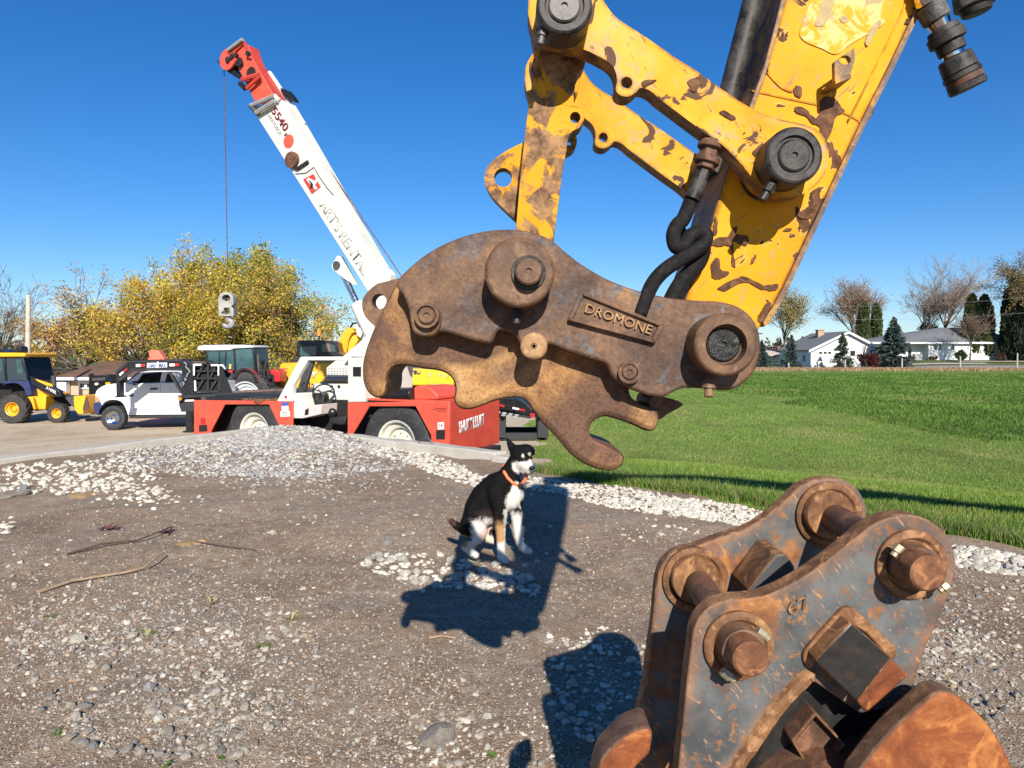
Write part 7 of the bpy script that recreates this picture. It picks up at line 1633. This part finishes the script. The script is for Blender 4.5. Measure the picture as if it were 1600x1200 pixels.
gd = opening(1278, 545, 1308, 572, 112, M['white'], hA, 'garage_door', .04, -.05)
for x in (1279.5, 1286.5, 1293.7): opening(x, 549.5, x+5, 553, 112, M['darkwin'], gd, 'pane', .03, -.075)
opening(1359, 547, 1374, 573, 112, M['black'], hA, 'dark_garage_door', .04, -.05, M['white'])
for x in (1362, 1368.5): opening(x, 549, x+3.5, 551.5, 112, M['offwhite'], hA, 'pane', .03, -.09)
opening(1328, 548, 1336, 556, 112, M['darkwin'], hA, 'window', .04, -.05, M['white'])
mb = MB(); mb.bx(xl-.04, xl, 114.2, 115.0, gA+.9, gA+1.9); mb.build('window', M['darkwin'], hA)
mb = MB()
hB = house('house', (1470, 566), 118, 'white ranch house with low grey hip roof and dark windows')
Q0 = lambda px, py, Y=118: at(px, py, Y)
gB = gz1(Q0(1470, 566).x, 118); xl = Q0(1413, 550).x; xm = Q0(1450, 550).x; xr = Q0(1572, 550).x; ez = Q0(1480, 535).z
mb = MB(); mb.bx(xm, xr, 118, 127, gB-.6, ez); mb.bx(xl-6, xm, 119.6, 127, gB-.6, ez-.3); mb.build('wall', M['siding'], hB)
rz = Q0(1469, 512, 122.5).z; rx0 = Q0(1467, 512, 122.5).x; rx1 = Q0(1540, 512, 122.5).x; el_ = Q0(1498, 534).x
e0 = (xl-7, 117.4, ez-.35); 
mb = MB(); A0 = Vector((xl-7, 117.4, ez-.05)); A1 = Vector((xr+.6, 117.4, ez+.02)); A2 = Vector((xr+.6, 128, ez)); A3 = Vector((xl-7, 128, ez-.05)); R0 = Vector((rx0-3.5, 122.5, rz-.5)); R1 = Vector((rx0, 122.5, rz)); R2 = Vector((rx1, 122.5, rz))
mb.add([A0, A1, A2, A3, R0, R1, R2], [(0, 1, 6, 5), (0, 5, 4), (1, 2, 6), (2, 3, 4, 5, 6), (3, 0, 4), (3, 2, 1, 0)]); mb.build('roof', M['shingle'], hB)
mb = MB(); mb.bx(xl-7, xr+.6, 117.33, 117.42, ez-.24, ez+.04); mb.build('fascia', M['white'], hB)
for (a, b) in ((1459, 1464), (1466, 1471), (1485.5, 1491)): opening(a, 538, b, 547, 118, M['darkwin'], hB, 'window', .05, -.06, M['white'])
opening(1418.5, 543.5, 1424, 561, 119.6, M['darkwin'], hB, 'window', .05, -.06); opening(1439, 541, 1450, 564, 119.4, M['siding'], hB, 'porch_wall', .1, -.05)
mb = MB(); a = Q0(1450.5, 537); mb.bx(a.x-.1, a.x+.1, 117.7, 117.95, gB-.5, ez); mb.build('porch_post', M['white'], hB)
mb = MB(); a = Q0(1474, 542); b = Q0(1484, 562)
for i in range(5): mb.bx(a.x + (b.x-a.x)*i/4-.02, a.x + (b.x-a.x)*i/4+.02, 117.93, 117.97, b.z, a.z)
for i in range(5): mb.bx(a.x, b.x, 117.94, 117.96, b.z + (a.z-b.z)*i/4-.02, b.z + (a.z-b.z)*i/4+.02)
mb.build('trellis', M['offwhite'], hB)
mb = MB(); a = Q0(1432, 553, 118.4); mb.bx(a.x-.35, a.x+.9, 118.2, 119, gB-.3, a.z); mb.build('porch_bench', M['grey'], hB)
# open shed far left of the garage
sd = house('shed', (1207, 572), 128, 'open brown shed between the two left spruces', 'shed'); U0 = lambda px, py: at(px, py, 128); gS = gz1(U0(1207, 570).x, 128)
for x in (1204, 1208.5, 1212.5): mb = MB(); a = U0(x, 556); mb.bx(a.x-.1, a.x+.1, 127.9, 128.1, gS, a.z); mb.build('post', M['offwhite'] if x > 1205 else M['brownwood'], sd)
a, b = U0(1196, 552.5), U0(1222, 556); roof_slab([(a.x, 127.4, b.z), (b.x, 127.4, b.z), (b.x, 133, a.z+.7), (a.x, 133, a.z+.7)], .15, M['polewood'], sd)
mb = MB(); mb.bx(a.x+.4, b.x-.4, 132.5, 132.7, gS, a.z+.3); mb.build('back_wall', M['brownwood'], sd)
# two pale lawn chairs by the garage corner
for px, lb in ((1272, 'pale metal lawn chair nearest the garage corner'), (1282, 'pale metal lawn chair by the garage door')):
    a = at(px, 572, 110.6); g_ = gz1(a.x, 110.6); t = thing('lawn_chair', (a.x, 110.6, g_), lb, 'chair', 'lawn chairs at the garage')
    mb = MB(); mb.bx(a.x-.3, a.x+.3, 110.35, 110.9, g_+.40, g_+.44); mb.build('seat', M['rim'], t); mb = MB(); mb.bx(a.x-.3, a.x+.3, 110.86, 110.9, g_+.44, g_+1.0); mb.build('backrest', M['rim'], t)
    for sx in (-.28, .28):
        for sy in (110.37, 110.88): mb = MB(); mb.cyl((a.x+sx, sy, g_), (a.x+sx, sy, g_+.62), .025, seg=6); mb.build('leg', M['rim'], t)
        mb = MB(); mb.bx(a.x+sx-.03, a.x+sx+.03, 110.36, 110.9, g_+.62, g_+.65); mb.build('armrest', M['rim'], t)
# fence posts
for px, y0, y1, lb in ((1232, 587, 567, 'grey fence post nearest the coupler'), (1320, 585, 562, 'pale fence post before the dark spruce'), (1409, 581, 560, 'pale fence post right of the largest spruce'), (1500, 579, 557, 'pale fence post before the round shrub'), (1589, 575, 552, 'pale fence post at the right edge')):
    a = at(px, y0, 97); g_ = gz1(a.x, 97); h = at(px, y1, 97).z; t = thing('fence_post', (a.x, 97, g_), lb, 'fence post', 'fence posts along the field')
    mb = MB(); mb.tube([(a.x, 97, g_-.3), (a.x+.01, 97, g_+.6), (a.x+random.uniform(-.03, .03), 97, h)], [.11, .10, .095], 8); mb.build('post', M['postwood'], t)
    mb = MB(); mb.cyl((a.x, 97, h-.003), (a.x, 97, h+.03), .10, .05, 8); mb.build('post_cap', M['postwood'], t)
# utility pole and the two far roofs at the left
a = at(43, 580, 40); t = thing('utility_pole', (a.x, 40, gz1(a.x, 40)), 'pale wooden utility pole rising behind the backhoe', 'utility pole')
p1 = at(44.5, 462, 40); mb = MB(); mb.tube([(a.x-.02, 40, gz1(a.x, 40)-.3), (a.x, 40, 0), tuple(p1)], [.15, .14, .12], 10); mb.build('pole', M['polewood'], t)
mb = MB(); mb.cyl(p1 - Vector((0, 0, .01)), p1 + Vector((0, 0, .04)), .13, .10, 10); mb.build('pole_cap', M['polewood'], t)
hC = house('house', (140, 605), 46, 'tan brick house with long brown shingle roof behind the pickup')
V0 = lambda px, py, Y=46: at(px, py, Y)
gC = gz1(V0(140, 605).x, 46)
mb = MB(); a, b = V0(88, 592), V0(300, 592); mb.bx(a.x, b.x, 46, 53, gC-.5, a.z); mb.build('wall', M['tanbrick'], hC)
a, b = V0(80, 590, 45.4), V0(320, 582, 45.4); r0, r1 = V0(165, 564, 49.5), V0(330, 556, 49.5)
mb = MB(); mb.add([Vector((a.x, 45.4, a.z)), Vector((b.x, 45.4, a.z)), Vector((b.x, 54, a.z)), Vector((a.x, 54, a.z)), Vector((r0.x, 49.5, r0.z)), Vector((r1.x, 49.5, r0.z))], [(0, 1, 5, 4), (1, 2, 5), (2, 3, 4, 5), (3, 0, 4), (3, 2, 1, 0)]); mb.build('roof', M['shinglebrown'], hC)
mb = MB(); mb.bx(a.x, b.x, 45.34, 45.42, a.z-.16, a.z+.02); mb.build('fascia', M['offwhite'], hC)
for (x0, y0, x1, y1) in ((100.5, 595, 107.5, 608), (126, 599, 133, 605.5), (137, 599, 141, 605.5)): opening(x0, y0, x1, y1, 46, M['glassteal'] if x0 < 110 else M['darkwin'], hC, 'window', .05, -.06, M['offwhite'])
opening(122, 594, 141, 599, 46, M['offwhite'], hC, 'panel', .04, -.04); mb = MB(); a, b = V0(96, 610), V0(111, 616); mb.bx(a.x, b.x, 45.5, 45.9, gC, b.z+.8); mb.build('step', M['offwhite'], hC)
hD = house('house', (62, 600), 62, 'low brown roofed house further left behind the backhoe arm'); a, b = V0(38, 583, 62), V0(110, 583, 62); gD = gz1(a.x, 62)
mb = MB(); mb.bx(a.x+.5, b.x-.5, 62, 68, gD-.5, a.z); mb.build('wall', M['tanbrick'], hD)
r0, r1 = V0(58, 576.5, 65), V0(95, 576.5, 65); mb = MB(); mb.add([Vector((a.x, 61.4, a.z)), Vector((b.x, 61.4, a.z)), Vector((b.x, 69, a.z)), Vector((a.x, 69, a.z)), Vector((r0.x, 65, r0.z)), Vector((r1.x, 65, r0.z))], [(0, 1, 5, 4), (1, 2, 5), (2, 3, 4, 5), (3, 0, 4), (3, 2, 1, 0)]); mb.build('roof', M['shinglebrown'], hD)
# thin service wires above the houses
for (y0, y1, lb) in ((466, 452, 'upper thin service wire above the right hand houses'), (484, 478, 'lower thin service wire above the right hand houses')):
    a = at(1180, y0+8, 100); b = at(1700, y1, 100); P = [a.lerp(b, i/12) + Vector((0, 0, -1.2*4*(i/12)*(1-i/12))) for i in range(13)]
    mb = MB(); mb.tube(P, .012, 4); o = mb.build('wire', M['grey']); tag(o, lb, 'wire')
